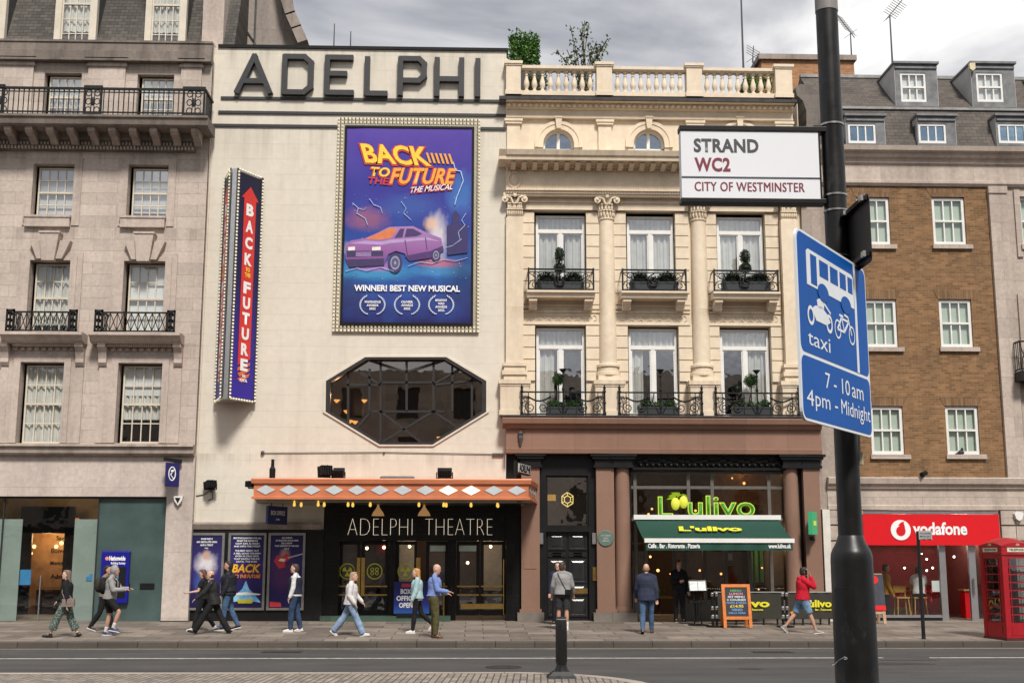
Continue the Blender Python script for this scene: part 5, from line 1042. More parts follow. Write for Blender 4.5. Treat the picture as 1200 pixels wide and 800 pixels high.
for i, px in enumerate((603, 712.2, 821.3, 927)):
    flat = i in (0, 3); X = PX(px, 345, FY-.05); r = .275; Yc = LY-.02 if not flat else FY-.02
    k = MB()
    if flat: k.box(X-.27, X+.27, FY-.18, LY+.02, zs0, zs1)
    else: k.lathe((X, Yc, zs0), [(r*1.03, 0), (r*1.03, .3), (r, 1.6), (r*.93, 3.2), (r*.86, zs1-zs0)], 24)
    c_ = k.build('pilaster' if flat else 'column', M_col, cb_, smooth=not flat)
    k = MB(); capital(k, X, Yc if not flat else FY+.08, zc0, zc1, r*.92, flat); k.build('capital', M_col, c_, smooth=True)
    k = MB()
    for a, b, g_ in ((441, 447, .06), (436, 441, .11), (431, 436, .05), (427, 431, .09)):
        za, zb_ = PZ(760, b), PZ(760, a); rr = r+g_
        if flat or a == 441: k.box(X-rr, X+rr, (FY-.18 if flat else Yc-r)-g_, LY, za, zb_)
        else: k.lathe((X, Yc, za), [(rr-.02, 0), (rr, .02), (rr, zb_-za-.02), (rr-.02, zb_-za)], 24)
    zp1 = PZ(760, 447); k.box(X-.44, X+.44, FY-.30, LY+.02, zfl, zp1-.13); k.box(X-.49, X+.49, FY-.35, LY+.02, zp1-.13, zp1); k.box(X-.46, X+.46, FY-.32, LY+.02, zp1-.2, zp1-.13); k.box(X-.47, X+.47, FY-.33, LY, zfl, zfl+.15); k.build('pedestal', M_col, c_)
# rusticated jambs, panels, scroll bands
for (u, l) in zip(winU, winL):
    for r, ya, yb in ((u, 249, 362), (l, 380, 446)):
        za, zb_ = PZ(760, yb), PZ(760, ya); st = .375
        for s in (0, 1):
            X0 = r[0]-.42 if s == 0 else r[1]; z = zb_; k = MB()
            while z > za+.1: k.box(X0, X0+.42, LY-.07, LY, max(za, z-st+.028), z); z -= st
            k.build('quoin', M_butter, cb_)
    k = MB(); X0, X1 = u[0]-.4, u[1]+.4; z = PZ(760, 372.5); k.box(X0, X1, LY-.06, LY, z-.16, z+.16); k.box(X0, X1, LY-.10, LY, z+.16, z+.22); k.box(X0, X1, LY-.10, LY, z-.22, z-.16); n = 15
    for i in range(n):
        xx = X0+.1+(X1-X0-.2)*(i+.5)/n; k.tube([(xx+.07*math.cos(t*.7854)*(1 if i % 2 else -1), LY-.07, z+.09*math.sin(t*.7854)) for t in range(7)], .018, 5)
    k.build('scroll_band', M_butter, cb_)
    k = MB(); z1, z0 = PZ(760, 357), PZ(760, 361.5); k.prism(rect(u[0]-.05, u[1]+.05, z0-.12, z1), LY-.04, LY, [rect(u[0]+.05, u[1]-.05, z0-.04, z1-.06)]); k.build('panel', M_butter, cb_)
    k = MB(); z1, z0 = PZ(760, 231), PZ(760, 247); k.prism(rect(u[0]-.42, u[1]+.42, z0, z1), LY-.15, LY); k.box(u[0]-.45, u[1]+.45, LY-.19, LY, z0+.22, z0+.28); k.build('lintel', M_butter, cb_)
def casement(r, Y, ztr, gap, mid=True):
    x0, x1, z0, z1 = r; k = MB(); f = .075
    k.box(x0, x0+f, Y-.05, Y+.05, z0, z1); k.box(x1-f, x1, Y-.05, Y+.05, z0, z1); k.box(x0+f, x1-f, Y-.05, Y+.05, z1-f, z1); k.box(x0+f, x1-f, Y-.06, Y+.05, ztr-.06, ztr+.06); k.box(x0+f, x1-f, Y-.05, Y+.05, z0, z0+f)
    xm = (x0+x1)/2; k.box(xm-.065, xm+.065, Y-.055, Y+.05, z0+f, ztr-.06)
    for a, b in ((x0+f, xm-.065), (xm+.065, x1-f)): k.prism(rect(a, b, z0+f, ztr-.06), Y-.03, Y+.03, [rect(a+.035, b-.035, z0+f+.05, ztr-.1)])
    wn = k.build('window', M_white, cb_); g_ = MB(); g_.add([(x0+f, Y, z0+f), (x1-f, Y, z0+f), (x1-f, Y, z1-f), (x0+f, Y, z1-f)], [(0, 1, 2, 3)]); g_.build('pane', M_uglass, wn)
    drape(wn, x0+f, x1-f, z0, ztr, Y+.10, 'curtain', None, gap); drape(wn, x0+f, x1-f, ztr, z1, Y+.10, 'curtain'); return wn
for i, r in enumerate(winU): casement((r[0]+.06, r[1]-.03, r[2], r[3]-.12), LY+.22, PZ(760, 272.5, LY+.2), (.45, .62) if i == 0 else None)
for i, r in enumerate(winL): casement((r[0]+.05, r[1]-.03, r[2], r[3]-.06), LY+.22, PZ(760, 407.5, LY+.2), ((.36, 1.2), (.28, 1.2), (-.2, .52))[i])
# iron balconies
def spiral(k, c, r, t0, turns, s=1, w_=.014):
    pts = []
    for i in range(int(turns*10)+1): t = t0+s*i*.6283; q = r*(1-i/(turns*10)*.8); pts.append((c[0]+q*math.cos(t), c[1], c[2]+q*math.sin(t)))
    k.tube(pts, w_, 5)
for i, (a, b) in enumerate(((617.5, 697.5), (728, 806), (835.5, 914))):
    Y = FY-.45; X0, X1 = PX(a, 344, Y), PX(b, 344, Y); z1, z0 = PZ(760, 341.5, Y), PZ(760, 349, Y)
    k = MB(); k.profile([(LY, z1), (Y-.1, z1), (Y-.1, z1-.06), (Y-.03, z1-.1), (Y, z0), (LY, z0)], X0, X1)
    for s in (X0+.07, X1-.32): k.profile([(LY, z0), (Y+.05, z0), (Y+.05, z0-.1), (Y+.2, z0-.18), (Y+.25, z0-.32), (LY, z0-.34)], s, s+.25)
    bal = k.build('balcony', M_butter, cb_); k = MB(); zr = PZ(760, 315.5, Y); e0, e1 = X0+.05, X1-.05
    k.box(e0, e1, Y-.025, Y+.025, zr-.05, zr); k.box(e0, e1, Y-.02, Y+.02, z1+.03, z1+.07); k.box(e0, e1, Y-.015, Y+.015, zr-.13, zr-.10)
    for x in (e0, e1): k.box(x-.025, x+.025, Y-.03, Y+.03, z1, zr+.02); k.box(x-.015, x+.015, Y, LY, zr-.04, zr); k.box(x-.015, x+.015, Y, LY, z1+.03, z1+.07)
    zm = (z1+zr)/2-.03; L = e1-e0
    for s in (-1, 1):
        xm = (e0+e1)/2; c = xm+s*(L/2-.2); spiral(k, (c, Y, zm-.12), .17, 0 if s > 0 else math.pi, 1.6, s); spiral(k, (c-s*.03, Y, zm+.16), .12, 0, 1.5, -s)
        k.tube([(xm+s*L/2, Y, zm+.25), (c-s*.12, Y, zm+.05), (c-s*.2, Y, z1+.06)], .014, 5)
    spiral(k, ((e0+e1)/2, Y, zm), .24, 1.57, 1.0, 1, .022); spiral(k, ((e0+e1)/2, Y, zm), .13, 1.57, 1, 1, .03); k.build('railing', M_iron, bal)
for i, (a, b) in enumerate(((611.5, 708.5), (726, 822.5), (839, 936))):
    Y = FY-.42; e0, e1 = PX(a, 470, Y), PX(b, 470, Y); z1, zr = PZ(760, 487.5, Y), PZ(760, 459, Y); k = MB(); L = e1-e0; xm = (e0+e1)/2
    k.box(e0, e1, Y-.022, Y+.022, zr-.045, zr); k.box(e0, e1, Y-.02, Y+.02, z1+.03, z1+.07)
    for x in (e0, e1):
        k.lathe((x, Y, z1), [(.05, 0), (.05, .1), (.03, .14), (.03, .35), (.05, .4), (.03, .45), (.03, .7), (.055, .74), (.03, .8), (.045, .86), (.012, .95)], 8)
    for s in (-1, 1):
        for u in (.16, .42): k.box(xm+s*L*u-.012, xm+s*L*u+.012, Y-.012, Y+.012, z1, zr)
        cx_ = xm+s*L*.29
        k.tube([(cx_-.35+.7*j/8, Y-.02, zr-.16-.14*math.sin(math.pi*j/8)) for j in range(9)], .026, 6)
        spiral(k, (cx_-s*.12, Y, z1+.26), .17, 1.57, 1.6, s, .016); spiral(k, (cx_+s*.28, Y, z1+.26), .17, 1.57, 1.6, -s, .016); spiral(k, (xm+s*L*.45, Y, zr-.22), .1, 0, 1.3, s)
        k.tube([(xm+s*.06, Y, z1+.1), (xm+s*.25, Y, z1+.45), (xm+s*.2, Y, zr-.05)], .016, 5)
    zf = PZ(760, 433, Y); k.lathe((xm, Y, z1), [(.04, 0), (.03, .2), (.045, .3), (.025, .4), (.025, .75), (.05, .8), (.025, .9), (.02, zf-z1-.25), (.05, zf-z1-.2), (.02, zf-z1-.12), (.06, zf-z1-.08), (.13, zf-z1), (.1, zf-z1)], 8)
    k.build('railing', M_iron, cb_)
# granite fascia
k = MB(); g0, g1, g2, g3 = (PZ(760, y_, FY-.45) for y_ in (531, 525, 503, 489)); GX0, GX1 = PX(593, 515, FY-.4), PX(963, 515, FY-.4)
k.profile([(FY+.3, g0), (FY-.40, g0), (FY-.42, g1-.02), (FY-.36, g1), (FY-.36, g2), (FY-.46, g2+.02), (FY-.5, g2+.12), (FY-.6, g2+.16), (FY-.64, g3-.06), (FY-.6, g3), (FY+.3, g3)], GX0, GX1); k.profile([(FY-.3, g2+.02), (FY-.5, g2+.12), (FY-.6, g2+.16), (FY-.64, g3-.06), (FY-.6, g3), (FY-.3, g3)], PX(589, 496, FY-.6), GX0); k.build('fascia', M_granite, cb_)
k = MB(); k.box(PX(588, 489, FY-.6), GX1+.05, FY-.66, FY+.1, g3+.003, g3+.035); k.build('lead_flashing', M_leadd, cb_)
k = MB(); X, Z = P(610, 514, FY-.4); k.lathe((X, FY-.42, Z-.2), [(.03, 0), (.05, .1), (.08, .22), (.06, .3), (.09, .36), (.02, .44)], 8); k.build('ornament', M_leadd, cb_)
# ground floor piers
gb = PZ(760, 717); gk, gc = PZ(760, 548, FY-.2), g0
def pier(a, b, rnd=False, Y=FY-.22):
    X0, X1 = PX(a, 640, Y), PX(b, 640, Y); k = MB(); xm = (X0+X1)/2; r = (X1-X0)/2
    if rnd: k.lathe((xm, Y+r, gb), [(r*1.15, 0), (r*1.15, .08), (r*1.05, .14), (r, .2), (r*.97, 2.5), (r*.9, gk-gb)], 24)
    else: k.box(X0, X1, Y, FY+.2, gb, gk); k.box(X0-.05, X1+.05, Y-.05, FY+.2, gb, gb+.1)
    p = k.build('granite_column' if rnd else 'granite_pilaster', M_granitep, cb_, smooth=rnd)
    k = MB(); k.box(X0-.12, X1+.12, Y-.12, FY+.2, -.1, gb); k.build('base', plain('grey_base_stone', (.16, .14, .12), .7, 0, .2, 3), p)
    k = MB(); k.box(X0-.04, X1+.04, Y-.04, FY+.2, gk, gc-.16); k.box(X0-.12, X1+.12, Y-.12, FY+.2, gc-.16, gc-.08); k.box(X0-.18, X1+.18, Y-.16, FY+.2, gc-.08, gc-.003); k.box(X0-.08, X1+.08, Y-.08, FY+.2, gk, gk+.08); k.build('capital', M_black, p); return p
pier(611, 632.5); pier(699.5, 720.5); pier(721.5, 740.5, True, FY-.245); pier(922.5, 941, True, FY-.245); pier(944.5, 963.5)
k = MB(); k.box(PX(593, 640), PX(633, 640), FY+.05, FY+.35, -.1, gc)
k.build('backing_wall', M_black, cb_)
for a, b in ((699, 741), (921, 964)): k = MB(); k.box(PX(a, 640), PX(b, 640), FY+.05, FY+.35, -.1, gc); k.build('backing_wall', M_black, cb_)
k = MB(); k.box(PX(742, 722), PX(756, 722), FY-.02, FY+.2, -.1, .14); k.build('base_course', plain('grey_base_stone', (.16, .14, .12), .7, 0, .2, 3), cb_)
# door bay
k = MB(); D0, D1 = PX(632, 640), PX(700, 640); dz0, dz1 = PZ(665, 617), PZ(665, 557); dx0, dx1 = PX(640, 640), PX(690, 640)
wall(k, D0-.1, D1+.1, -.1, gc, [(dx0, dx1, dz0, dz1), (dx0, dx1, -.1, dz0-.15)], FY-.02, .2); db = k.build('door_surround', M_black, cb_)
k = MB(); k.prism(rect(dx0, dx1, dz0, dz1), FY+.03, FY+.1, [rect(dx0+.05, dx1-.05, dz0+.05, dz1-.05)]); k.build('transom_frame', M_blackm, db); k = MB(); k.add([(dx0, FY+.08, dz0), (dx1, FY+.08, dz0), (dx1, FY+.08, dz1), (dx0, FY+.08, dz1)], [(0, 1, 2, 3)]); k.build('transom_pane', glass('fanlight_glass', (.8, .8, .75), .34), db)
room(cb_, D0, D1, FY+.4, FY+3, dz0-.3, gc, plain('hall_paint', (.35, .32, .25), .8), 'entrance_hall')
k = MB(); X, Z = P(665, 585, FY+.9)
for t in range(3): k.tube([(X+(.2-.09*t)*math.cos(i*1.0472+.52), FY+.9, Z+(.22-.1*t)*math.sin(i*1.0472+.52)) for i in range(7)], .014, 5) if t < 2 else [k.cyl((X+.11*math.cos(i*1.0472+.52), FY+.9, Z+.12*math.sin(i*1.0472+.52)), (X+.2*math.cos(i*1.0472+.52), FY+.9, Z+.22*math.sin(i*1.0472+.52)), .012, None, 5) for i in range(6)]
k.build('hall_lantern', emit('lantern_glow', (1, .75, .25), 1.2), cb_)
k = MB(); X, Z = P(647, 582, FY+2); k.box(X-.25, X+.12, FY+2, FY+2.05, Z-.12, Z+.08); k.build('lit_picture', emit('warm_lamp2', (.9, .5, .10), .5), cb_)
k = MB(); ry = FY+.12
k.box(dx0, dx1, ry, ry+.08, .0, dz0-.15); dr = k.build('door', M_black, db)
xm = (dx0+dx1)/2
def dpanel(a, b, c, d): 
    k = MB(); k.prism(rect(a, b, c, d), ry-.035, ry, [rect(a+.05, b-.05, c+.05, d-.05)]); k.add([(a+.05, ry-.005, c+.05), (b-.05, ry-.005, c+.05), (b-.05, ry-.005, d-.05), (a+.05, ry-.005, d-.05), (a+.13, ry-.035, c+.12), (b-.13, ry-.035, c+.12), (b-.13, ry-.035, d-.12), (a+.13, ry-.035, d-.12)], [(0, 1, 5, 4), (1, 2, 6, 5), (2, 3, 7, 6), (3, 0, 4, 7), (4, 5, 6, 7)]); k.build('door_panel', plain('gloss_black_paint', (.022, .022, .023), .2, 0, .2), dr)
for s in (-1, 1):
    a, b = (dx0+.06, xm-.05) if s < 0 else (xm+.05, dx1-.06)
    for c, d in ((624, 644), (647, 652), (654, 683), (684, 697), (699, 722)): dpanel(a, b, PZ(665, d), PZ(665, c))
k = MB(); e0, e1, e2, e3 = RC(672, 689, 688.5, 695, ry-.05); k.box(e0, e1, ry-.05, ry-.03, e2, e3); k.build('letter_plate', M_brass, dr); k = MB(); e0, e1, e2, e3 = RC(644, 690, 653, 695, ry-.05); k.box(e0, e1, ry-.05, ry-.03, e2, e3); k.build('letter_plate', M_brass, dr)
k = MB(); e0, e1, e2, e3 = RC(694.5, 664, 699.2, 680, FY-.03); k.box(e0, e1, FY-.06, FY-.01, e2, e3); k.build('bell_plate', M_brass, db)
for px in (634.5, 696.5): k = MB(); e0, e1, e2, e3 = RC(px-2.5, 624, px+2, 637, FY-.1); k.box(e0, e1, FY-.12, FY, e2, e3); k.build('entry_phone', M_steel, db)
t = empty('round_plaque', (PX(709.8, 630, FY-.25), FY-.22, PZ(710, 630, FY-.25)), 'round green commemorative plaque on the granite pilaster beside the black door', 'plaque')
k = MB(); X, Z = P(709.8, 630.5, FY-.25); k.lathe((X, FY-.22, Z), [(.245, 0), (.245, .02), (.225, .035), (.225, .03), (0.001, .03)], 24, (0, -1, 0)); pq = k.build('disc', plain('verdigris', (.10, .16, .135), .5), t)
for j, (s, w_) in enumerate((('CITY OF WESTMINSTER', .30), ('LONDON', .16), ('HERITAGE', .2))): text(s, X-w_/2, X+w_/2, Z+.06-.08*j, Z+.11-.08*j, FY-.2555, plain('plaque_cream', (.45, .45, .4), .5), pq)
k = MB(); e0, e1, e2, e3 = RC(614, 658, 629, 666, FY-.23); k.box(e0, e1, FY-.235, FY-.2, e2, e3); tag(k.build('stone_tablet', M_granite), 'flat inscribed granite tablet low on the pilaster left of the black door', 'plaque')
# restaurant shopfront
RX0, RX1 = PX(741, 640), PX(923, 640); rz = PZ(830, 552); k = MB(); z0 = gc; RY = FY+.15
k.box(RX0, RX1, FY-.05, FY+.3, rz, gc); k.box(RX0, RX1, FY-.16, FY, rz+.03, rz+.1)
n = 24
for i in range(n):
    xx = RX0+.15+(RX1-RX0-.3)*(i+.5)/n; zz = (rz+gc)/2+.02; k.ball((xx, FY-.07, zz+.05*math.sin(i*1.9)), (.13, .07, .09), 7, 5); k.ball((xx+.05, FY-.1, zz-.09), (.06, .05, .07), 6, 4)
k.build('carved_frieze', M_black, cb_)
M_rf = plain('grey_bronze_frame', (.12, .112, .10), .5, .2)
k = MB()
ztr, zaw, zlow = PZ(830, 570.5), PZ(830, 608), PZ(830, 690)
for z in (rz-.02, ztr, zaw): k.box(RX0, RX1, RY-.04, RY+.05, z-.05, z+.04)
for px, a, b in ((745, .2, rz), (808, zaw, rz), (836, zaw, rz), (903, .2, rz), (922, .2, rz), (757, .2, zaw), (790, .2, zaw), (802, .2, zaw), (825, .2, zaw), (850, .2, zaw), (878, .2, zaw)): X = PX(px, 640, RY); k.box(X-.05, X+.05, RY-.057, RY+.057, a if a > .5 else .04, b)
k.box(PX(800, 700, RY), RX1, RY-.05, RY+.06, .1, .75); rsf = k.build('shopfront', M_rf, cb_)
k = MB(); xa, xb = PX(757, 640, RY), PX(789, 640, RY)
k.add([(RX0, RY, zaw), (RX1, RY, zaw), (RX1, RY, rz), (RX0, RY, rz)], [(0, 1, 2, 3)]); k.add([(xb, RY, .2), (RX1, RY, .2), (RX1, RY, zaw), (xb, RY, zaw)], [(0, 1, 2, 3)]); k.add([(RX0, RY, .2), (xa, RY, .2), (xa, RY, zaw), (RX0, RY, zaw)], [(0, 1, 2, 3)]); k.build('glazing', glass('restaurant_glass', (.66, .66, .62), .09), rsf)
room(cb_, RX0-.1, RX1+.1, RY+.1, FY+7, .02, gc-.1, plain('restaurant_wall', (.085, .06, .045), .8), 'dining_room')
k = MB(); k.box(PX(838, 580, 40), PX(900, 580, 40), 40, 40.1, PZ(870, 590, 40), PZ(870, 555, 40)); k.build('timber_ceiling', plain('honey_timber', (.42, .22, .08), .5, 0, .3), cb_)
random.seed(11)
for px, py, y in ((764, 596, 39), (760, 602, 40), (771, 668, 40), (762, 652, 38.6), (820, 668, 40), (845, 672, 41), (893, 665, 39.5), (900, 578, 39.2), (815, 598, 40), (858, 700, 40), (889, 690, 39), (786, 672, 41), (858, 560, 39.5), (872, 566, 40), (886, 574, 40.5)):
    X, Z = P(px, py, y); k = MB(); k.ball((X, y, Z), random.uniform(.025, .05), 8, 6); k.build('lamp', emit('restaurant_lamp', (1, .45, .14), 2.2), cb_)
for px, z, e in ((775, 2.6, 30), (870, 2.6, 45), (870, 5.0, 30)): l = bpy.data.lights.new('restaurant_light', 'POINT'); l.energy = e; l.color = (1, .62, .32); l.shadow_soft_size = .2; o = bpy.data.objects.new('restaurant_light', l); COL.objects.link(o); o.parent = cb_; o.location = Vector((PX(px, 640, 40), 40, z))-origin_of(cb_)
# tables with cloths and a few bottles inside, green wine shelf
for px, y in ((832, 39.2), (858, 39.6), (884, 39.0), (772, 41)):
    X = PX(px, 700, y); k = MB(); k.box(X-.4, X+.4, y-.4, y+.4, .70, .75); k.cyl((X, y, .05), (X, y, .7), .04); it = k.build('table', plain('dark_walnut', (.10, .05, .03), .4, 0, .3), cb_)
    k = MB(); k.lathe((X, y, .75), [(.04, 0), (.04, .18), (.015, .24), (.015, .32)], 8); k.lathe((X+.2, y+.05, .75), [(.03, 0), (.008, .02), (.008, .1), (.035, .13), (.03, .2)], 8); k.build('bottle', plain('bottle_green', (.03, .12, .03), .2), it)
k = MB(); 
for i in range(5): k.box(PX(878, 640, 41)+i*.18, PX(878, 640, 41)+i*.18+.1, 41, 41.1, 1.2, 2.9)
k.build('green_curtain', plain('green_drape', (.05, .22, .04), .7), cb_)
k = MB(); e0, e1, e2, e3 = RC(853, 648, 858, 656, RY+.03); k.box(e0, e1, RY+.02, RY+.03, e2, e3); k.build('window_notice', M_blind, rsf)
# illuminated lettering and olive emblem
LYs = FY-.14
M_lg = emit('lit_green_letters', (.015, .20, .010), .16); M_ly = emit('lit_yellow_edge', (.42, .52, .05), .3)
def lul(x0, x1, y0, y1, par):
    pass
t = empty('restaurant_sign', (PX(827, 605, LYs), LYs, PZ(827, 605, LYs)), 'lit green lettering with yellow edges and olives above the green awning', 'sign')
def letters(s, a, b, c, d):
    x0, x1, z0, z1 = RC(a, c, b, d, LYs)
    text(s, x0, x1, z0, z1, LYs+.02, M_ly, t, 'letter_edge', bold=.022, fit=.0, ext=.0); text(s, x0, x1, z0, z1, LYs, M_lg, t, 'letter', bold=-.012, fit=.0, ext=.02)
letters('L', 772, 788, 582, 604.5); letters('ulivo', 807, 884, 581, 604.5)
k = MB(); z = PZ(780, 604.5, LYs); X = PX(772, 604, LYs)
for px, py in ((791.5, 590), (801, 588)): X, Z = P(px, py, LYs-.05); k.ball((X, LYs-.05, Z), (.135, .08, .19), 12, 8)
k.build('olive', emit('lit_olive', (.55, .58, .05), .3), t, smooth=True)
k = MB()
for (a, b), (c, d) in (((783, 581), (796, 579)), ((786, 577), (800, 580)), ((799, 578), (806, 584)), ((781, 585), (793, 581)), ((794, 583), (796, 576))):
    (ax, az), (bx, bz) = P(a, b, LYs-.03), P(c, d, LYs-.03); v = Vector((bx-ax, 0, bz-az)); n_ = Vector((-v.z, 0, v.x)).normalized()*.055; A = Vector((ax, LYs-.03, az)); k.add([A, A+v*.5+n_, A+v, A+v*.5-n_], [(0, 1, 2, 3), (3, 2, 1, 0)])
k.build('leaf', M_ly, t)
# awning
t = empty('awning', (PX(827, 608), FY, PZ(827, 608)), 'dark green fabric awning with white front bar over the restaurant terrace', 'awning')
AYf = FY-2.1; ax0, ax1 = PX(743.5, 608), PX(911, 608); ax0, ax1 = ax0, ax1; az = PZ(827, 608); fx0, fx1 = PX(755, 635, AYf), PX(930.5, 635, AYf); fz = PZ(842, 633, AYf)
M_awn = plain('dark_green_canvas', (.005, .05, .033), .75, 0, .08, 2, .2)
k = MB(); n = 24; vs = []
for i in range(n+1):
    u = i/n
    for j in range(7): v = j/6; vs.append(((ax0+(ax1-ax0)*u)*(1-v)+(fx0+(fx1-fx0)*u)*v, FY-.1+(AYf-FY+.1)*v, az+(fz-az)*v-.05*math.sin(math.pi*v)-.008*abs(math.sin(i*.785))*math.sin(math.pi*v)))
k.add(vs, [(i*7+j, i*7+7+j, i*7+8+j, i*7+j+1) for i in range(n) for j in range(6)]); k.build('canvas', M_awn, t, smooth=True)
k = MB(); k.box(ax0-.05, ax1+.05, FY-.25, FY-.03, az-.02, az+.12); k.box(fx0, fx1, AYf-.07, AYf+.05, fz-.06, fz+.06); k.build('bar', M_white, t)
k = MB(); vz = PZ(842, 644.5, AYf); vs = []
for i in range(n*2+1): x = fx0+.05+(fx1-fx0-.1)*i/(n*2); vs += [(x, AYf-.03+.012*math.sin(i*.9), vz), (x, AYf-.03, fz-.05)]
k.add(vs, [(2*i, 2*i+2, 2*i+3, 2*i+1) for i in range(n*2)]); va = k.build('valance', M_awn, t)
M_yl2 = plain('yellow_print', (.72, .66, .03), .5)
zv = vz+.06; text('Caffe . Bar . Ristorante . Pizzeria', fx0+.10, PX(820, 640, AYf), zv, zv+.13, AYf-.05, M_wlet, va, 'printed_lettering', bold=.03); text('www.lulivo.uk', PX(900, 640, AYf), fx1-.1, zv, zv+.13, AYf-.05, M_wlet, va, 'printed_lettering', bold=.03)
sl_ = Vector((0, FY-.1-AYf, az-fz)).normalized(); up0 = Vector((0, FY-.1, az)); 
a0, a1 = PX(796, 625, FY-1.2), PX(870, 625, FY-1.2); o0 = Vector((0, FY-1.15, az+(fz-az)*.52)); nn_ = Vector((0, -sl_.z, sl_.y))
text("L'ulivo", a0, a1, -.20, .28, 0, M_yl2, t, 'printed_lettering', bold=.045, o=o0+nn_*.03, u=(1, 0, 0), n=sl_, warp=lambda X, Z: (X+Z*.12, Z))
# green blade sign
t = empty('blade_sign', (PX(952, 614, FY-.5), FY-.25, PZ(952, 626, FY-.5)), 'small lit green blade sign fixed to the right granite pilaster', 'sign')
e0, e1, e2, e3 = RC(946, 599.5, 957, 626, FY-.6); k = MB(); A, B = Vector((e0+.02, FY-.85, 0)), Vector((e1+.03, FY-.35, 0)); u = (B-A).normalized(); c = (A+B)/2+Vector((0, 0, (e2+e3)/2)); nr = u.cross(Vector((0, 0, 1))); k.obox(c, u*(B-A).length/2, nr*.06, (0, 0, (e3-e2)/2)); bx_ = k.build('box', emit('green_sign_face', (.03, .30, .13), .2), t); k = MB(); k.obox(c+nr*.065, u*.14, nr*.004, (0, 0, .07)); k.build('emblem', M_ly, bx_); k = MB(); k.box(c.x, c.x+.05, FY-.5, FY-.2, e2-.16, e2-.05); k.ball((c.x, FY-.55, e2-.12), .07); k.build('bracket', M_black, t)
# ---------------------------------------------------------------- the brick building on the right
BY_ = FY
rb = empty('brick_building', (PX(1090, 727), FY, 0), 'brown brick building with white sash windows, grey slate mansard and red phone shop', 'building')
QX0, QX1 = PX(943, 400), PX(1168, 390); QX2 = PX(1215, 400)+3.2
cz1, cz0 = PZ(1080, 171.5, FY-.35), PZ(1080, 217.5, FY-.05); bz1, bz0 = PZ(1080, 559, FY-.2), PZ(1080, 597, FY-.05)
bw = [RC(1004.5, 231, 1043, 287.5), RC(1093, 231, 1131.5, 287.5), RC(1013, 350.5, 1051.5, 407.5), RC(1101.5, 350.5, 1139.5, 407.5), RC(1020.7, 475.5, 1059, 533), RC(1109, 475.5, 1147.5, 533)]
k = MB(); wall(k, PX(966, 400), QX1, bz0, cz0+.2, bw, FY, .15); k.build('wall', M_brick, rb)
M_rub = stone('rubbed_brick_arch', (.21, .125, .068), (.10, .07, .045), bw=.075, bh=.6, joint=.007, var=.25, streak=.3, jdark=.7, grain=4)
for r in bw:
    window(rb, (r[0]+.01, r[1]-.01, r[2]+.02, r[3]-.02), FY+.09, 3, (1, 1), .085, .04, M_white, 'green', 0)
    k = MB(); k.box(r[0]-.06, r[1]+.16, FY-.09, FY+.12, r[2]-.12, r[2]+.015); k.build('sill', M_rstone, rb)
    k = MB(); k.prism([(r[0]-.02, r[3]), (r[1]+.02, r[3]), (r[1]+.17, r[3]+.30), (r[0]-.17, r[3]+.30)], FY-.012, FY+.02); k.build('brick_arch', M_rub, rb)
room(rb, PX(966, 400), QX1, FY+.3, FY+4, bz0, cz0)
k = MB(); z = (cz1, cz0); h = cz1-cz0
k.profile([(FY+.3, cz0-.02), (FY-.06, cz0-.02), (FY-.12, cz0+.06), (FY-.12, cz0+.14), (FY-.05, cz0+.17), (FY-.05, cz0+h*.56), (FY-.12, cz0+h*.6), (FY-.14, cz0+h*.7), (FY-.25, cz0+h*.74), (FY-.26, cz0+h*.83), (FY-.4, cz0+h*.88), (FY-.44, cz1), (FY+.3, cz1)], QX0, QX2); k.build('cornice', M_rstone, rb)
k = MB(); h = bz1-bz0; k.profile([(FY+.3, bz0), (FY-.10, bz0), (FY-.10, bz0+.12), (FY-.05, bz0+.15), (FY-.05, bz0+h*.62), (FY-.12, bz0+h*.66), (FY-.13, bz0+h*.76), (FY-.22, bz0+h*.8), (FY-.26, bz1-.03), (FY-.22, bz1), (FY+.3, bz1)], PX(969, 575), QX2); k.build('string_course', M_rstone, rb)
for (a, b) in ((943, 968),):
    k = MB(); k.box(PX(a, 350), PX(b+2, 350), FY-.02, FY+.3, bz0, cz0); k.build('stone_pier', M_dirty, rb)
k = MB(); q0, q1 = PX(1168, 390), PX(1189, 390); k.box(q0, q1, FY-.12, FY+.2, bz1, cz0-.02); k.box(q0-.02, q1+.02, FY-.16, FY, cz0-.25, cz0-.02); k.build('stone_pilaster', M_rstone, rb)
# stone wing at the picture's edge
sw = [RC(1197, 230, 1240, 287), RC(1203, 352, 1246, 440), RC(1207, 476, 1250, 556)]
k = MB(); wall(k, q1-.01, QX2, bz1-.05, cz0+.1, sw, FY+.02, .25); k.build('wall', M_rstone, rb)
for r in sw: window(rb, r, FY+.2, 3, (1, 1), .09, .04, M_white, 'green'); k = MB(); k.box(r[0]-.08, r[1]+.08, FY-.1, FY+.1, r[2]-.16, r[2]); k.box(r[0]-.2, r[0]-.02, FY-.04, FY+.02, r[2]-.4, r[3]+.2); k.build('window_surround', M_rstone, rb)
k = MB(); e0, e1, e2, e3 = RC(1196, 399, 1240, 446, FY-.5); railing_lattice(k, e0, e1, FY-.5, FY, e2+.35, e3, 6); k.box(e0-.05, e1+.1, FY-.6, FY, e2, e2+.3); k.build('railing', M_iron, rb)
room(rb, q1, QX2, FY+.3, FY+3, bz1, cz0)
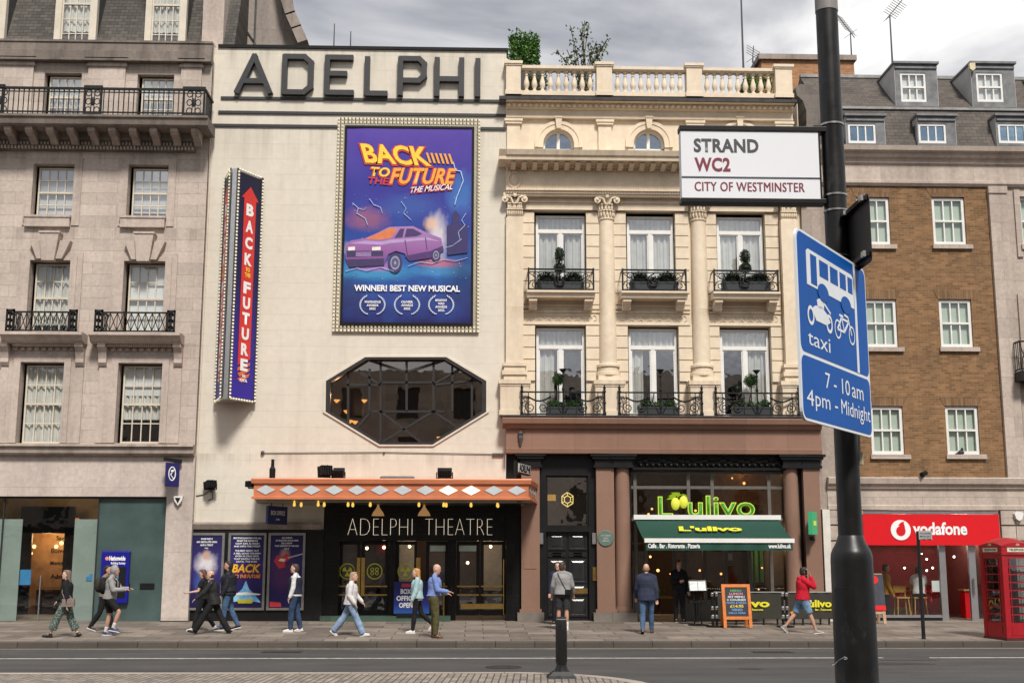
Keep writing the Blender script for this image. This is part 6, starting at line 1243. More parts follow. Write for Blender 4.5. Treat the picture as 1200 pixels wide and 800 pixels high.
# ground floor stone: piers either side of the shop
k = MB(); k.box(PX(962.5, 620), PX(971, 620), FY-.2, FY+.3, -.1, bz0-.003); k.build('white_pier', plain('white_masonry_paint', (.62, .59, .54), .7, 0, .12, 2), rb)
for a, b in ((971, 1012), (1171.5, 1190), (1190, 1262)):
    k = MB(); z = .0; X0, X1 = PX(a, 620), PX(b, 620); st = .47
    k.box(X0, X1, FY+.01, FY+.4, -.1, bz0-.002); z = bz0-.02
    while z > .2: k.box(X0+(.0 if a > 1180 else .03), X1-.02, FY-.08, FY+.02, max(.12, z-st+.05), z); z -= st
    k.build('rusticated_pier', M_rstone, rb)
# phone shop
VX0, VX1 = PX(1011, 650), PX(1171, 650); vz = PZ(1090, 598); VY = FY+.1
k = MB(); k.box(VX0, VX1, FY-.06, FY+.1, PZ(1090, 602), vz); k.build('shop_trim', plain('grey_trim', (.22, .22, .23), .4, .4), rb)
M_vred = plain('shop_red', (.62, .004, .01), .4, 0, .03)
e0, e1, e2, e3 = RC(1011.5, 602.3, 1171, 638.5, FY-.1); k = MB(); k.box(e0, e1, FY-.12, FY+.1, e2, e3); fas = k.build('fascia_sign', M_vred, rb)
k = MB(); X, Z = P(1055.5, 620.7, FY-.13); R_ = .305; k.prism([(X+R_*math.cos(i*.2094), Z+R_*math.sin(i*.2094)) for i in range(30)], FY-.14, FY-.118); k.build('emblem', M_wlet, fas)
k = MB(); q = [(X+.0+.145*math.cos(rad(t)), Z-.03+.15*math.sin(rad(t))) for t in range(100, 400, 15)]; q += [(X+.13, Z+.10), (X+.10, Z+.2), (X+.12, Z+.255), (X+.02, Z+.235), (X-.07, Z+.15)]; k.prism(q, FY-.147, FY-.139); k.build('emblem', M_vred, fas)
text('vodafone', PX(1070, 620, FY-.14), PX(1133.5, 620, FY-.14), PZ(1100, 626.5, FY-.14), PZ(1100, 611.5, FY-.14), FY-.13, M_wlet, fas, bold=.03)
M_al = plain('aluminium', (.42, .42, .43), .35, .8, .06)
k = MB(); zt = PZ(1060, 638.5); zb = PZ(1060, 721); d0, d1, d2, d3 = (PX(x, 680, VY) for x in (1101.5, 1109, 1136, 1144))
k.box(VX0, d0, VY-.04, VY+.05, zb-.06, zb+.02); k.box(d0, d1, VY-.05, VY+.06, .06, zt); k.box(d2, d3, VY-.05, VY+.06, .06, zt); k.box(VX0, VX0+.06, VY-.04, VY+.05, .1, zt); k.box(d3, VX1, VY-.04, VY+.05, .08, .2); k.box(VX1-.06, VX1, VY-.04, VY+.05, .1, zt); vsf = k.build('shopfront', M_al, rb)
k = MB(); k.box(VX0, d0, VY-.02, VY+.05, .0, zb-.06); k.build('stall_riser', M_black, vsf)
k = MB(); k.add([(VX0, VY, zb), (d0, VY, zb), (d0, VY, zt), (VX0, VY, zt)], [(0, 1, 2, 3)]); k.add([(d3, VY, .2), (VX1, VY, .2), (VX1, VY, zt), (d3, VY, zt)], [(0, 1, 2, 3)]); k.build('glazing', glass('shop_glass', (.80, .84, .82), .09), vsf)
k = MB(); X = PX(1140, 680, VY-.05); k.box(X-.02, X+.02, VY-.12, VY-.08, .9, 1.4); k.build('door_handle', M_chrome, vsf)
M_vint = plain('red_shop_wall', (.42, .012, .015), .6, 0, .2, 1)
room(rb, VX0, VX1, VY+.07, FY+5, .03, zt+.3, plain('phone_shop_room', (.30, .10, .085), .7), 'shop_room')
k = MB(); k.box(VX0, PX(1128, 660, FY+4.5), FY+4.6, FY+4.7, .03, 2.5); k.build('red_wall', M_vint, rb)
k = MB(); k.box(VX0, PX(1128, 660, FY+4.5), FY+4.5, FY+4.7, 2.5, 3.2); k.build('bulkhead', plain('beige_bulkhead', (.42, .33, .25), .7), rb)
k = MB(); k.box(VX0+.05, d0-.05, VY+.02, VY+.03, PZ(1060, 648), PZ(1060, 639)); k.build('window_banner', plain('poster_red', (.55, .05, .03), .5, 0, .4, 4), vsf)
k = MB(); k.box(VX0, d0-.3, FY+2.0, FY+2.4, .05, .45); k.build('bench', plain('light_oak', (.50, .33, .17), .5, 0, .25), rb)
k = MB(); e0, e1, e2, e3 = RC(1092, 680, 1101, 693, VY+.02); k.box(e0, e1, VY+.015, VY+.025, e2, e3); k.build('window_notice', M_wlet, vsf)
k = MB(); X = PX(1134, 690, FY+1.2); k.box(X-.18, X+.18, FY+1.0, FY+1.4, .05, 1.0); k.build('counter', M_vred, rb); k = MB(); k.box(X-.22, X+.22, FY+.95, FY+1.45, 1.0, 1.05); k.build('counter_top', plain('light_oak', (.50, .33, .17), .5, 0, .25), rb)
for i in range(4): k = MB(); k.box(PX(1149, 680, FY+.8), PX(1165, 680, FY+.8), FY+.7, FY+.9, .7+.45*i, .73+.45*i); [k.box(PX(1149, 680, FY+.8)+.09*j, PX(1149, 680, FY+.8)+.09*j+.06, FY+.72, FY+.8, .73+.45*i, .9+.45*i) for j in range(5)]; k.build('shelf', plain('dark_walnut', (.10, .05, .03), .4, 0, .3), rb)
k = MB()
for i in range(6):
    for j in range(2): X, Z = P(1060+7*i, 692+10*j, VY+.02); k.prism([(X-.09+.03*math.cos(t), Z+.09*math.sin(t)) for t in (0, 1.57, 3.14, 4.71)], VY+.012, VY+.02) if i > 3 else None
k.build('window_sticker', M_vred, vsf)
for px, py in ((1086, 655), (1086, 668), (1093, 665), (1060, 665), (1080, 648), (1118, 652)): X, Z = P(px, py, FY+2); k = MB(); k.ball((X, FY+2, Z), .035, 8, 6); k.build('lamp', emit('shop_lamp', (1, .85, .7), 5), rb)
for px in (1060, 1125): l = bpy.data.lights.new('shop_light', 'POINT'); l.energy = 110; l.color = (1, .85, .72); l.shadow_soft_size = .3; o = bpy.data.objects.new('shop_light', l); COL.objects.link(o); o.parent = rb; o.location = Vector((PX(px, 650, FY+2), FY+2, 2.8))-origin_of(rb)
# yellow stools in the window
for px in (1056, 1076):
    X = PX(px, 690, FY+.9); Y = FY+.9; t = empty('bar_stool', (X, Y, .05), 'yellow wooden bar stool %s inside the red phone shop' % ('nearer the lamp post,' if px == 1056 else 'under the seated customer'), 'stool', 'yellow stools in the phone shop')
    M_ys = plain('yellow_ply', (.55, .32, .07), .45); k = MB(); k.box(X-.2, X+.2, Y-.18, Y+.18, .78, .82); k.build('seat', M_ys, t); k = MB(); k.box(X-.2, X+.2, Y+.15, Y+.19, .95, 1.15); k.build('backrest', M_ys, t)
    for a in (-1, 1):
        for b in (-1, 1): k = MB(); k.cyl((X+a*.16, Y+b*.14, .80), (X+a*.21, Y+b*.19, .05), .02, None, 6); (k.box(X+a*.17-.015, X+a*.17+.015, Y+.15, Y+.18, .8, 1.0) if b > 0 else None); k.build('leg', M_ys, t)
# mansard, dormers
rz0 = cz1; rmid = PZ(1100, 128, FY+.75); rtop = PZ(1100, 88.5, FY+2.6)
k = MB(); k.box(QX0-.4, QX2, FY-.3, FY+.3, cz1, cz1+.06); k.build('gutter', M_leadd, rb)
X0, X1 = PX(985, 150, FY+.5)-.6, QX2
k = MB(); k.add([(X0, FY+.15, rz0), (X1, FY+.15, rz0), (X1, FY+.8, rmid), (X0, FY+.8, rmid), (X1, FY+2.9, rtop), (X0, FY+2.9, rtop), (X0, FY+8, rz0), (X1, FY+8, rz0)], [(0, 1, 2, 3), (3, 2, 4, 5), (0, 3, 5, 6), (5, 4, 7, 6)]); k.build('mansard_roof', M_slate2, rb)
k = MB(); k.box(X0, X1, FY+.72, FY+.86, rmid-.03, rmid+.05); k.box(X0, X1, FY+2.8, FY+3.0, rtop-.04, rtop+.07); k.build('lead_roll', M_lead, rb)
M_ldp = plain('pale_lead', (.42, .42, .41), .6, 0, .15, 2); M_ldg = plain('blue_grey_lead', (.15, .155, .16), .6, 0, .4, 3)
def dormer(a, b, ya, yb, wa, wb, wya, wyb, Y, deep, g):
    X0, X1 = PX(a, ya, Y), PX(b, ya, Y); z1, z0 = PZ((a+b)/2, ya, Y), PZ((a+b)/2, yb, Y); w0, w1, wz0, wz1 = RC(wa, wya, wb, wyb, Y)
    k = MB(); k.prism(rect(X0, X1, z0-.1, z1), Y-.0, Y+.2, [rect(w0, w1, wz0, wz1)]); k.box(X0-.06, X1+.06, Y-.1, Y+deep, z1-.005, z1+.07); k.box(X0, X1, Y-.05, Y, z1-.16, z1-.1); d = k.build('dormer', M_ldg, rb)
    for x in (X0-.015, X1-.015): k = MB(); k.add([(x, Y+.01, z0-.1), (x+.03, Y+.01, z0-.1), (x+.03, Y+.01, z1), (x, Y+.01, z1), (x, Y+deep, z1), (x+.03, Y+deep, z1), (x, Y+deep, z0-.1), (x+.03, Y+deep, z0-.1)], [(0, 1, 2, 3), (1, 7, 5, 2), (0, 3, 4, 6), (3, 2, 5, 4)]); k.build('cheek', M_ldp, d)
    window(d, (w0, w1, wz0, wz1), Y+.06, 3, g, .07, .045, M_white, 'blind' if ya < 130 else None, .0, glass('sky_reflection_tint_glass', (.6, .7, .75), .45, 0, (.55, .78, 1)) if ya > 130 else None, 'sash')  # lower panes: a blue sky reflection is tinted into the gloss colour
    room(d, w0-.05, w1+.05, Y+.21, Y+1.2, wz0, wz1)
for a, b, wa, wb in ((1048, 1097, 1055.5, 1085.5), (1137.5, 1187.5, 1144.5, 1175.5), (1226, 1276, 1233, 1264)): dormer(a, b, 75.5, 125, wa, wb, 85.5, 119.5, FY+1.0, 2.4, (1, 1))
for a, b, wa, wb in ((991, 1036, 994, 1026.5), (1075, 1119, 1076.5, 1109), (1167, 1212, 1170, 1203)): dormer(a, b, 136.5, 168, wa, wb, 145, 168, FY+.12, .9, (1,))
k = MB(); e0, e1, e2, e3 = RC(1136.5, 74, 1143, 83, FY+.85); k.prism([(e0, e2+.08), ((e0+e1)/2, e2), (e1, e2+.08), (e1, e3), (e0, e3)], FY+.84, FY+.97); ab = k.build('alarm_box', plain('cream_plastic', (.62, .55, .35), .4), None); tag(ab, 'cream bell shaped alarm box on the corner of a roof dormer', 'alarm box')
k = MB(); e0, e1, e2, e3 = RC(1188.5, 599.5, 1199, 610, FY-.15); k.prism([(e0, e3-.05), (e0+.05, e2+.06), ((e0+e1)/2, e2), (e1-.05, e2+.06), (e1, e3-.05), (e1-.06, e3), (e0+.06, e3)], FY-.2, FY-.08); tag(k.build('alarm_box', M_white), 'white shield shaped alarm box on the stone wall above the phone box', 'alarm box')
# chimney block and party wall behind
k = MB(); Yc = FY+5.5; X0, X1 = PX(893, 100, Yc), PX(1002, 100, Yc); z0, z1 = PZ(940, 165, Yc), PZ(940, 71, Yc); ch = empty('brick_chimney_block', (X0, Yc, z0), 'orange brick block with a weathered coping rising behind the cream parapet', 'chimney'); k.box(X0, X1, Yc, Yc+4, z0-3, z1); k.build('brickwork', M_brick2, ch); k = MB(); k.box(X0-.12, X1+.08, Yc-.12, Yc+4.1, z1, z1+.2); k.build('coping', M_dirty, ch)
k = MB(); Yp = FY+.3; q = [P(*p, Yp) for p in ((930, 170), (975, 170), (975, 140), (963, 112), (950, 101), (938, 98.5), (932, 103), (934, 112), (941, 118), (945, 130), (945, 150))]; k.prism(q, Yp, Yp+1.2); tag(k.build('party_wall', stone('weathered_stone', (.17, .15, .135), (.05, .045, .04), bw=2, bh=.5, streak=.8, joint=.004, var=.15), None, fix=True), 'dark weathered scrolled party wall between the cream and brick fronts', 'wall')
# grey stone gable behind the bank
Yg = FY+2.6; gx = lambda px, py: P(px, py, Yg)
k = MB(); q = [gx(232, 70), gx(357, 70), gx(357, 56), gx(350, 40), gx(343, 24), gx(337, 5), gx(332, -25), gx(262, -25), gx(232, -10)]; k.prism(q, Yg, Yg+6); gb_ = k.build('gable', stone('grey_gable_stone', (.32, .275, .245), (.12, .10, .09), bw=1.3, bh=3.5, streak=.7, joint=.004, var=.1), None, fix=True); tag(gb_, 'grey stained stone gable rising behind the bank and theatre roofs', 'building')
k = MB()
for (a, b) in zip(((357, 56), (350, 40), (343, 24), (337, 5)), ((350, 40), (343, 24), (337, 5), (332, -25))): A, B = gx(*a), gx(*b); k.obox(((A[0]+B[0])/2, Yg-.1, (A[1]+B[1])/2), ((B[0]-A[0])/2*1.1, 0, (B[1]-A[1])/2*1.1), (0, .5, 0), (.16, 0, .06))
k.build('coping', M_dirty, gb_)
k = MB(); X = PX(300, 20, Yg); k.cyl((X, Yg-.1, PZ(300, 58, Yg)), (X, Yg-.1, PZ(262, -25, Yg)), .03); k.tube([P3 for P3 in [(gx(262, -5)[0], Yg-.05, gx(262, -5)[1]), (gx(285, 30)[0], Yg-.05, gx(285, 30)[1]), (gx(300, 52)[0], Yg-.05, gx(300, 52)[1])]], .02); k.build('drainpipe', M_leadd, gb_)
k = MB(); X0, X1 = PX(248, 30, FY+.4), PX(262, 30, FY+.4); k.box(X0-.3, X1, FY+.4, FY+3, PZ(250, 60), PZ(250, -20)); tag(k.build('party_wall', M_trim), 'pale stone upstand beside the slate mansard, left of the theatre letters', 'wall')
# aerials
def aerial(name, label, px, py0, py1, Y, r=.03, yagi=0, tilt=.5):
    X, Z0 = P(px, py0, Y); Z1 = PZ(px, py1, Y); t = empty(name, (X, Y, Z0), label, 'aerial'); k = MB(); k.cyl((X, Y, Z0), (X, Y, Z1), r, r*.7, 6); k.build('mast', M_leadd, t)
    if yagi:
        k = MB(); d = Vector((tilt, .2, .55)).normalized(); c = Vector((X, Y, Z1)); k.cyl(c-d*.3, c+d*yagi, .018, None, 5); n_ = Vector((.6, 0, -tilt*.6)).normalized()
        for i in range(int(yagi/.12)): q = c+d*(i*.12); k.cyl(q-Vector((.26, .1, -.10)), q+Vector((.26, .1, -.10)), .010, None, 4)
        k.cyl(c+Vector((-.25, 0, -.25)), c+Vector((.25, 0, .12)), .012, None, 4); k.build('antenna', M_leadd, t)
aerial('tv_aerial', 'tall television aerial on a mast behind the first big roof dormer', 1046, 78, 18, FY+4.5, .035, 1.0, .45)
aerial('tv_aerial', 'shorter television aerial on the brick block beside the lamp post', 998, 68, 38, FY+6, .03, 1.1, -.25)
aerial('lattice_mast', 'thin lattice radio mast above the cream balustrade', 871.5, 90, -20, FY+6, .04)
aerial('antenna_mast', 'small antenna mast with crossbars beside the lattice mast', 883, 90, 66, FY+5, .03, .5, .1)
aerial('roof_pole', 'thin bare pole on the theatre roof above the letter D', 391, 62, 28, FY+3, .025); aerial('roof_pole', 'thin bare pole on the theatre roof right of its twin', 410.5, 62, 37, FY+3, .025)
k = MB(); X, Z = P(1127, 534, FY-.05); k.ball((X, FY-.02, Z+.11), (.10, .09, .08), 8, 6); k.ball((X+.02, FY-.06, Z+.21), .045, 8, 6); k.cyl((X-.06, FY-.02, Z+.10), (X-.17, FY+.02, Z+.05), .05, .015, 6); k.cyl((X+.03, FY-.1, Z+.20), (X+.035, FY-.13, Z+.195), .012, .003, 5); pg = k.build('pigeon', plain('pigeon_grey', (.035, .035, .04), .7), None, smooth=True); tag(pg, 'dark pigeon perched on the lower right brick building sill', 'bird')
t = empty('security_camera', (PX(1084, 556, FY-.2), FY-.1, PZ(1084, 558, FY-.2)), 'black dome security camera on the ledge above the red shop sign', 'camera'); k = MB(); X, Z = P(1083, 555.5, FY-.25); k.cyl((X+.1, FY-.1, Z+.05), (X-.12, FY-.35, Z-.02), .075, .07, 12); k.build('body', M_blackm, t); k = MB(); k.cyl((X+.02, FY-.2, Z), (X+.02, FY-.15, PZ(1084, 559, FY-.2)), .03); k.build('bracket', M_black, t)
# street of buildings behind the photographer, seen only in the windows
k = MB(); ob = empty('opposite_terrace', (0, -11, 0), 'long stone terrace across the street behind the photographer', 'building'); hs_ = [(x, x+1.5, z, z+2.2) for x in range(-40, 41, 4) for z in (4.5, 8.2, 11.6)]; 
wall(k, -45, 45, 0, 15, hs_, 11, .3); me = k.mesh('w'); me.transform(Matrix.Rotation(math.pi, 4, 'Z')); link('wall', me, stone('terrace_stone', (.55, .45, .37), (.1, .09, .08), bw=1.4, bh=.5), None).parent = ob
bpy.data.objects[-1] if 0 else None
for ch_ in ob.children: ch_.location = Vector((0, 0, 0))-ob.location
k = MB(); k.add([(45, -11.3, 0), (-45, -11.3, 0), (-45, -11.3, 15), (45, -11.3, 15)], [(0, 1, 2, 3)]); k.box(-45, 45, -20, -11.4, 0, 15); k.box(-45, 45, -11, -10.4, 3.5, 4.0); k.build('glass_and_roof', plain('terrace_dark', (.03, .03, .032), .3), ob)
# ---------------------------------------------------------------- street furniture
M_grate = plain('iron_cover', (.03, .028, .026), .6, .3, .4, 20)
for px, py, w_, d_ in ((330, 763.5, .9, .42), (905, 763.5, .9, .42)):
    x, y = G(px, py, -.125); k = MB(); k.prism([(x-w_/2, -.13), (x+w_/2, -.13), (x+w_/2, -.122), (x-w_/2, -.122)], y-d_/2, y+d_/2)
    for i in range(8): k.box(x-w_/2+.05+i*.105, x-w_/2+.09+i*.105, y-d_/2+.04, y+d_/2-.04, -.122, -.116)
    tag(k.build('gully_grating', M_grate), kind='structure')
x, y = G(590, 781, -.125); k = MB(); k.lathe((x, y, -.13), [(.36, 0), (.36, .008), (.33, .008), (.33, .004), (0.001, .004)], 24); tag(k.build('manhole_cover', M_grate), kind='structure')
# big lamp column in the foreground with its signs
PY = 6.0
t = empty('lamp_column', (PX(1000, 800, PY), PY, 0), 'thick black lamp column standing close by with several street signs strapped on', 'lamp column')
pxc = PX(984, 350, PY); rr = .058
b = NB('black_column_paint'); b.set(.34, 0, .4); sc_n = b.rng(b.noise(9, 8, b.map((1, 1, .45)), .75), 0, .75, .56, .74); b.col(b.mix(sc_n, (.0095, .0095, .010), (.055, .053, .05))); b.bump(b.noise(45, 4), .12, .004); b.l(b.rng(b.noise(5, 5), .25, .55), b.p.inputs['Roughness']); M_pole = b.m
zs = PZ(997, 628, PY); zb = PZ(1000, 652, PY)
k = MB(); k.lathe((pxc, PY, zs-.02), [(.0585, 0), (.0575, 1.2), (.056, 2.2), (.055, 6)], 40); k.build('shaft', M_pole, t, smooth=True)
k = MB(); k.lathe((pxc, PY, -.05), [(.106, 0), (.104, .5), (.100, zb-.02+.05), (.098, zb+.012+.05), (.092, zb+.03+.05), (.068, zs+.025), (.061, zs+.05), (.0575, zs+.055)], 48); bs = k.build('base', M_pole, t, smooth=True)
k = MB(); zd = PZ(985, 688, PY-.1)
for i in range(9):
    a0, a1 = rad(196+6.5*i), rad(196+6.5*(i+1)); v = [(pxc+.1055*math.cos(a), PY+.1055*math.sin(a)) for a in (a0, a1)]; v2 = [(pxc+.100*math.cos(a), PY+.100*math.sin(a)) for a in (a0, a1)]
    k.add([(*v[0], .3), (*v[1], .3), (*v[1], zd), (*v[0], zd), (*v2[0], .3), (*v2[1], .3), (*v2[1], zd), (*v2[0], zd)], [(0, 1, 2, 3), (3, 2, 6, 7), (0, 3, 7, 4), (1, 5, 6, 2), (0, 4, 5, 1)])
k.build('door', M_pole, bs)
k = MB(); A = [P(*p, PY-.117) for p in ((982, 781), (985, 780), (987.5, 776.5), (989, 774), (991, 772), (993, 770), (995.5, 771.5), (994.5, 773), (992.5, 772.5))]; k.tube([(a, PY-math.sqrt(max(.105**2-(a-pxc)**2, .0004)), z) for a, z in A], .0022, 5); k.build('chalk_mark', plain('chalk_grey', (.35, .35, .34), .7), bs)
k = MB(); z0, z1 = PZ(970, 14.5, PY), PZ(968, -12, PY); k.lathe((pxc, PY, z0), [(.0585, 0), (.0585, z1-z0)], 40); k.build('sticker', plain('grey_sticker', (.22, .21, .20), .5), t); 
def clamp(z, w_=.012, extra=None, name='clamp_band', label=None):
    k = MB(); k.lathe((pxc, PY, z-w_/2), [(.0585, 0), (.061, .001), (.061, w_-.001), (.0585, w_)], 40); k.build(name, M_steel, t, smooth=True)
for y in (147.5, 230, 248, 301): clamp(PZ(975, y, PY), .011)
# street name sign
t = empty('street_name_sign', (PX(880, 193, PY), PY, PZ(880, 193, PY)), 'white boxed street name sign with black rails reading STRAND', 'street sign')
x0, x1, z0, z1 = RC(797.5, 151.5, 960, 236, PY-.02); Y0 = PY-.035
k = MB(); k.box(x0+.002, x1, Y0+.003, PY+.03, z0+.012, z1-.012); pn = k.build('panel', plain('white_sign_enamel', (.80, .82, .86), .3, 0, .02, 2), t)
k = MB(); k.box(x0-.003, PX(966, 150, PY), Y0-.004, PY+.035, z1-.014, z1+.012); k.box(x0-.003, PX(966, 236, PY), Y0-.004, PY+.035, z0-.012, z0+.012); k.box(x1-.003, x1+.006, Y0, PY+.03, z0, z1); k.build('rail', M_black, t, bevel=.002)
k = MB(); zl = PZ(880, 208.3, PY-.03); k.box(x0+.003, x1-.003, Y0-.0005, Y0+.004, zl-.003, zl+.003); k.build('divider', plain('divider_grey', (.10, .11, .14), .4), pn)
M_sg = plain('sign_charcoal', (.055, .058, .065), .5, 0, .03); M_sr = plain('sign_maroon', (.20, .022, .045), .5, 0, .03)
def st(s, a, b, c, d, m, bold=.035): q = RC(a, c, b, d, Y0); text(s, q[0], q[1], q[2], q[3], Y0+.0015, m, pn, 'sign_lettering', bold=bold, spacing=1.06)
st('STRAND', 813, 889, 162.5, 178.8, M_sg); st('WC2', 814, 856, 184.5, 201, M_sr); st('CITY OF WESTMINSTER', 814, 942.6, 213.5, 224.3, M_sr, 0)
q = RC(814.5, 213.5, 943.1, 224.3, Y0); text('CITY OF WESTMINSTER', q[0], q[1], q[2], q[3], Y0+.0012, M_sr, pn, 'sign_lettering', bold=0, spacing=1.06)
k = MB()
for y in (150.5, 236): z = PZ(966, y, PY); k.box(x1-.02, pxc-.05, PY-.02, PY+.02, z-.008, z+.008)
k.build('arm', M_black, t)
# blue bus lane sign, turned
t = empty('bus_lane_sign', (PX(975, 400, 5.6), 5.6, PZ(975, 500, PY)), 'big blue bus lane sign set at a slant on the lamp column', 'traffic sign')
YA = 5.10
A = Vector((PX(936.3, 378, YA), YA, 0)); B = None
yB = 5.91; B = Vector((PX(1018, 416, yB), yB, 0)); u = (B-A).normalized(); L = (B-A).length; nr = u.cross(Vector((0, 0, 1)))
zt_ = PZ(937.5, 264.5, YA); zbm = PZ(934.5, 491, YA); H = zt_-zbm; O = A+Vector((0, 0, zbm)); up1 = Vector((0, 0, 1))
def plate(k, pts, off, th_=.003):
    n_ = len(pts); k.add([tuple(O+u*a+up1*c+nr*off) for a, c in pts]+[tuple(O+u*a+up1*c+nr*(off-th_)) for a, c in pts], [tuple(range(n_)), tuple(range(n_, 2*n_))[::-1]]+[(i, i+n_, (i+1) % n_+n_, (i+1) % n_) for i in range(n_)])
def rrect(x0, x1, z0, z1, r, n=5):
    q = []
    for cx_, cz_, a0 in ((x1-r, z0+r, -90), (x1-r, z1-r, 0), (x0+r, z1-r, 90), (x0+r, z0+r, 180)): q += [(cx_+r*math.cos(rad(a0+90*i/n)), cz_+r*math.sin(rad(a0+90*i/n))) for i in range(n+1)]
    return q
M_blue = plain('sign_blue', (.002, .088, .38), .5, 0, .08, 2, 0, .12); M_swh = plain('sign_white', (.74, .77, .80), .3, 0, .03)
k = MB(); plate(k, rrect(0, L, 0, H, .05), 0, .012); k.build('plate', M_swh, t)
zm_ = H*.345
k = MB(); plate(k, rrect(.012, L-.012, zm_+.008, H-.012, .04), .0015); up_p = k.build('blue_field', M_blue, t); k = MB(); plate(k, rrect(.012, L-.012, .012, zm_-.008, .04), .0015); lo_p = k.build('blue_field', M_blue, t)
k = MB(); plate(k, rect(L*.80, L*.83, zm_+.008, H-.012), .003); k.build('lane_line', M_swh, up_p)
O0 = O
fr = dict(o=O+nr*.003, u=u, n=up1)
def bt(s, a, b, c, d, par): text(s, a*L, b*L, c*H, d*H, 0, M_swh, par, 'sign_lettering', bold=0, **fr)
bt('7 - 10', .31, .66, .20, .285, lo_p); bt('am', .69, .87, .20, .26, lo_p); bt('4', .055, .145, .082, .165, lo_p); bt('pm -', .165, .47, .062, .142, lo_p); bt('Midnight', .52, .965, .062, .168, lo_p); bt('taxi', .10, .40, .40, .475, up_p)
def sym(pts, m=M_swh, off=.0032, par=up_p): k = MB(); plate(k, [(a*L, c*H) for a, c in pts], off, .002); return k.build('symbol', m, par)
def ringsym(cx_, cz_, r, w_, par=up_p):
    k = MB(); n_ = 20
    o_ = [(cx_*L+r*math.cos(i*math.pi/10), cz_*H+r*math.sin(i*math.pi/10)) for i in range(n_)]; i_ = [(cx_*L+(r-w_)*math.cos(i*math.pi/10), cz_*H+(r-w_)*math.sin(i*math.pi/10)) for i in range(n_)]
    k.add([tuple(O+u*a+up1*c+nr*.0036) for a, c in o_+i_], [(i, (i+1) % n_, (i+1) % n_+n_, i+n_) for i in range(n_)]); k.build('symbol', M_swh, par)
# bus
sym([(.12, .72), (.12, .90), (.145, .915), (.76, .915), (.79, .90), (.79, .72)])
for a, b in ((.29, .41), (.44, .55), (.58, .67), (.70, .77)): sym([(a, .80), (b, .80), (b, .89), (a, .89)], M_blue, .0044)
sym([(.17, .735), (.25, .735), (.25, .895), (.17, .895)], M_blue, .0044); sym([(.19, .76), (.235, .76), (.235, .88), (.19, .88)], M_swh, .005) if 0 else None
for cx_ in (.33, .66):
    sym([(cx_+.075*math.cos(i*.3142), .715+.050*math.sin(i*.3142)) for i in range(20)], M_blue, .0050); ringsym(cx_, .712, .034, .013)
# motorcycle
for cx_ in (.15, .40): ringsym(cx_, .56, .044, .016)
sym([(.17, .60), (.22, .625), (.30, .635), (.38, .605), (.42, .57), (.36, .545), (.22, .545)]); sym([(.25, .62), (.33, .625), (.34, .66), (.30, .685), (.24, .66)]); sym([(.31+.03*math.cos(i*.628), .695+.022*math.sin(i*.628)) for i in range(10)]); sym([(.30, .67), (.33, .67), (.43, .625), (.42, .615)])
# bicycle
for cx_ in (.52, .73): ringsym(cx_, .555, .046, .009)
def bar2(a, b, w_=.011):
    (ax, az), (bx, bz) = a, b; v = Vector(((bx-ax)*L, 0, (bz-az)*H)); n_ = Vector((-v.z, 0, v.x)).normalized()*w_/2; k = MB(); plate(k, [(ax*L+n_.x, az*H+n_.z), (ax*L-n_.x, az*H-n_.z), (bx*L-n_.x, bz*H-n_.z), (bx*L+n_.x, bz*H+n_.z)][::-1], .0034, .002); k.build('symbol', M_swh, up_p)
for a, b in (((.52, .555), (.58, .625)), ((.58, .625), (.69, .625)), ((.69, .625), (.62, .555)), ((.62, .555), (.58, .635)), ((.52, .555), (.62, .555)), ((.73, .555), (.68, .65)), ((.68, .65), (.63, .655)), ((.555, .64), (.605, .64))): bar2(a, b)
sp = (Vector((pxc, PY, 0))-Vector((O.x, O.y, 0))).dot(u)
for zf in (.2, .8):
    k = MB(); c = O+u*sp+up1*H*zf-nr*.03; k.obox(c, u*min(.2, L-sp-.03), nr*.014, up1*.02); q_ = Vector((pxc, PY, c.z)); k.obox((c+q_)/2, (q_-c)/2, u*.02, up1*.015); k.build('rail', M_steel, t)
# back of the sign on the column's far side
t = empty('reversed_sign', (PX(1008, 270, PY), PY, PZ(1008, 300, PY)), 'black back of another sign plate clipped to the lamp column', 'traffic sign')
YA2, YB2 = 6.1, 5.62
A = Vector((PX(985, 290, YA2), YA2, 0)); B = Vector((PX(1019.5, 264, YB2), YB2, 0)); u = (B-A).normalized(); L = (B-A).length; nr = u.cross(up1); z0, z1 = PZ(1021, 303, YB2), PZ(1018.5, 225, YB2); H = z1-z0; O = A+Vector((0, 0, z0))
k = MB(); plate(k, rrect(0, L, -.01, H, .03), 0, .004); k.build('plate', plain('back_black', (.014, .014, .015), .45, 0, .2, 4, 0, .35), t)
for zf in (.09, .93): k = MB(); k.obox(O+u*L*.55+up1*H*zf+nr*.014, u*L*.42, nr*.012, up1*.010); k.build('rail', M_black, t)
k = MB()
for zf in (.09, .93):
    c = O+u*L*.93+up1*H*zf+nr*.028; k.obox(c, u*.02, nr*.006, up1*.014); c = O+u*L*.35+up1*H*zf+nr*.03; k.obox(c, u*.035, nr*.01, up1*.011)
k.build('clip', M_steel, t)
k = MB(); k.box(PX(998, 250, PY)-.01, PX(998, 250, PY)+.0, PY-.03, PY-.01, z0+.05, z1-.02); k.build('upright', M_black, t)
k = MB(); X, Z0, Z1 = PX(1004, 535, PY+.05), PZ(1004, 545, PY+.05), PZ(1004, 510, PY+.05); k.box(pxc+.055, pxc+.064, PY-.02, PY+.03, Z0-.0, Z1); k.box(pxc+.063, pxc+.075, PY-.02, PY+.02, Z0, Z0+.06); tag(k.build('electric_box', plain('beige_plastic', (.45, .38, .28), .5)), 'small beige plastic strip box low on the lamp column', 'box')
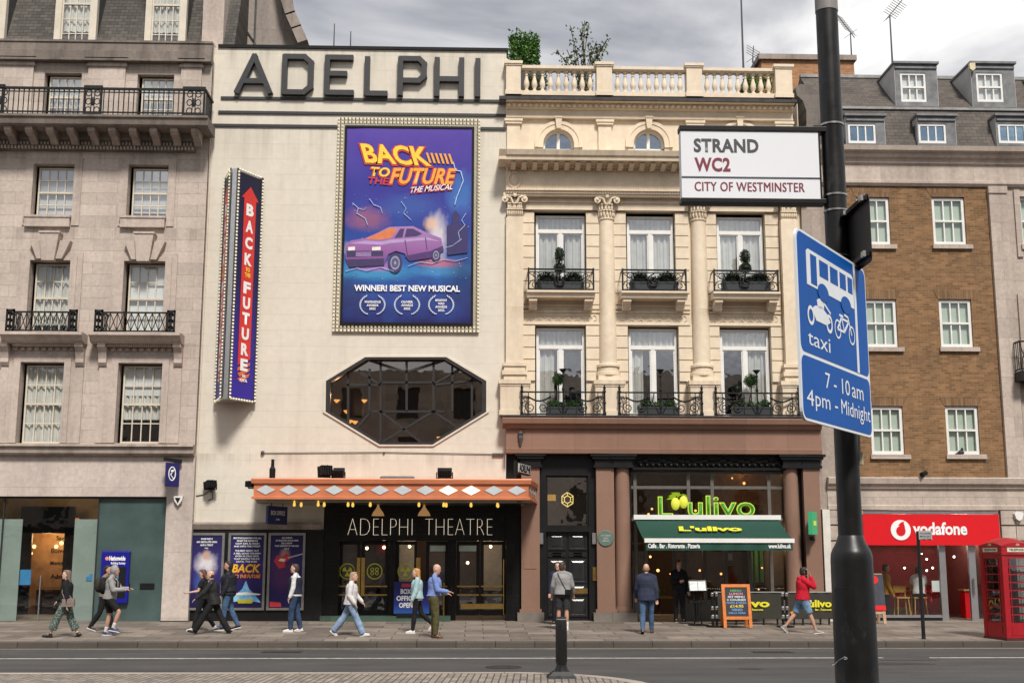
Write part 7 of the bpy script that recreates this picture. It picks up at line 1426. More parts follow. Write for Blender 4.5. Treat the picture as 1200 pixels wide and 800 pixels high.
# bollard
bx, by = G(658, 793.5, 0.0); t = empty('bollard', (bx, by, 0), 'black bollard with a splayed square foot on the cobbled island', 'bollard')
k = MB(); h = PZ(658, 722, by); k.lathe((bx, by, .06), [(.125, 0), (.12, .06), (.085, .14), (.085, .17), (.098, .2), (.098, h-.2), (.094, h-.14), (.088, h-.1), (.088, h-.07), (.03, h-.06)], 24); k.build('post', M_pole, t, smooth=True)
k = MB(); k.lathe((bx, by, h-.07), [(.089, 0), (.09, .04)], 24); k.build('band', plain('grey_reflective', (.22, .22, .23), .4), t)
k = MB(); k.add([(bx-.25, by-.22, 0), (bx+.25, by-.22, 0), (bx+.25, by+.22, 0), (bx-.25, by+.22, 0), (bx-.22, by-.18, .045), (bx+.22, by-.18, .045), (bx+.22, by+.18, .045), (bx-.22, by+.18, .045), (bx-.13, by-.13, .11), (bx+.13, by-.13, .11), (bx+.13, by+.13, .11), (bx-.13, by+.13, .11)], [(0, 1, 5, 4), (1, 2, 6, 5), (2, 3, 7, 6), (3, 0, 4, 7), (4, 5, 9, 8), (5, 6, 10, 9), (6, 7, 11, 10), (7, 4, 8, 11), (8, 9, 10, 11)]); k.build('foot_plate', M_pole, t)
# telephone box
kx, ky, kz = foot(1180.5, 750); t = empty('telephone_box', (kx, ky, kz), 'red telephone box with glazed sides at the pavement edge', 'telephone box')
M_kr = plain('telephone_red', (.34, .007, .014), .3, 0, .12, 5); yaw = rad(12); W = .92; Rz = Matrix.Rotation(yaw, 3, 'Z')
ex, ey = Rz @ Vector((1, 0, 0)), Rz @ Vector((0, 1, 0)); Cc = Vector((kx, ky, kz)); 
# the near corner is at (kx,ky); one face runs along ex to the right, the other along ey to the back
def kb(k, a0, a1, b0, b1, z0, z1):
    c = Cc+ex*((a0+a1)/2)+ey*((b0+b1)/2)+Vector((0, 0, (z0+z1)/2)); k.obox(c, ex*(a1-a0)/2, ey*(b1-b0)/2, (0, 0, (z1-z0)/2))
bz = .06; KH = 2.50
k = MB(); kb(k, -.02, W+.02, -.02, W+.02, 0, bz); k.build('plinth', plain('dark_red_base', (.09, .012, .012), .5, 0, .3, 6), t)
k = MB()
for a in (0, W-.11):
    for b in (0, W-.11): kb(k, a, a+.11, b, b+.11, bz, 2.12)
kb(k, .003, W-.003, .003, W-.003, 2.12, 2.30); kb(k, -.025, W+.025, -.025, W+.025, 2.08, 2.115); kb(k, -.012, W+.012, -.012, W+.012, 2.28, 2.302); fr_ = k.build('frame', M_kr, t)
k = MB(); n_ = 12   # segmental pediments and domed roof
c0 = Cc+ex*W/2+ey*W/2
dome = []
for j in range(n_+1):
    for i in range(n_+1):
        a, b = -W/2+W*i/n_, -W/2+W*j/n_; zz = 2.30+.15*max((1-(2*a/W)**2), 0)*.5+.15*max((1-(2*b/W)**2), 0)*.5+.06*(1-(2*a/W)**2)*(1-(2*b/W)**2); dome.append(tuple(c0+ex*a*1.01+ey*b*1.01+Vector((0, 0, zz))))
k.add(dome, [(j*(n_+1)+i, j*(n_+1)+i+1, (j+1)*(n_+1)+i+1, (j+1)*(n_+1)+i) for j in range(n_) for i in range(n_)])
for f0, fu in ((Cc-ey*.0, ex), (Cc+ey*W, ey*-1), (Cc+ex*W, ey), (Cc+ey*W, ex)):
    pts = [(W*i/n_, .075*(1-(2*i/n_-1)**2)+.0) for i in range(n_+1)]; vs = [tuple(f0+fu*a+Vector((0, 0, 2.295))) for a, z in pts]+[tuple(f0+fu*a+Vector((0, 0, 2.30+z))) for a, z in pts]; k.add(vs, [(i, i+1, i+n_+2, i+n_+1) for i in range(n_)])
k.build('roof', M_kr, t, smooth=True)
def kface(o_, fu, fn, name, door=False):
    """one glazed side: o_ corner, fu along, fn outward"""
    def fb(k, a0, a1, z0, z1, d0, d1): c = o_+fu*((a0+a1)/2)+fn*((d0+d1)/2)+Vector((0, 0, (z0+z1)/2)); k.obox(c, fu*(a1-a0)/2, fn*(d1-d0)/2, (0, 0, (z1-z0)/2))
    k = MB(); a0, a1 = .11, W-.11; fb(k, a0, a1, bz, .42, -.05, -.012); fb(k, a0, a0+.05, .42, 2.08, -.045, -.01); fb(k, a1-.05, a1, .42, 2.08, -.045, -.01); fb(k, a0+.05, a1-.05, 1.99, 2.08, -.045, -.01); fb(k, a0+.06, a1-.06, .12, .34, -.012, -.004)
    for i in range(1, 8): z = .42+(1.99-.42)*i/8; fb(k, a0+.05, a1-.05, z-.013, z+.013, -.04, -.012)
    for f_ in (.14, .86): x = a0+(a1-a0)*f_; fb(k, x-.012, x+.012, .42, 1.99, -.042, -.014)
    d = k.build(name, M_kr, t); k = MB(); v = [o_+fu*a+fn*-.028+Vector((0, 0, z)) for a, z in ((a0, .42), (a1, .42), (a1, 2.0), (a0, 2.0))]; k.add(v, [(0, 1, 2, 3)]); k.build('pane', glass('phone_glass', (.55, .58, .58), .12), d)
    k = MB(); fb(k, .16, W-.16, 2.15, 2.255, -.002, .008); sg = k.build('sign_panel', plain('opal_panel', (.62, .58, .46), .4), d)
    text('TELEPHONE', .21, W-.21, 2.175, 2.23, 0, M_black, sg, 'sign_lettering', bold=.03, o=o_+fn*.0095, u=fu, n=up1)
    k = MB(); c = o_+fu*W/2+fn*.012+Vector((0, 0, 2.325)); k.obox(c, fu*.05, fn*.006, (0, 0, .02)); k.obox(c+Vector((0, 0, .02)), fu*.03, fn*.006, (0, 0, .015)); k.build('crown_emblem', plain('faded_gold', (.50, .35, .22), .5), d)
kface(Cc, ex, -ey, 'door', True); kface(Cc+ey*W, -ey, -ex, 'glazed_side'); kface(Cc+ex*W, ey, ex, 'glazed_side'); kface(Cc+ey*W+ex*W, -ex, ey, 'glazed_side')
k = MB(); kb(k, .3, W-.3, W-.25, W-.1, .9, 1.8); k.build('telephone', M_black, t)
# thin sign post by the phone shop
px_, py_, pz_2 = foot(1082.5, 748); t = empty('sign_post', (px_, py_, pz_2), 'thin black post with a small grey plate before the red phone shop', 'sign post')
k = MB(); k.lathe((px_, py_, pz_2), [(.055, 0), (.05, .05), (.048, .1), (.046, PZ(1083, 622, py_)-pz_2)], 14); k.build('post', M_pole, t, smooth=True)
k = MB(); e0, e1, e2, e3 = RC(1076.5, 621.5, 1092, 632, py_-.06); k.box(e0, e1, py_-.075, py_-.06, e2, e3); pl_ = k.build('plate', plain('grey_plate', (.33, .33, .33), .5), t)
for j, s in enumerate(('NO LOADING', 'MON-SAT', '7AM-7PM')): text(s, e0+.03, e1-.03, e3-.09-.075*j, e3-.045-.075*j, py_-.0765, M_black, pl_, bold=.02)
# chalk menu board
def a_board(px0, px1, pyt, pyb, lab, wood, name='menu_board'):
    xa, ya, za = foot((px0+px1)/2, pyb); X0, X1 = PX(px0, pyb-20, ya), PX(px1, pyb-20, ya); H = PZ((px0+px1)/2, pyt, ya)-za; t = empty(name, (xa, ya, za), lab, 'menu board')
    ln = .22; k = MB(); w_ = .085; sl = Vector((0, ln, H)); L_ = sl.length; sn = sl.normalized(); nv = Vector((0, -sn.z, sn.y)); o_ = Vector((0, ya, za))
    def bb_(k, a0, a1, s0, s1, d0, d1): c = o_+Vector(((a0+a1)/2, 0, 0))+sn*((s0+s1)/2)+nv*((d0+d1)/2); k.obox(c, ((a1-a0)/2, 0, 0), nv*(d1-d0)/2, sn*(s1-s0)/2)
    bb_(k, X0, X0+w_, 0, L_, 0, .05); bb_(k, X1-w_, X1, 0, L_, 0, .05); bb_(k, X0+w_, X1-w_, L_-w_, L_, 0, .045); bb_(k, X0+w_, X1-w_, L_*.19, L_*.19+w_, 0, .045); k.build('frame', wood, t)
    k = MB(); bb_(k, X0+w_, X1-w_, L_*.19+w_, L_-w_, .005, .03); bo = k.build('board', plain('chalkboard', (.012, .013, .016), .6), t)
    k = MB(); s2 = Vector((0, -ln*1.2, H)).normalized(); o2 = Vector((0, ya+ln*2.3, za))
    for a in (X0+.02, X1-.02-w_): c = o2+Vector((a+w_/2, 0, 0))+s2*L_/2; k.obox(c, (w_/2, 0, 0), Vector((0, .02, 0)), s2*L_/2)
    k.build('back_leg', wood, t); return t, bo, o_, sn, nv, X0+w_, X1-w_, L_
wood = plain('orange_varnished_pine', (.58, .17, .03), .4, 0, .2, 6)
t, bo, o_, sn, nv, x0, x1, L_ = a_board(847.5, 881, 684.5, 735.5, 'orange framed chalk menu board standing before the restaurant terrace', wood)
cols = [plain('chalk_white', (.5, .5, .52), .8), plain('chalk_pink', (.5, .2, .28), .8), plain('chalk_yellow', (.6, .42, .08), .8), plain('chalk_blue', (.12, .25, .5), .8), plain('chalk_green', (.1, .3, .12), .8)]
z = L_-.15
for s, f, h, c in (('MENU', .5, .07, 4), ('LUNCH', .6, .08, 1), ('SET MENU', .75, .075, 0), ('2 COURSES', .85, .075, 0), ('PASTA & PIZZA', .9, .07, 3), ('£14.95', .6, .10, 2), ('VINO', .5, .09, 3), ('DELLA CASA', .75, .06, 3)): h *= .8; w_ = (x1-x0)*f; xm = (x0+x1)/2; text(s, xm-w_/2, xm+w_/2, z-h, z, 0, cols[c], bo, 'chalk_lettering', bold=.04, o=o_+nv*.032, u=(1, 0, 0), n=sn); z -= h+.024
# dark board by the phone shop, partly behind the lamp column
t, bo, o_, sn, nv, x0, x1, L_ = a_board(1017, 1037.5, 672, 730.5, 'dark board with red top and pale wooden legs beside the phone shop window', plain('pale_wood', (.42, .27, .17), .5), 'pavement_board')
k = MB(); xm = (x0+x1)/2; c = o_+sn*(L_*.62)+nv*.06+Vector((xm, 0, 0)); k.obox(c, ((x1-x0)/2+.10, 0, 0), nv*.012, sn*L_*.36); pb = k.build('poster', plain('navy_grey_poster', (.03, .035, .05), .5, 0, .4, 3), t)
k = MB(); c = o_+sn*(L_*.87)+nv*.075+Vector((xm, 0, 0)); k.lathe(c, [(.12, 0), (.12, .008)], 16, nv); c = o_+sn*(L_*.31)+nv*.075+Vector((xm, 0, 0)); k.obox(c, ((x1-x0)/2+.10, 0, 0), nv*.004, sn*.07); k.build('red_strip', M_vred, pb)
# menu stand
xa, ya, za = foot(817, 732); t = empty('menu_stand', (xa, ya, za), 'black pedestal menu stand with white pages outside the restaurant door', 'menu stand')
X0, X1, Z0, Z1 = RC(807, 680.5, 827.5, 692.5, ya); k = MB(); c = Vector(((X0+X1)/2, ya, (Z0+Z1)/2)); k.obox(c, ((X1-X0)/2, 0, .01), (0, .03, -.02), (0, .08, (Z1-Z0)/2)); k.build('tray', M_black, t)
k = MB()
for s in (-.5, .5): k.obox(c+Vector((s*(X1-X0)*.47, -.04, .01)), ((X1-X0)*.22, 0, .0), (0, .004, 0), (0, .07, (Z1-Z0)/2*.88))
k.build('menu_page', plain('menu_paper', (.58, .60, .60), .7, 0, .2, 14), t)
k = MB()
for s in (-.1, .1): k.cyl((c.x+s, ya+.02, za+.02), (c.x+s, ya+.05, Z0+.1), .022)
k.build('post', M_black, t); k = MB(); k.lathe((c.x, ya, za), [(.3, 0), (.3, .02), (.05, .05)], 20); k.build('foot', M_black, t)
k = MB(); k.box(c.x-.25, c.x+.25, ya-.02, ya+.16, za+.62, za+.66); k.build('shelf', M_black, t)
# tall table with bar chairs behind the stand
xa, ya, za = foot(803, 728.5); t = empty('bar_chair', (xa+.15, ya, za), 'black bar chair beside the menu stand at the restaurant door', 'chair'); k = MB(); k.box(xa-.05, xa+.38, ya-.2, ya+.2, za+.72, za+.76); k.build('seat', M_black, t); k = MB(); k.box(xa-.05, xa+.38, ya+.17, ya+.21, za+.8, za+1.12); k.build('backrest', M_black, t)
for a in (-.03, .35):
    for b in (-.18, .18): k = MB(); k.cyl((xa+a, ya+b, za), (xa+a, ya+b, za+.74), .018, None, 6); k.build('leg', M_black, t)
# canvas barriers and their posts
M_cv = plain('charcoal_canvas', (.03, .028, .020), .8, 0, .15, 2)
bars = ((873, 918.5, 'charcoal canvas barrier with yellow lettering between the chalk board and steel post', 'livo'), (925, 976, 'charcoal canvas barrier with yellow lettering beside the lamp column', 'ulivo'))
for i, (a, b, lab, s) in enumerate(bars):
    a0 = 838 if i == 0 else a
    xa, ya, za = foot((a+b)/2, 731.5); X0, X1 = PX(a0, 710, ya), PX(b, 710, ya); Z0, Z1 = PZ(900, 725, ya), PZ(900, 693.5, ya); t = empty('canvas_barrier', ((X0+X1)/2, ya, za), lab, 'barrier', 'canvas barriers round the restaurant terrace')
    k = MB(); n_ = 26; vs = []
    for q in range(n_+1): x = X0+(X1-X0)*q/n_; y = ya+.012*math.sin(q*.9); vs += [(x, y, Z0), (x, y, Z1)]
    k.add(vs, [(2*q, 2*q+2, 2*q+3, 2*q+1) for q in range(n_)]); cv = k.build('canvas', M_cv, t); k = MB(); k.cyl((X0-.03, ya, Z1), (X1+.03, ya, Z1), .02); k.build('rail', M_steel, t)
    k = MB()
    for q in range(5): x = X0+(X1-X0)*(q+.5)/5; k.box(x-.02, x+.02, ya-.03, ya+.03, za, Z0+.02)
    k.build('foot', M_black, t)
    if i == 0: text("L'ulivo", PX(846, 703, ya), PX(901.5, 703, ya), PZ(900, 711, ya), PZ(900, 701.5, ya), ya-.03, M_yl2, cv, 'printed_lettering', bold=.04); text('Ristorante', PX(881, 713, ya), PX(894, 713, ya), PZ(900, 715, ya), PZ(900, 712.5, ya), ya-.03, M_yl2, cv, 'printed_lettering')
    else:
        text("L'ulivo", PX(938, 703, ya), PX(974, 703, ya), PZ(950, 711, ya), PZ(950, 702, ya), ya-.03, M_yl2, cv, 'printed_lettering', bold=.04); text('Bar . Ristorante', PX(955, 713, ya), PX(974, 713, ya), PZ(950, 715, ya), PZ(950, 712.5, ya), ya-.03, M_yl2, cv, 'printed_lettering')
        k = MB(); (p0, q0), (p1, q1) = P(927, 719, ya-.03), P(935.5, 714, ya-.03); k.obox(((p0+p1)/2, ya-.03, (q0+q1)/2), ((p1-p0)/2, 0, (q1-q0)/2), (0, .003, 0), (-.03, 0, .05)); k.build('printed_flash', plain('print_orange', (.6, .22, .03), .6), cv)
for px, lab in ((838, 'steel banded black barrier post beside the chalk menu board'), (920.5, 'steel banded black barrier post between the two canvas barriers')):
    xa, ya, za = foot(px, 734); t = empty('barrier_post', (xa, ya, za), lab, 'post', 'barrier posts on the restaurant terrace'); zt = PZ(px, 694, ya); k = MB(); k.cyl((xa-.06, ya, za), (xa-.06, ya, zt), .035); k.cyl((xa+.06, ya+.02, za), (xa+.06, ya+.02, zt), .035); k.build('post', M_black, t); k = MB(); k.lathe((xa, ya, za), [(.25, 0), (.25, .03), (.05, .05)], 18); k.build('foot', M_black, t)
    for f_ in (.95, .55, .30):
        for s in (-.06, .06): k = MB(); z = za+(zt-za)*f_; k.lathe((xa+s, ya+(.02 if s > 0 else 0), z-.05), [(.045, 0), (.05, .03), (.05, .07), (.04, .1)], 12); k.build('collar', M_chrome, t)
# ---------------------------------------------------------------- balcony planting
def leafmat(name, c1, c2):
    if name in MAT: return MAT[name]
    b = NB(name); b.set(.55, 0, .3); oi = b.n('ShaderNodeNewGeometry'); b.col(b.mix(b.rng(oi.outputs['Random Per Island'], 0, 1, 0, 1), c1, c2)); MAT[name] = b.m; return b.m
M_box = leafmat('box_leaves', (.018, .05, .012), (.05, .11, .025)); M_dk = leafmat('dark_leaves', (.008, .014, .008), (.02, .034, .016)); M_hg = leafmat('laurel_leaves', (.035, .10, .015), (.10, .22, .035)); M_rt = leafmat('grey_green_leaves', (.05, .08, .03), (.15, .20, .09))
def leaves(k, c, r, n, size, shell=.55):
    c = Vector(c); r = Vector(r if isinstance(r, (tuple, list)) else (r, r, r))
    for _ in range(n):
        d = Vector((random.gauss(0, 1), random.gauss(0, 1), random.gauss(0, 1))).normalized(); q = random.uniform(shell, 1.0); p = c+Vector((d.x*r.x, d.y*r.y, d.z*r.z))*q
        a = (d+Vector((random.uniform(-.6, .6), random.uniform(-.6, .6), random.uniform(-.3, .8)))).normalized(); b = a.orthogonal().normalized(); b = Matrix.Rotation(random.uniform(0, 6.28), 3, a) @ b; l = size*random.uniform(.7, 1.3)
        k.add([p, p+a*l*.5+b*l*.28, p+a*l, p+a*l*.5-b*l*.28], [(0, 1, 2, 3)])
random.seed(21)
def planter(name, lab, px0, px1, pyt, pyb, Y, bushes, m, group, cat='planter'):
    X0, X1, Z0, Z1 = RC(px0, pyt, px1, pyb, Y); t = empty(name, ((X0+X1)/2, Y, Z0), lab, cat, group); k = MB(); k.box(X0, X1, Y-.13, Y+.13, Z0, Z1); k.box(X0-.015, X1+.015, Y-.145, Y+.145, Z1-.05, Z1); k.build('trough', plain('dark_planter', (.022, .024, .027), .5), t)
    k = MB()
    for (px, py, rx, rz) in bushes: X, Z = P(px, py, Y); leaves(k, (X, Y, Z), (rx, .14, rz), int(260*rx*rz/.02), .055); k.ball((X, Y, Z), (rx*.72, .1, rz*.72), 8, 6)
    k.build('foliage', m, t); return t
g1 = 'dark planters on the upper balconies'; g2 = 'box planters on the lower balconies'
YU, YLo = FY-.25, FY-.28
for i, (x0, lab) in enumerate(((657, 'left'), (767, 'middle'), (875, 'right'))):
    planter('planter', 'dark domed planter on the upper balcony, %s window of the cream front' % lab, x0-29, x0+27, 331, 341, YU, [(x0-17, 328, .30, .25), (x0+15, 328, .30, .25), (x0, 331, .3, .18)], M_dk, g1)
for i, (a, b, lab) in enumerate(((640, 684, 'left'), (748, 794, 'middle'), (858, 905, 'right'))):
    planter('planter', 'box filled planter on the lower balcony, %s window of the cream front' % lab, a, b, 477, 487.5, YLo, [(a+9, 474, .2, .13), (b-9, 474, .2, .13), ((a+b)/2, 475, .16, .10)], M_box, g2)
def topiary(px, parts, zbot, Y, lab, m):
    X, Z0 = P(px, zbot, Y); t = empty('topiary', (X, Y, Z0), lab, 'topiary'); ztop = PZ(px, parts[-1][0], Y); k = MB(); k.cyl((X, Y, Z0), (X, Y, ztop), .02); k.build('stem', plain('stem_brown', (.06, .04, .025), .8), t); k = MB()
    for py, rx, rz in parts: Z = PZ(px, py, Y); leaves(k, (X, Y, Z), (rx, rx, rz), 420, .05, .8); k.ball((X, Y, Z), (rx*.86, rx*.86, rz*.86), 10, 7)
    k.build('crown', m, t); k = MB(); k.lathe((X, Y, Z0-.02), [(.10, 0), (.13, .2), (.12, .2)], 12); k.build('pot', plain('dark_planter', (.022, .024, .027), .5), t)
topiary(656, ((314, .17, .15), (299, .13, .25)), 335, FY-.2, 'two tiered dark topiary rising above the upper left balcony rail', M_dk)
topiary(874, ((314, .18, .14), (301, .15, .22)), 335, FY-.2, 'cone shaped dark topiary rising above the upper right balcony rail', M_dk)
topiary(654.5, ((444.5, .17, .17),), 478, FY-.12, 'round green topiary ball behind the lower left balcony', M_box)
topiary(881, ((446, .20, .19),), 480, FY-.12, 'round green topiary ball behind the lower right balcony', M_box)
topiary(864, ((456, .12, .15),), 480, FY+.0, 'small dim topiary ball left of the big one, lower right balcony', M_dk)
# roof garden
Yr = FY+1.6
X0, X1, Z0, Z1 = RC(597.5, 42.5, 631, 78, Yr); t = empty('clipped_bush', ((X0+X1)/2, Yr, PZ(615, 112, Yr)), 'clipped upright green bush on the roof beside the balustrade', 'bush'); k = MB()
for i in range(2600):
    p = Vector((random.uniform(X0, X1), random.uniform(Yr-.45, Yr+.45), random.uniform(Z0-.1, Z1-.05+random.uniform(-.1, .1)))); a = Vector((random.uniform(-1, 1), random.uniform(-1, 1), random.uniform(-.2, 1.2))).normalized(); b = a.orthogonal().normalized(); b = Matrix.Rotation(random.uniform(0, 6.28), 3, a) @ b; l = random.uniform(.08, .17); k.add([p, p+a*l*.5+b*l*.25, p+a*l, p+a*l*.5-b*l*.25], [(0, 1, 2, 3)])
k.build('foliage', M_hg, t); k = MB(); k.cyl(((X0+X1)/2, Yr, PZ(615, 112, Yr)), ((X0+X1)/2, Yr, Z0+.4), .07); k.build('trunk', plain('stem_brown', (.06, .04, .025), .8), t)
k = MB(); k.box(X0-.05, X1+.05, Yr-.5, Yr+.5, PZ(615, 113, Yr), Z0-.15); k.build('tub', plain('dark_planter', (.022, .024, .027), .5), t)
X, Z = P(684, 112, Yr); t = empty('roof_shrub', (X, Yr, Z), 'sparse straggling shrub with pale leaves on the roof above the balustrade', 'shrub'); br = MB(); k = MB()
for tip in ((652, 61), (663, 66), (672, 52), (667, 36), (678, 42), (686, 21), (689, 34), (700, 44), (705, 52), (714, 38), (711, 48), (694, 58), (682, 62), (675, 70), (702, 64), (660, 72)):
    TX_, TZ_ = P(*tip, Yr+random.uniform(-.3, .3)); base = Vector((X+random.uniform(-.1, .1), Yr, Z)); T = Vector((TX_, Yr+random.uniform(-.4, .4), TZ_)); mid = base.lerp(T, .5)+Vector((random.uniform(-.12, .12), 0, random.uniform(.0, .2))); pts = [base, base.lerp(mid, .5)+Vector((0, 0, .05)), mid, mid.lerp(T, .5), T]; br.tube([tuple(q) for q in pts], .014, 5)
    for s in range(17):
        f_ = random.uniform(.42, 1.0); p = pts[2].lerp(T, (f_-.42)/.58)+Vector((random.gauss(0, .09), random.gauss(0, .09), random.gauss(0, .09)))
        for _ in range(2): a = Vector((random.uniform(-1, 1), random.uniform(-1, 1), random.uniform(-1, .6))).normalized(); b = a.orthogonal().normalized(); b = Matrix.Rotation(random.uniform(0, 6.28), 3, a) @ b; l = random.uniform(.09, .16); k.add([p, p+a*l*.5+b*l*.3, p+a*l, p+a*l*.5-b*l*.3], [(0, 1, 2, 3)])
br.build('branch', plain('stem_brown', (.06, .04, .025), .8), t); k.build('foliage', M_rt, t)
for i, (px, lab) in enumerate(((620, 'dark slim shrub behind the first balusters by the theatre'), (628, 'dark slim shrub second behind the left balusters'), (637, 'pale edged shrub third behind the left balusters'), (680, 'slim dark shrub behind the balusters under the straggling shrub'), (690, 'slim dark shrub left of the first inner pier'), (875, 'slim green shrub first in the row at the right balusters'), (884, 'slim green shrub second in the row at the right balusters'), (893, 'slim green shrub third in the row at the right balusters'), (901, 'slim green shrub last in the row beside the end pier'))):
    X, Z = P(px, 113, FY+.6); z1 = PZ(px, 83, FY+.6); t = empty('balustrade_shrub', (X, FY+.6, Z), lab, 'shrub', 'slim shrubs behind the balustrade'); k = MB(); leaves(k, (X, FY+.6, (Z+z1)/2), (.11, .11, (z1-Z)/2), 260, .08, .2); k.build('foliage', M_hg if i > 4 else M_rt, t); k = MB(); k.cyl((X, FY+.6, Z-.3), (X, FY+.6, z1-.2), .015, None, 5); k.build('stem', plain('stem_brown', (.06, .04, .025), .8), t)
# ---------------------------------------------------------------- people
def loft(mb, rings, seg=14):
    """closed tube through elliptical rings (centre, half-width vector, half-depth vector)"""
    vs = []; fs = []
    for c, a, b in rings:
        for i in range(seg): t = 2*math.pi*i/seg; vs.append(tuple(Vector(c)+Vector(a)*math.cos(t)+Vector(b)*math.sin(t)))
    for j in range(len(rings)-1):
        for i in range(seg): fs.append((j*seg+i, j*seg+(i+1) % seg, (j+1)*seg+(i+1) % seg, (j+1)*seg+i))
    fs.append(tuple(range(seg))[::-1]); fs.append(tuple((len(rings)-1)*seg+i for i in range(seg))); mb.add(vs, fs)
def limb(mb, a, b, r0, r1, rm=None, cap=True):
    a, b = Vector(a), Vector(b); d = (b-a).normalized(); u = d.orthogonal().normalized(); v = d.cross(u); n = 6; rs = []
    for i in range(n+1):
        t = i/n; r = r0+(r1-r0)*t
        if rm: r += rm*math.sin(math.pi*min(1, t*1.35))*(t < .75)
        rs.append((a+(b-a)*t, u*r, v*r))
    loft(mb, rs, 12)
    if cap: mb.ball(a, r0*.99, 10, 7); mb.ball(b, r1*.99, 10, 7)
def fuse(mb, name, m, parent, voxel=.014, smooth=2):
    """weld overlapping shapes into one continuous skin"""
    me = mb.mesh(name); o = bpy.data.objects.new(name, me); COL.objects.link(o)
    r = o.modifiers.new('r', 'REMESH'); r.mode = 'VOXEL'; r.voxel_size = voxel; r.use_smooth_shade = True
    q = o.modifiers.new('s', 'SMOOTH'); q.iterations = smooth; q.factor = .5
    dg = bpy.context.evaluated_depsgraph_get(); nm = bpy.data.meshes.new_from_object(o.evaluated_get(dg)); bpy.data.objects.remove(o); bpy.data.meshes.remove(me)
    nm.materials.clear(); return link(name, nm, m, parent, True)
SKIN = {n: plain('skin_'+n, c, .5, 0, .08, 20) for n, c in (('fair', (.56, .33, .24)), ('tan', (.46, .26, .18)), ('pale', (.62, .40, .31)))}
def cloth(name, c, var=.14, rough=.85, sc=9):
    if name in MAT: return MAT[name]
    b = NB(name); b.set(rough, 0, .25); n = b.noise(sc, 5); f = b.noise(1.0, 3, b.map((8, 8, 9), (0, .5, .3)), .5); b.col(b.scale(b.scale(b.mix(0, c, c), b.rng(n, 1-var, 1+var)), b.rng(f, .86, 1.12))); b.bump(f, .5, .04); MAT[name] = b.m; return b.m
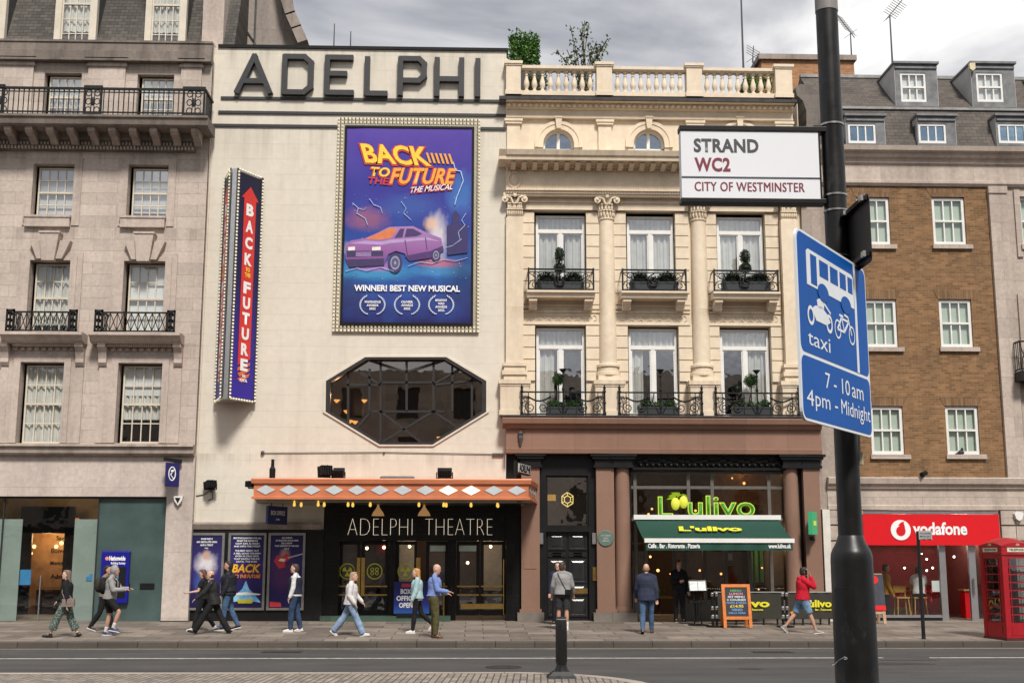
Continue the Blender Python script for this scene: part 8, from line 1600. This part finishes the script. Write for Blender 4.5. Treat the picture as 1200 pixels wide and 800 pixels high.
def person(px, py, H, heading, label, pose={}, skin='fair', top=None, bottom=None, shoes=None, hair=None, hairstyle='short', **kw):
    """a figure standing at picture point (px, py). heading: 0 faces the shops, 90 the right, 180 the viewer, 270 the left.
    pose: hl,kl,hr,kr hip and knee bend; sl,el,sr,er shoulder swing and elbow; al,ar arm spread; lean; turn (head); nod; fl,fr heel lift"""
    g = foot(px, py) if 'loc' not in kw else kw['loc']
    root = empty('person', (0, 0, 0), label, 'person', kw.get('group'))
    s = H/1.75; p = dict(hl=0, kl=0, hr=0, kr=0, sl=0, el=12, sr=0, er=12, al=7, ar=7, lean=0, turn=0, nod=0, fl=0, fr=0, il=0, ir=0); p.update(pose)
    R = lambda a: rad(a); hipz = .93; thigh = .44; shin = .41; ftz = .085
    def leg(h, k_): # forward Y, up Z
        kn = Vector((0, math.sin(R(h))*thigh, -math.cos(R(h))*thigh)); a = h-k_; an = kn+Vector((0, math.sin(R(a))*shin, -math.cos(R(a))*shin)); return kn, an, a
    kl, anl, sa_l = leg(p['hl'], p['kl']); kr, anr, sa_r = leg(p['hr'], p['kr']); low = min(anl.z, anr.z) if not kw.get('seat') else None
    hip = Vector((0, 0, (-low+ftz) if low is not None else kw['seat']))
    W = kw.get('width', 1.0)*1.06; hw = .088*W; L = math.radians(p['lean']); fwd = lambda v: Vector((v.x, v.y*math.cos(L)+v.z*math.sin(L), v.z*math.cos(L)-v.y*math.sin(L)))
    T = lambda x, y, z: hip+fwd(Vector((x, y, z)))
    J = {}
    for sd, k_, an, sg, sp in (('l', kl, anl, -1, 0), ('r', kr, anr, 1, 0)):
        h0 = hip+Vector((sg*hw, 0, 0)); J['h'+sd] = h0; J['k'+sd] = h0+k_+Vector((sg*.005, 0, 0)); J['a'+sd] = h0+an+Vector((sg*.012, 0, 0))
        sh = T(sg*.168*W, 0, .475); J['s'+sd] = sh; a = R(p['s'+sd]); e = a+R(p['e'+sd]); ab = R(p['a'+sd]); ib = R(p['i'+sd])
        up_ = Vector((sg*math.sin(ab), math.sin(a)*math.cos(ab), -math.cos(a)*math.cos(ab)))*.285; el = sh+up_; fo = Vector((sg*math.sin(ab)*.4-sg*math.sin(ib), math.sin(e)*math.cos(ib), -math.cos(e)*math.cos(ib))).normalized()*.245
        J['e'+sd] = el; J['w'+sd] = el+fo; J['fd'+sd] = fo.normalized()
    neck0, neck1 = T(0, -.005, .50), T(0, .02, .60); hc = T(0, .035, .70); tr = Matrix.Rotation(-R(p['turn']), 3, 'Z') @ Matrix.Rotation(-R(p['nod']), 3, 'X') @ Matrix.Rotation(-L*.4, 3, 'X')
    hd = lambda x, y, z: hc+tr @ Vector((x, y, z))
    sc = Matrix.Scale(s, 4)
    def fin(o): o.data.transform(sc); return o
    # body: one continuous skin
    b = MB()
    torso = [(.0, -.02, .125, .10), (.06, -.01, .155, .115), (.16, .0, .145, .105), (.25, .005, .135, .10), (.36, .005, .155, .11), (.45, 0, .165, .105), (.51, -.005, .135, .085), (.55, 0, .07, .065)]
    loft(b, [(T(0, y, z-.05), Vector((w_*W, 0, 0)), fwd(Vector((0, d_*W, 0)))) for z, y, w_, d_ in torso])
    limb(b, neck0, neck1+Vector((0, 0, .02)), .058, .052)
    for sg in (-1, 1): limb(b, T(sg*.035, -.012, .545), T(sg*.15*W, -.005, .488), .045, .046)
    for sd, sg in (('l', -1), ('r', 1)):
        limb(b, J['h'+sd], J['k'+sd], .083*W, .051); limb(b, J['k'+sd], J['a'+sd], .050, .035, .012); limb(b, J['s'+sd], J['e'+sd], .050, .038); limb(b, J['e'+sd], J['w'+sd], .038, .026, .004)
        d = J['fd'+sd]; wv = J['w'+sd]; sidev = d.cross(Vector((0, 1, 0))).normalized() if abs(d.y) < .9 else Vector((1, 0, 0)); nrm = d.cross(sidev).normalized()
        loft(b, [(wv, sidev*.026, nrm*.02), (wv+d*.04, sidev*.038, nrm*.018), (wv+d*.09, sidev*.042, nrm*.015), (wv+d*.10, sidev*.036, nrm*.012)], 10)
        for i, (o_, ln) in enumerate(((-.03, .065), (-.01, .078), (.011, .073), (.03, .058))):
            q0 = wv+d*.085+sidev*o_; q1 = q0+d*ln*.55+nrm*.008; q2 = q1+(d*.7+nrm*.55).normalized()*ln*.5; limb(b, q0, q1, .0105, .0095); limb(b, q1, q2, .0095, .0075)
        th = wv+d*.03+sidev*.03*(-sg if d.z < 0 else sg); limb(b, th, th+(d*.7+sidev*.6*(-sg if d.z < 0 else sg)+nrm*.4).normalized()*.05, .012, .009)
        fa = R(p['f'+sd]); A = J['a'+sd]; sw = R(6*sg); fdv = Vector((math.sin(sw), math.cos(fa), -math.sin(fa))).normalized(); J['ft'+sd] = (A, fdv, fa); limb(b, A, A+fdv*.11+Vector((0, math.sin(fa), math.cos(fa)))*-.055, .032, .020)
    # head
    loft(b, [(hd(0, .02, -.115), tr @ Vector((.038, 0, 0)), tr @ Vector((0, .045, 0))), (hd(0, .02, -.09), tr @ Vector((.055, 0, 0)), tr @ Vector((0, .07, 0))), (hd(0, .008, -.04), tr @ Vector((.069, 0, 0)), tr @ Vector((0, .088, 0))), (hd(0, 0, .02), tr @ Vector((.076, 0, 0)), tr @ Vector((0, .097, 0))), (hd(0, -.005, .07), tr @ Vector((.071, 0, 0)), tr @ Vector((0, .09, 0))), (hd(0, -.008, .105), tr @ Vector((.046, 0, 0)), tr @ Vector((0, .06, 0))), (hd(0, -.008, .122), tr @ Vector((.015, 0, 0)), tr @ Vector((0, .02, 0)))], 18)
    loft(b, [(hd(0, .088, .015), tr @ Vector((.010, 0, 0)), tr @ Vector((0, .012, 0))), (hd(0, .104, -.02), tr @ Vector((.016, 0, 0)), tr @ Vector((0, .016, 0))), (hd(0, .095, -.033), tr @ Vector((.014, 0, 0)), tr @ Vector((0, .012, 0)))], 8)
    b.ball(hd(0, .078, -.095), (.026, .022, .02), 8, 6)
    for sg in (-1, 1): b.ball(hd(sg*.077, -.012, -.015), (.010, .02, .032), 8, 6)
    b.ball(hd(0, .088, -.062), (.024, .010, .008), 8, 5); b.ball(hd(0, .086, .03), (.05, .012, .008), 8, 5)
    body = fin(fuse(b, 'body', SKIN[skin], root, .0105, 2))
    k = MB()
    for sg in (-1, 1): k.ball(hd(sg*.031, .083, .004), (.013, .008, .008), 8, 6)
    fin(k.build('eyes', plain('eye_dark', (.03, .025, .02), .2), body)); k = MB(); k.ball(hd(0, .094, -.063), (.021, .007, .005), 8, 5); fin(k.build('lips', plain('lip', (.36, .14, .12), .4), body)); k = MB()
    for sg in (-1, 1): k.ball(hd(sg*.032, .088, .024), (.019, .007, .004), 8, 5)
    hm = hair or plain('hair_brown', (.05, .03, .02), .6); fin(k.build('eyebrows', hm, body))
    # hair
    if hairstyle != 'bald':
        k = MB(); n = 16
        full = hairstyle in ('long', 'bob', 'short', 'curly'); 
        rows = [(.128, .02, -.01), (.118, .056, -.012), (.095, .075, -.014), (.06, .083, -.016), (.02, .085, -.018), (-.02, .083, -.02), (-.055, .077, -.022), (-.09, .066, -.024)]
        vs = []
        for z, r, y0 in rows:
            for i in range(n):
                t = 2*math.pi*i/n; x = r*math.cos(t); y = y0+r*1.27*math.sin(t); lim = .062 if z > .075 else (.02 if z > .03 else -.02 if hairstyle in ('short', 'curly') else .0)
                y = min(y, lim if z < .1 else 9); vs.append(tuple(hd(x*1.03, y, z)))
        k.add(vs, [(j*n+i, j*n+(i+1) % n, (j+1)*n+(i+1) % n, (j+1)*n+i) for j in range(len(rows)-1) for i in range(n)]+[tuple(range(n))[::-1], tuple((len(rows)-1)*n+i for i in range(n))])
        k.ball(hd(0, .035, .103), (.058, .05, .025), 10, 6)
        if hairstyle == 'curly':
            for _ in range(60): t = random.uniform(0, 6.28); z = random.uniform(-.03, .125); r = .085*math.sqrt(max(.05, 1-((z-.02)/.125)**2)); y = r*1.2*math.sin(t)-.015; k.ball(hd(r*math.cos(t), min(y, .07 if z > .07 else .02), z), .024, 6, 5)
        if hairstyle in ('long', 'bob'):
            ln = kw.get('hairlen', .36 if hairstyle == 'long' else .17); bk = Vector((0, -1, 0))
            loft(k, [(hd(0, -.05, .04), tr @ Vector((.085, 0, 0)), tr @ Vector((0, .06, 0))), (hd(0, -.065, -.06), tr @ Vector((.088, 0, 0)), tr @ Vector((0, .058, 0))), (hd(0, -.085, -.06-ln*.45), Vector((.092, 0, 0)), Vector((0, .048, 0))), (hd(0, -.10, -.06-ln*.8), Vector((.08, 0, 0)), Vector((0, .035, 0))), (hd(0, -.10, -.06-ln), Vector((.04, 0, 0)), Vector((0, .016, 0)))], 14)
        fin(fuse(k, 'hair', hm, root, .011, 2))
    elif kw.get('fringe'):
        k = MB(); loft(k, [(hd(0, -.045, .02), tr @ Vector((.077, 0, 0)), tr @ Vector((0, .056, 0))), (hd(0, -.04, -.04), tr @ Vector((.075, 0, 0)), tr @ Vector((0, .058, 0))), (hd(0, -.03, -.075), tr @ Vector((.06, 0, 0)), tr @ Vector((0, .05, 0)))], 14); fin(fuse(k, 'hair', hm, root, .011, 1))
    # bottom
    bk_ = kw.get('bottom_kind', 'trousers'); k = MB(); fl = kw.get('flare', 0.0); tg = kw.get('tight', 1.0)
    loft(k, [(T(0, -.012, -.10), Vector((.12*W, 0, 0)), Vector((0, .105*W, 0))), (T(0, -.022, -.02), Vector((.166*W, 0, 0)), Vector((0, .13*W, 0))), (T(0, -.012, .06), Vector((.168*W, 0, 0)), Vector((0, .128*W, 0))), (T(0, 0, .13), Vector((.156*W, 0, 0)), Vector((0, .117*W, 0)))])
    for sd in 'lr':
        h0, kn, an = J['h'+sd], J['k'+sd], J['a'+sd]
        if bk_ == 'shorts': e = kn+(h0-kn)*kw.get('shortlen', .12); limb(k, h0, e, .102*W, .088+fl, cap=False); k.ball(h0, .1*W, 10, 7)
        elif bk_ == 'cropped': limb(k, h0, kn, .102*W, .078+fl*.6); limb(k, kn, kn+(an-kn)*.72, .078+fl*.6, .085+fl, cap=False)
        else: limb(k, h0, kn, .100*W*tg, max(.067, .071*tg)+fl*.5); limb(k, kn, an+(an-kn).normalized()*.02, max(.067, .071*tg)+fl*.5, .058*tg+fl, .010, cap=False); k.ball(an, .05*tg+fl*.8, 10, 7)
    fin(fuse(k, 'shorts' if bk_ == 'shorts' else 'trousers', bottom, root, .013, 2))
    # top
    k = MB(); ex = kw.get('bulk', .016)+.008; ln = kw.get('hem', -.02); op = []
    ring = [(ln, -.015, .168, .132), (.08, -.008, .165, .125), (.16, .0, .155, .116), (.25, .005, .148, .112), (.36, .006, .168, .122), (.45, 0, .170, .117), (.50, -.005, .135, .097), (.545, 0, .078, .075)]
    loft(k, [(T(0, y, z-.0 if i == 0 else z-.035), Vector(((w_+ex)*W, 0, 0)), fwd(Vector((0, (d_+ex)*W, 0)))) for i, (z, y, w_, d_) in enumerate(ring)], 18)
    slv = kw.get('sleeve', 1.0)
    for sg in (-1, 1): limb(k, T(sg*.04, -.012, .543), T(sg*.15*W, -.005, .488), .05+ex*.3, .055+ex*.5)
    for sd in 'lr':
        S_, E_, W_2 = J['s'+sd], J['e'+sd], J['w'+sd]
        if slv < .8: e = S_+(E_-S_)*slv*1.2; limb(k, S_, e, .058+ex*.5, .057+ex*.5)
        else: limb(k, S_, E_, .056+ex*.6, .051+ex*.6); limb(k, E_, E_+(W_2-E_)*(.97 if slv >= 1 else .25), .051+ex*.6, .038+ex*.5)
    if kw.get('hood'): k.ball(hd(0, -.025, .02), (.105, .115, .135), 14, 10) if kw['hood'] == 'up' else k.ball(T(0, -.10, .52), (.12, .06, .06), 12, 8)
    if kw.get('collar'): loft(k, [(T(0, .0, .50), Vector((.085, 0, 0)), Vector((0, .078, 0))), (T(0, .005, .565), Vector((.07, 0, 0)), Vector((0, .068, 0)))])
    tp = kw.get('topname', 'top'); to = fin(fuse(k, tp, top, root, .0135, 2))
    if kw.get('hood') == 'up':   # the face stays clear of the hood
        fa_ = hd(0, .10, -.01)*s; fd_ = (tr @ Vector((0, 1, 0))).normalized(); bm = bmesh.new(); bm.from_mesh(to.data); bmesh.ops.delete(bm, geom=[f for f in bm.faces if (f.calc_center_median()-hc*s).dot(fd_) > .052 and (f.calc_center_median()-fa_).length < .115], context='FACES'); bm.to_mesh(to.data); bm.free()
    if kw.get('vest'):
        k = MB(); loft(k, [(T(0, y, z-.03), Vector(((w_+ex+.026)*W, 0, 0)), fwd(Vector((0, (d_+ex+.028)*W, 0)))) for z, y, w_, d_ in ring[1:7]], 18)
        for z in (.08, .16, .24, .32, .40): loft(k, [(T(0, .0, z-.03+dz), Vector((rw, 0, 0)), fwd(Vector((0, rd, 0)))) for dz, rw, rd in ((-.03, .16*W, .12), (0, (.186+ex)*W, (.15+ex)), (.03, .16*W, .12))], 18)
        fin(fuse(k, 'vest', kw['vest'], root, .013, 2))
    if kw.get('shirt'):   # a band of a lighter undershirt at the hem
        k = MB(); loft(k, [(T(0, -.012, kw.get('hem', -.02)-.05), Vector((.172*W, 0, 0)), Vector((0, .138*W, 0))), (T(0, -.012, kw.get('hem', -.02)+.03), Vector((.176*W, 0, 0)), Vector((0, .14*W, 0)))], 18); fin(fuse(k, 'undershirt', kw['shirt'], root, .013, 1))
    if kw.get('belt'):
        k = MB(); loft(k, [(T(0, -.008, .06), Vector((.175*W, 0, 0)), Vector((0, .135*W, 0))), (T(0, -.006, .095), Vector((.175*W, 0, 0)), Vector((0, .134*W, 0)))], 20); fin(k.build('belt', M_black, root))
    # shoes
    for sd, sg in (('l', -1), ('r', 1)):
        A, fdv, fa = J['ft'+sd]; k = MB(); nv = Vector((0, math.sin(fa), math.cos(fa))); sv = fdv.cross(nv).normalized(); b0 = A-nv*.045
        loft(k, [(b0-fdv*.065, sv*.022, nv*.028), (b0-fdv*.05, sv*.036, nv*.045), (b0+fdv*.02, sv*.042, nv*.05), (b0+fdv*.09-nv*.008, sv*.046, nv*.036), (b0+fdv*.16-nv*.014, sv*.044, nv*.026), (b0+fdv*.195-nv*.018, sv*.026, nv*.018)], 12); limb(k, A, A-nv*.03, .046, .042)
        sh = fin(fuse(k, 'shoe', shoes, root, .011, 1)); k = MB(); c = b0+fdv*.06-nv*.038; k.obox(c, fdv*.135, sv*.042, nv*.010); fin(k.build('sole', kw.get('sole') or M_white, sh, bevel=.008))
        if kw.get('socks'): k = MB(); kn = J['k'+sd]; d = (kn-A).normalized(); limb(k, A, A+d*.11, .046, .049); fin(fuse(k, 'sock', kw['socks'], root, .012, 1))
    root.location = g; root.rotation_euler = (0, 0, -rad(heading)); root['_s'] = 1; return dict(root=root, J=J, T=T, hd=hd, s=s, fin=fin, body=body, hip=hip)
def held(q, name, label, cat, mb, m, smooth=False, **k2):
    """something carried: its own thing, placed in the bearer's frame"""
    me = mb.mesh(name); me.transform(Matrix.Scale(q['s'], 4)); o = link(name, me, m, None, smooth); o.location = q['root'].location; o.rotation_euler = q['root'].rotation_euler; return tag(o, label, cat)
def shoulder_bag(q, label, name, cat, m, side=1, size=(.05, .13, .10), z=.05, y=-.05, cross=True, back=False):
    T = q['T']; k = MB(); c = T(side*.22, y, z); k.ball(c, size, 12, 8); k.box(c.x-size[0]*.9, c.x+size[0]*.9, c.y-size[1]*.95, c.y+size[1]*.95, c.z-size[2]*.8, c.z+size[2]*.8)
    sx = -side if cross else side
    for dy in (.165, -.165) if cross else (.06, -.06):
        pts = [tuple(c+Vector((0, math.copysign(size[1]*.6, dy), size[2]*.7))), tuple(T(side*.1 if cross else side*.2, dy*1.02, .25)), tuple(T(sx*.06 if cross else side*.17, dy*.93, .42)), tuple(T(sx*.11 if cross else side*.14, dy*.2, .545))]; k.tube(pts, .012, 5)
    return held(q, name, label, cat, k, m)
def phone(q, sd, label, up_=.06):
    k = MB(); w_ = q['J']['w'+sd]+q['J']['fd'+sd]*.09; k.box(w_.x-.035, w_.x+.035, w_.y-.005, w_.y+.005, w_.z-.02, w_.z+.12); return held(q, 'mobile_phone', label, 'phone', k, M_black)
random.seed(5)
C = cloth
blk = C('black_cloth', (.012, .012, .013)); navy = C('navy_cloth', (.016, .022, .045)); denim = C('blue_denim', (.06, .11, .20), .3); ldenim = C('light_denim', (.20, .28, .40), .25); ddenim = C('dark_denim', (.03, .055, .11), .3)
wht = C('white_cloth', (.62, .61, .60), .08); gry = C('grey_marl', (.27, .265, .265), .12); wshoe = plain('white_trainer', (.66, .64, .62), .5); bshoe = plain('black_leather', (.012, .011, .011), .4); brshoe = plain('brown_leather', (.12, .045, .02), .4); H_br = plain('hair_brown', (.05, .03, .02), .6); H_dk = plain('hair_dark', (.015, .011, .009), .6); H_bl = plain('hair_ash_blonde', (.33, .21, .14), .6); H_or = plain('hair_strawberry', (.46, .22, .075), .6); H_gr = plain('hair_grey', (.33, .30, .28), .6)
grp = 'pedestrians on the far pavement'
b_ = NB('leaf_print_cloth'); b_.set(.85); b_.col(b_.mix(b_.rng(b_.noise(28, 3), 0, 1, .5, .56), (.035, .06, .055), (.20, .25, .21))); pat = b_.m
# 1 woman in black jacket and leaf-print trousers, walking left
q = person(75, 746, 1.70, 268, 'woman in black jacket and leaf patterned wide trousers striding left by the bank', dict(hl=24, kl=4, hr=-16, kr=12, sl=-14, el=10, sr=22, er=22, fr=28, fl=-6, turn=-10), 'pale', blk, pat, bshoe, plain('hair_greying_brown', (.16, .11, .085), .6), 'long', bottom_kind='cropped', flare=.025, hem=-.03, bulk=.022, group=grp, sole=M_black, hairlen=.34)
shoulder_bag(q, 'taupe shoulder bag on the hip of the woman in patterned trousers', 'shoulder_bag', 'bag', C('taupe_leather', (.22, .17, .15)), -1, (.06, .16, .12), .0, -.12, False)
# 2 man in grey hoodie and shorts, walking right, rucksack
q = person(126.5, 744, 1.74, 92, 'man in grey hooded top and black shorts walking right past the cash machine', dict(hl=-4, kl=6, hr=40, kr=58, sl=30, el=62, sr=22, er=70, il=20, ir=20, lean=5, fl=0, fr=10), 'tan', gry, blk, plain('navy_trainer', (.03, .05, .13), .5), H_br, 'bald', bottom_kind='shorts', hood='up', group=grp, bulk=.024, socks=wht, topname='hoodie', shortlen=.16)
k = MB(); T = q['T']; c = T(0, -.22, .30); k.ball(c, (.14, .10, .22), 12, 10); k.box(c.x-.12, c.x+.12, c.y-.05, c.y+.08, c.z-.18, c.z+.12); k.ball(c+Vector((0, -.09, -.06)), (.10, .05, .10), 10, 7)
for s_ in (-1, 1): k.tube([tuple(T(s_*.10, -.15, .5)), tuple(T(s_*.11, -.02, .555)), tuple(T(s_*.115, .15, .44)), tuple(T(s_*.13, .15, .28)), tuple(T(s_*.15, -.05, .15))], .018, 6)
held(q, 'rucksack', 'black rucksack worn by the man in the grey hooded top', 'bag', k, C('rucksack_black', (.014, .013, .012)), True)
k = MB(); w_ = (q['J']['wl']+q['J']['wr'])/2+Vector((0, .08, .02)); k.box(w_.x-.035, w_.x+.035, w_.y, w_.y+.012, w_.z-.02, w_.z+.12); held(q, 'mobile_phone', 'phone in the hands of the man in the grey hooded top', 'phone', k, M_black)
# 3 behind him, tan top
q = person(121, 738.5, 1.72, 92, 'person in khaki top half hidden behind the man in the grey hood', dict(hl=14, kl=2, hr=-12, kr=20, sl=-8, sr=12, fr=18), 'tan', C('khaki_top', (.20, .15, .09)), blk, bshoe, H_dk, 'short', group=grp)
k = MB(); T = q['T']; c = T(0, -.2, .30); k.ball(c, (.14, .10, .20), 12, 10); held(q, 'rucksack', 'olive brown rucksack on the half hidden person in khaki', 'bag', k, C('rucksack_olive', (.035, .03, .02)), True)
# 4 balding person in black striding left, arm forward
q = person(249, 742, 1.70, 270, 'balding person in a black jacket taking a long stride left past the first poster', dict(hl=32, kl=2, hr=-24, kr=8, sl=36, el=16, sr=-16, er=14, fr=36, fl=-14, lean=7), 'fair', C('black_leather_jacket', (.022, .022, .023), .2, .5), blk, bshoe, H_br, 'bald', fringe=True, hem=-.08, bulk=.026, group=grp, sole=M_black, flare=.022)
# 5 in front further back, phone arm outstretched
q = person(236, 738.5, 1.62, 270, 'short haired person in black holding a phone out in front, by the first poster', dict(hl=16, kl=4, hr=-14, kr=18, sl=20, el=62, sr=14, er=70, fr=24, nod=12), 'fair', blk, blk, wshoe, plain('hair_auburn', (.10, .04, .02), .6), 'bob', sleeve=.4, group=grp)
k = MB(); w_ = q['J']['wl']+q['J']['fdl']*.10; k.box(w_.x-.03, w_.x+.03, w_.y-.07, w_.y+.07, w_.z-.004, w_.z+.006); held(q, 'mobile_phone', 'phone held flat by the person in black near the first poster', 'phone', k, M_black)
# 6 man in black quilted jacket and jeans
q = person(266, 737.5, 1.82, 266, 'bearded man in a dark quilted jacket and blue jeans between the first two posters', dict(hl=10, kl=2, hr=-10, kr=16, sl=6, el=20, sr=-6, er=20, fr=14), 'tan', C('dark_puffer', (.016, .018, .024), .25, .6), denim, bshoe, H_dk, 'short', vest=C('dark_puffer', (.016, .018, .024), .25, .6), hem=-.04, bulk=.03, group=grp, width=1.06, collar=True)
k = MB(); k.ball(q['hd'](0, .05, -.09), (.055, .055, .04), 10, 7); o = k.build('beard', H_dk, q['root']); o.data.transform(Matrix.Translation(origin_of(q['root']))); q['fin'](o)
# 7 man in navy gilet with white sleeves
q = person(344.5, 739.5, 1.76, 272, 'man in a navy gilet with white sleeves and jeans before the guitar poster', dict(hl=9, kl=8, hr=-7, kr=6, sl=4, el=14, sr=8, er=26, fr=8), 'fair', wht, ddenim, wshoe, H_br, 'short', vest=navy, group=grp, tight=1.06, width=1.04)
# 8 woman, white jacket, flared light jeans walking right
q = person(410, 744.5, 1.66, 92, 'woman with long ash blonde hair, white jacket and flared pale jeans striding right', dict(hl=-26, kl=12, hr=24, kr=0, sl=18, el=24, sr=-6, er=42, fl=40, fr=-8, lean=3), 'fair', C('white_jacket', (.60, .57, .57), .1), ldenim, wshoe, H_bl, 'long', flare=.035, hem=-.05, bulk=.028, group=grp, hairlen=.38)
shoulder_bag(q, 'black bag behind the hip of the woman in the white jacket', 'shoulder_bag', 'bag', blk, -1, (.06, .10, .15), -.06, -.17, False)
# 9 woman, pale blue jumper, facing left
q = person(488, 741, 1.66, 268, 'woman with strawberry hair and pale blue jumper walking left by the box office board', dict(hl=8, kl=2, hr=-18, kr=30, sl=8, el=14, sr=6, er=10, fr=36, turn=6), 'pale', C('pale_blue_knit', (.32, .46, .48), .12), blk, wshoe, H_or, 'bob', shirt=wht, hem=.0, bulk=.03, tight=.9, group=grp, hairlen=.2)
# 10 man, blue shirt, khaki trousers, walking right looking at phone
q = person(508, 746.5, 1.80, 90, 'bald man in a blue shirt and olive trousers walking right before the theatre doors', dict(hl=2, kl=4, hr=8, kr=10, sl=8, el=64, sr=16, er=66, fr=6, nod=14, lean=2), 'fair', C('blue_shirt', (.17, .24, .50), .1), C('olive_trousers', (.085, .075, .03), .25), brshoe, H_gr, 'bald', belt=True, width=1.12, hem=.06, group=grp, tight=1.12, sole=M_black, fringe=False)
k = MB(); w_ = q['J']['wr']+q['J']['fdr']*.1; k.box(w_.x-.035, w_.x+.035, w_.y-.01, w_.y+.005, w_.z-.03, w_.z+.11); held(q, 'mobile_phone', 'phone in the hand of the bald man in the blue shirt', 'phone', k, M_black)
# 11 man from behind, grey jumper, dark shorts, crossbody bag
q = person(659.5, 737.5, 1.80, 5, 'man seen from behind in a grey jumper and dark shorts before the black door', dict(hl=3, kl=0, hr=-1, kr=0, sl=6, el=24, sr=10, er=26, al=13, ar=13, turn=22), 'tan', gry, C('charcoal_shorts', (.03, .03, .034)), wshoe, H_br, 'short', bottom_kind='shorts', socks=wht, group=grp, bulk=.024, width=1.06, shortlen=.10, hem=-.02)
T = q['T']; k = MB(); c = T(.17, -.16, .04); k.box(c.x-.10, c.x+.08, c.y-.04, c.y+.05, c.z-.06, c.z+.07); k.tube([tuple(c+Vector((-.08, 0, .06))), tuple(T(-.02, -.165, .30)), tuple(T(-.10, -.145, .46)), tuple(T(-.13, -.03, .555)), tuple(T(-.05, .15, .40))], .014, 5); held(q, 'crossbody_bag', 'black crossbody bag on the back of the man in the grey jumper', 'bag', k, M_black)
# 12 someone facing him, nearly hidden
q = person(654, 731.5, 1.76, 190, 'dark haired person in navy almost hidden behind the man in the grey jumper', dict(sl=4, sr=4, al=10), 'fair', navy, blk, bshoe, H_dk, 'short', group=grp)
# 13 navy blazer from behind
q = person(758.5, 741.5, 1.80, 8, 'balding man seen from behind in a navy blazer and jeans before the restaurant', dict(hl=-10, kl=14, hr=12, kr=2, sl=12, el=18, sr=-8, er=14, al=11, ar=9, fl=24), 'fair', C('navy_blazer', (.028, .034, .062), .12), denim, brshoe, plain('hair_ginger_stubble', (.30, .15, .08), .6), 'bald', fringe=True, hem=-.10, bulk=.030, width=1.08, group=grp, sole=bshoe, tight=.98)
# 14 waiter
q = person(796.5, 728.5, 1.78, 176, 'waiter all in black facing the street beside the menu stand', dict(sl=2, el=8, sr=14, er=84, ir=42, al=14, ar=6), 'fair', blk, C('black_trousers', (.018, .018, .019)), plain('black_white_trainer', (.03, .03, .03), .5), plain('hair_auburn_dark', (.06, .022, .012), .6), 'curly', tight=.95)
# 15 man in red jacket on the phone
q = person(942, 741.5, 1.76, 92, 'man in a red jacket and denim shorts walking right with a phone at his ear', dict(hl=-26, kl=14, hr=22, kr=4, sl=10, el=22, sr=56, er=140, ir=4, fl=46, fr=-8, lean=3, turn=-4), 'tan', C('red_jacket', (.50, .012, .03), .1), C('washed_denim', (.14, .24, .36), .3), plain('grey_trainer', (.25, .22, .20), .5), H_dk, 'short', bottom_kind='shorts', hem=-.03, bulk=.034, width=1.05, group=grp, hood='down', shortlen=.10, flare=.01)
k = MB(); c = q['hd'](.105, .02, -.03); k.box(c.x-.006, c.x+.006, c.y-.03, c.y+.03, c.z-.05, c.z+.09); held(q, 'mobile_phone', 'phone at the ear of the man in the red jacket', 'phone', k, M_black)
k = MB(); c = q['J']['wl']+q['J']['fdl']*.1; k.lathe(tuple(c-Vector((0, 0, .05))), [(.028, 0), (.036, .1), (.037, .105)], 12); held(q, 'paper_cup', 'white paper cup in the hand of the man in the red jacket', 'cup', k, M_white)
# 16, 17 inside the phone shop
X, Z = P(1075, 690, FY+.95)
q = person(0, 0, 1.76, 15, 'customer in a white tee shirt seated inside the red phone shop window', dict(hl=80, kl=80, hr=78, kr=78, sl=30, el=40, sr=30, er=40, lean=6), 'tan', wht, C('charcoal_trousers', (.03, .03, .034)), bshoe, H_dk, 'short', sleeve=.45, seat=.90, loc=(X, FY+.8, .02))
X, Z = P(1037, 690, FY+1.3)
q = person(0, 0, 1.76, 100, 'person in a mustard jacket standing inside the red phone shop', dict(sl=10, el=30, sr=10), 'tan', C('mustard_jacket', (.42, .20, .02)), blk, bshoe, H_dk, 'short', hem=-.10, bulk=.03, loc=(X, FY+1.2, .04))
for o in bpy.data.objects:
    if '_s' in o: del o['_s']
# ---------------------------------------------------------------- small litter on the flags
random.seed(9)
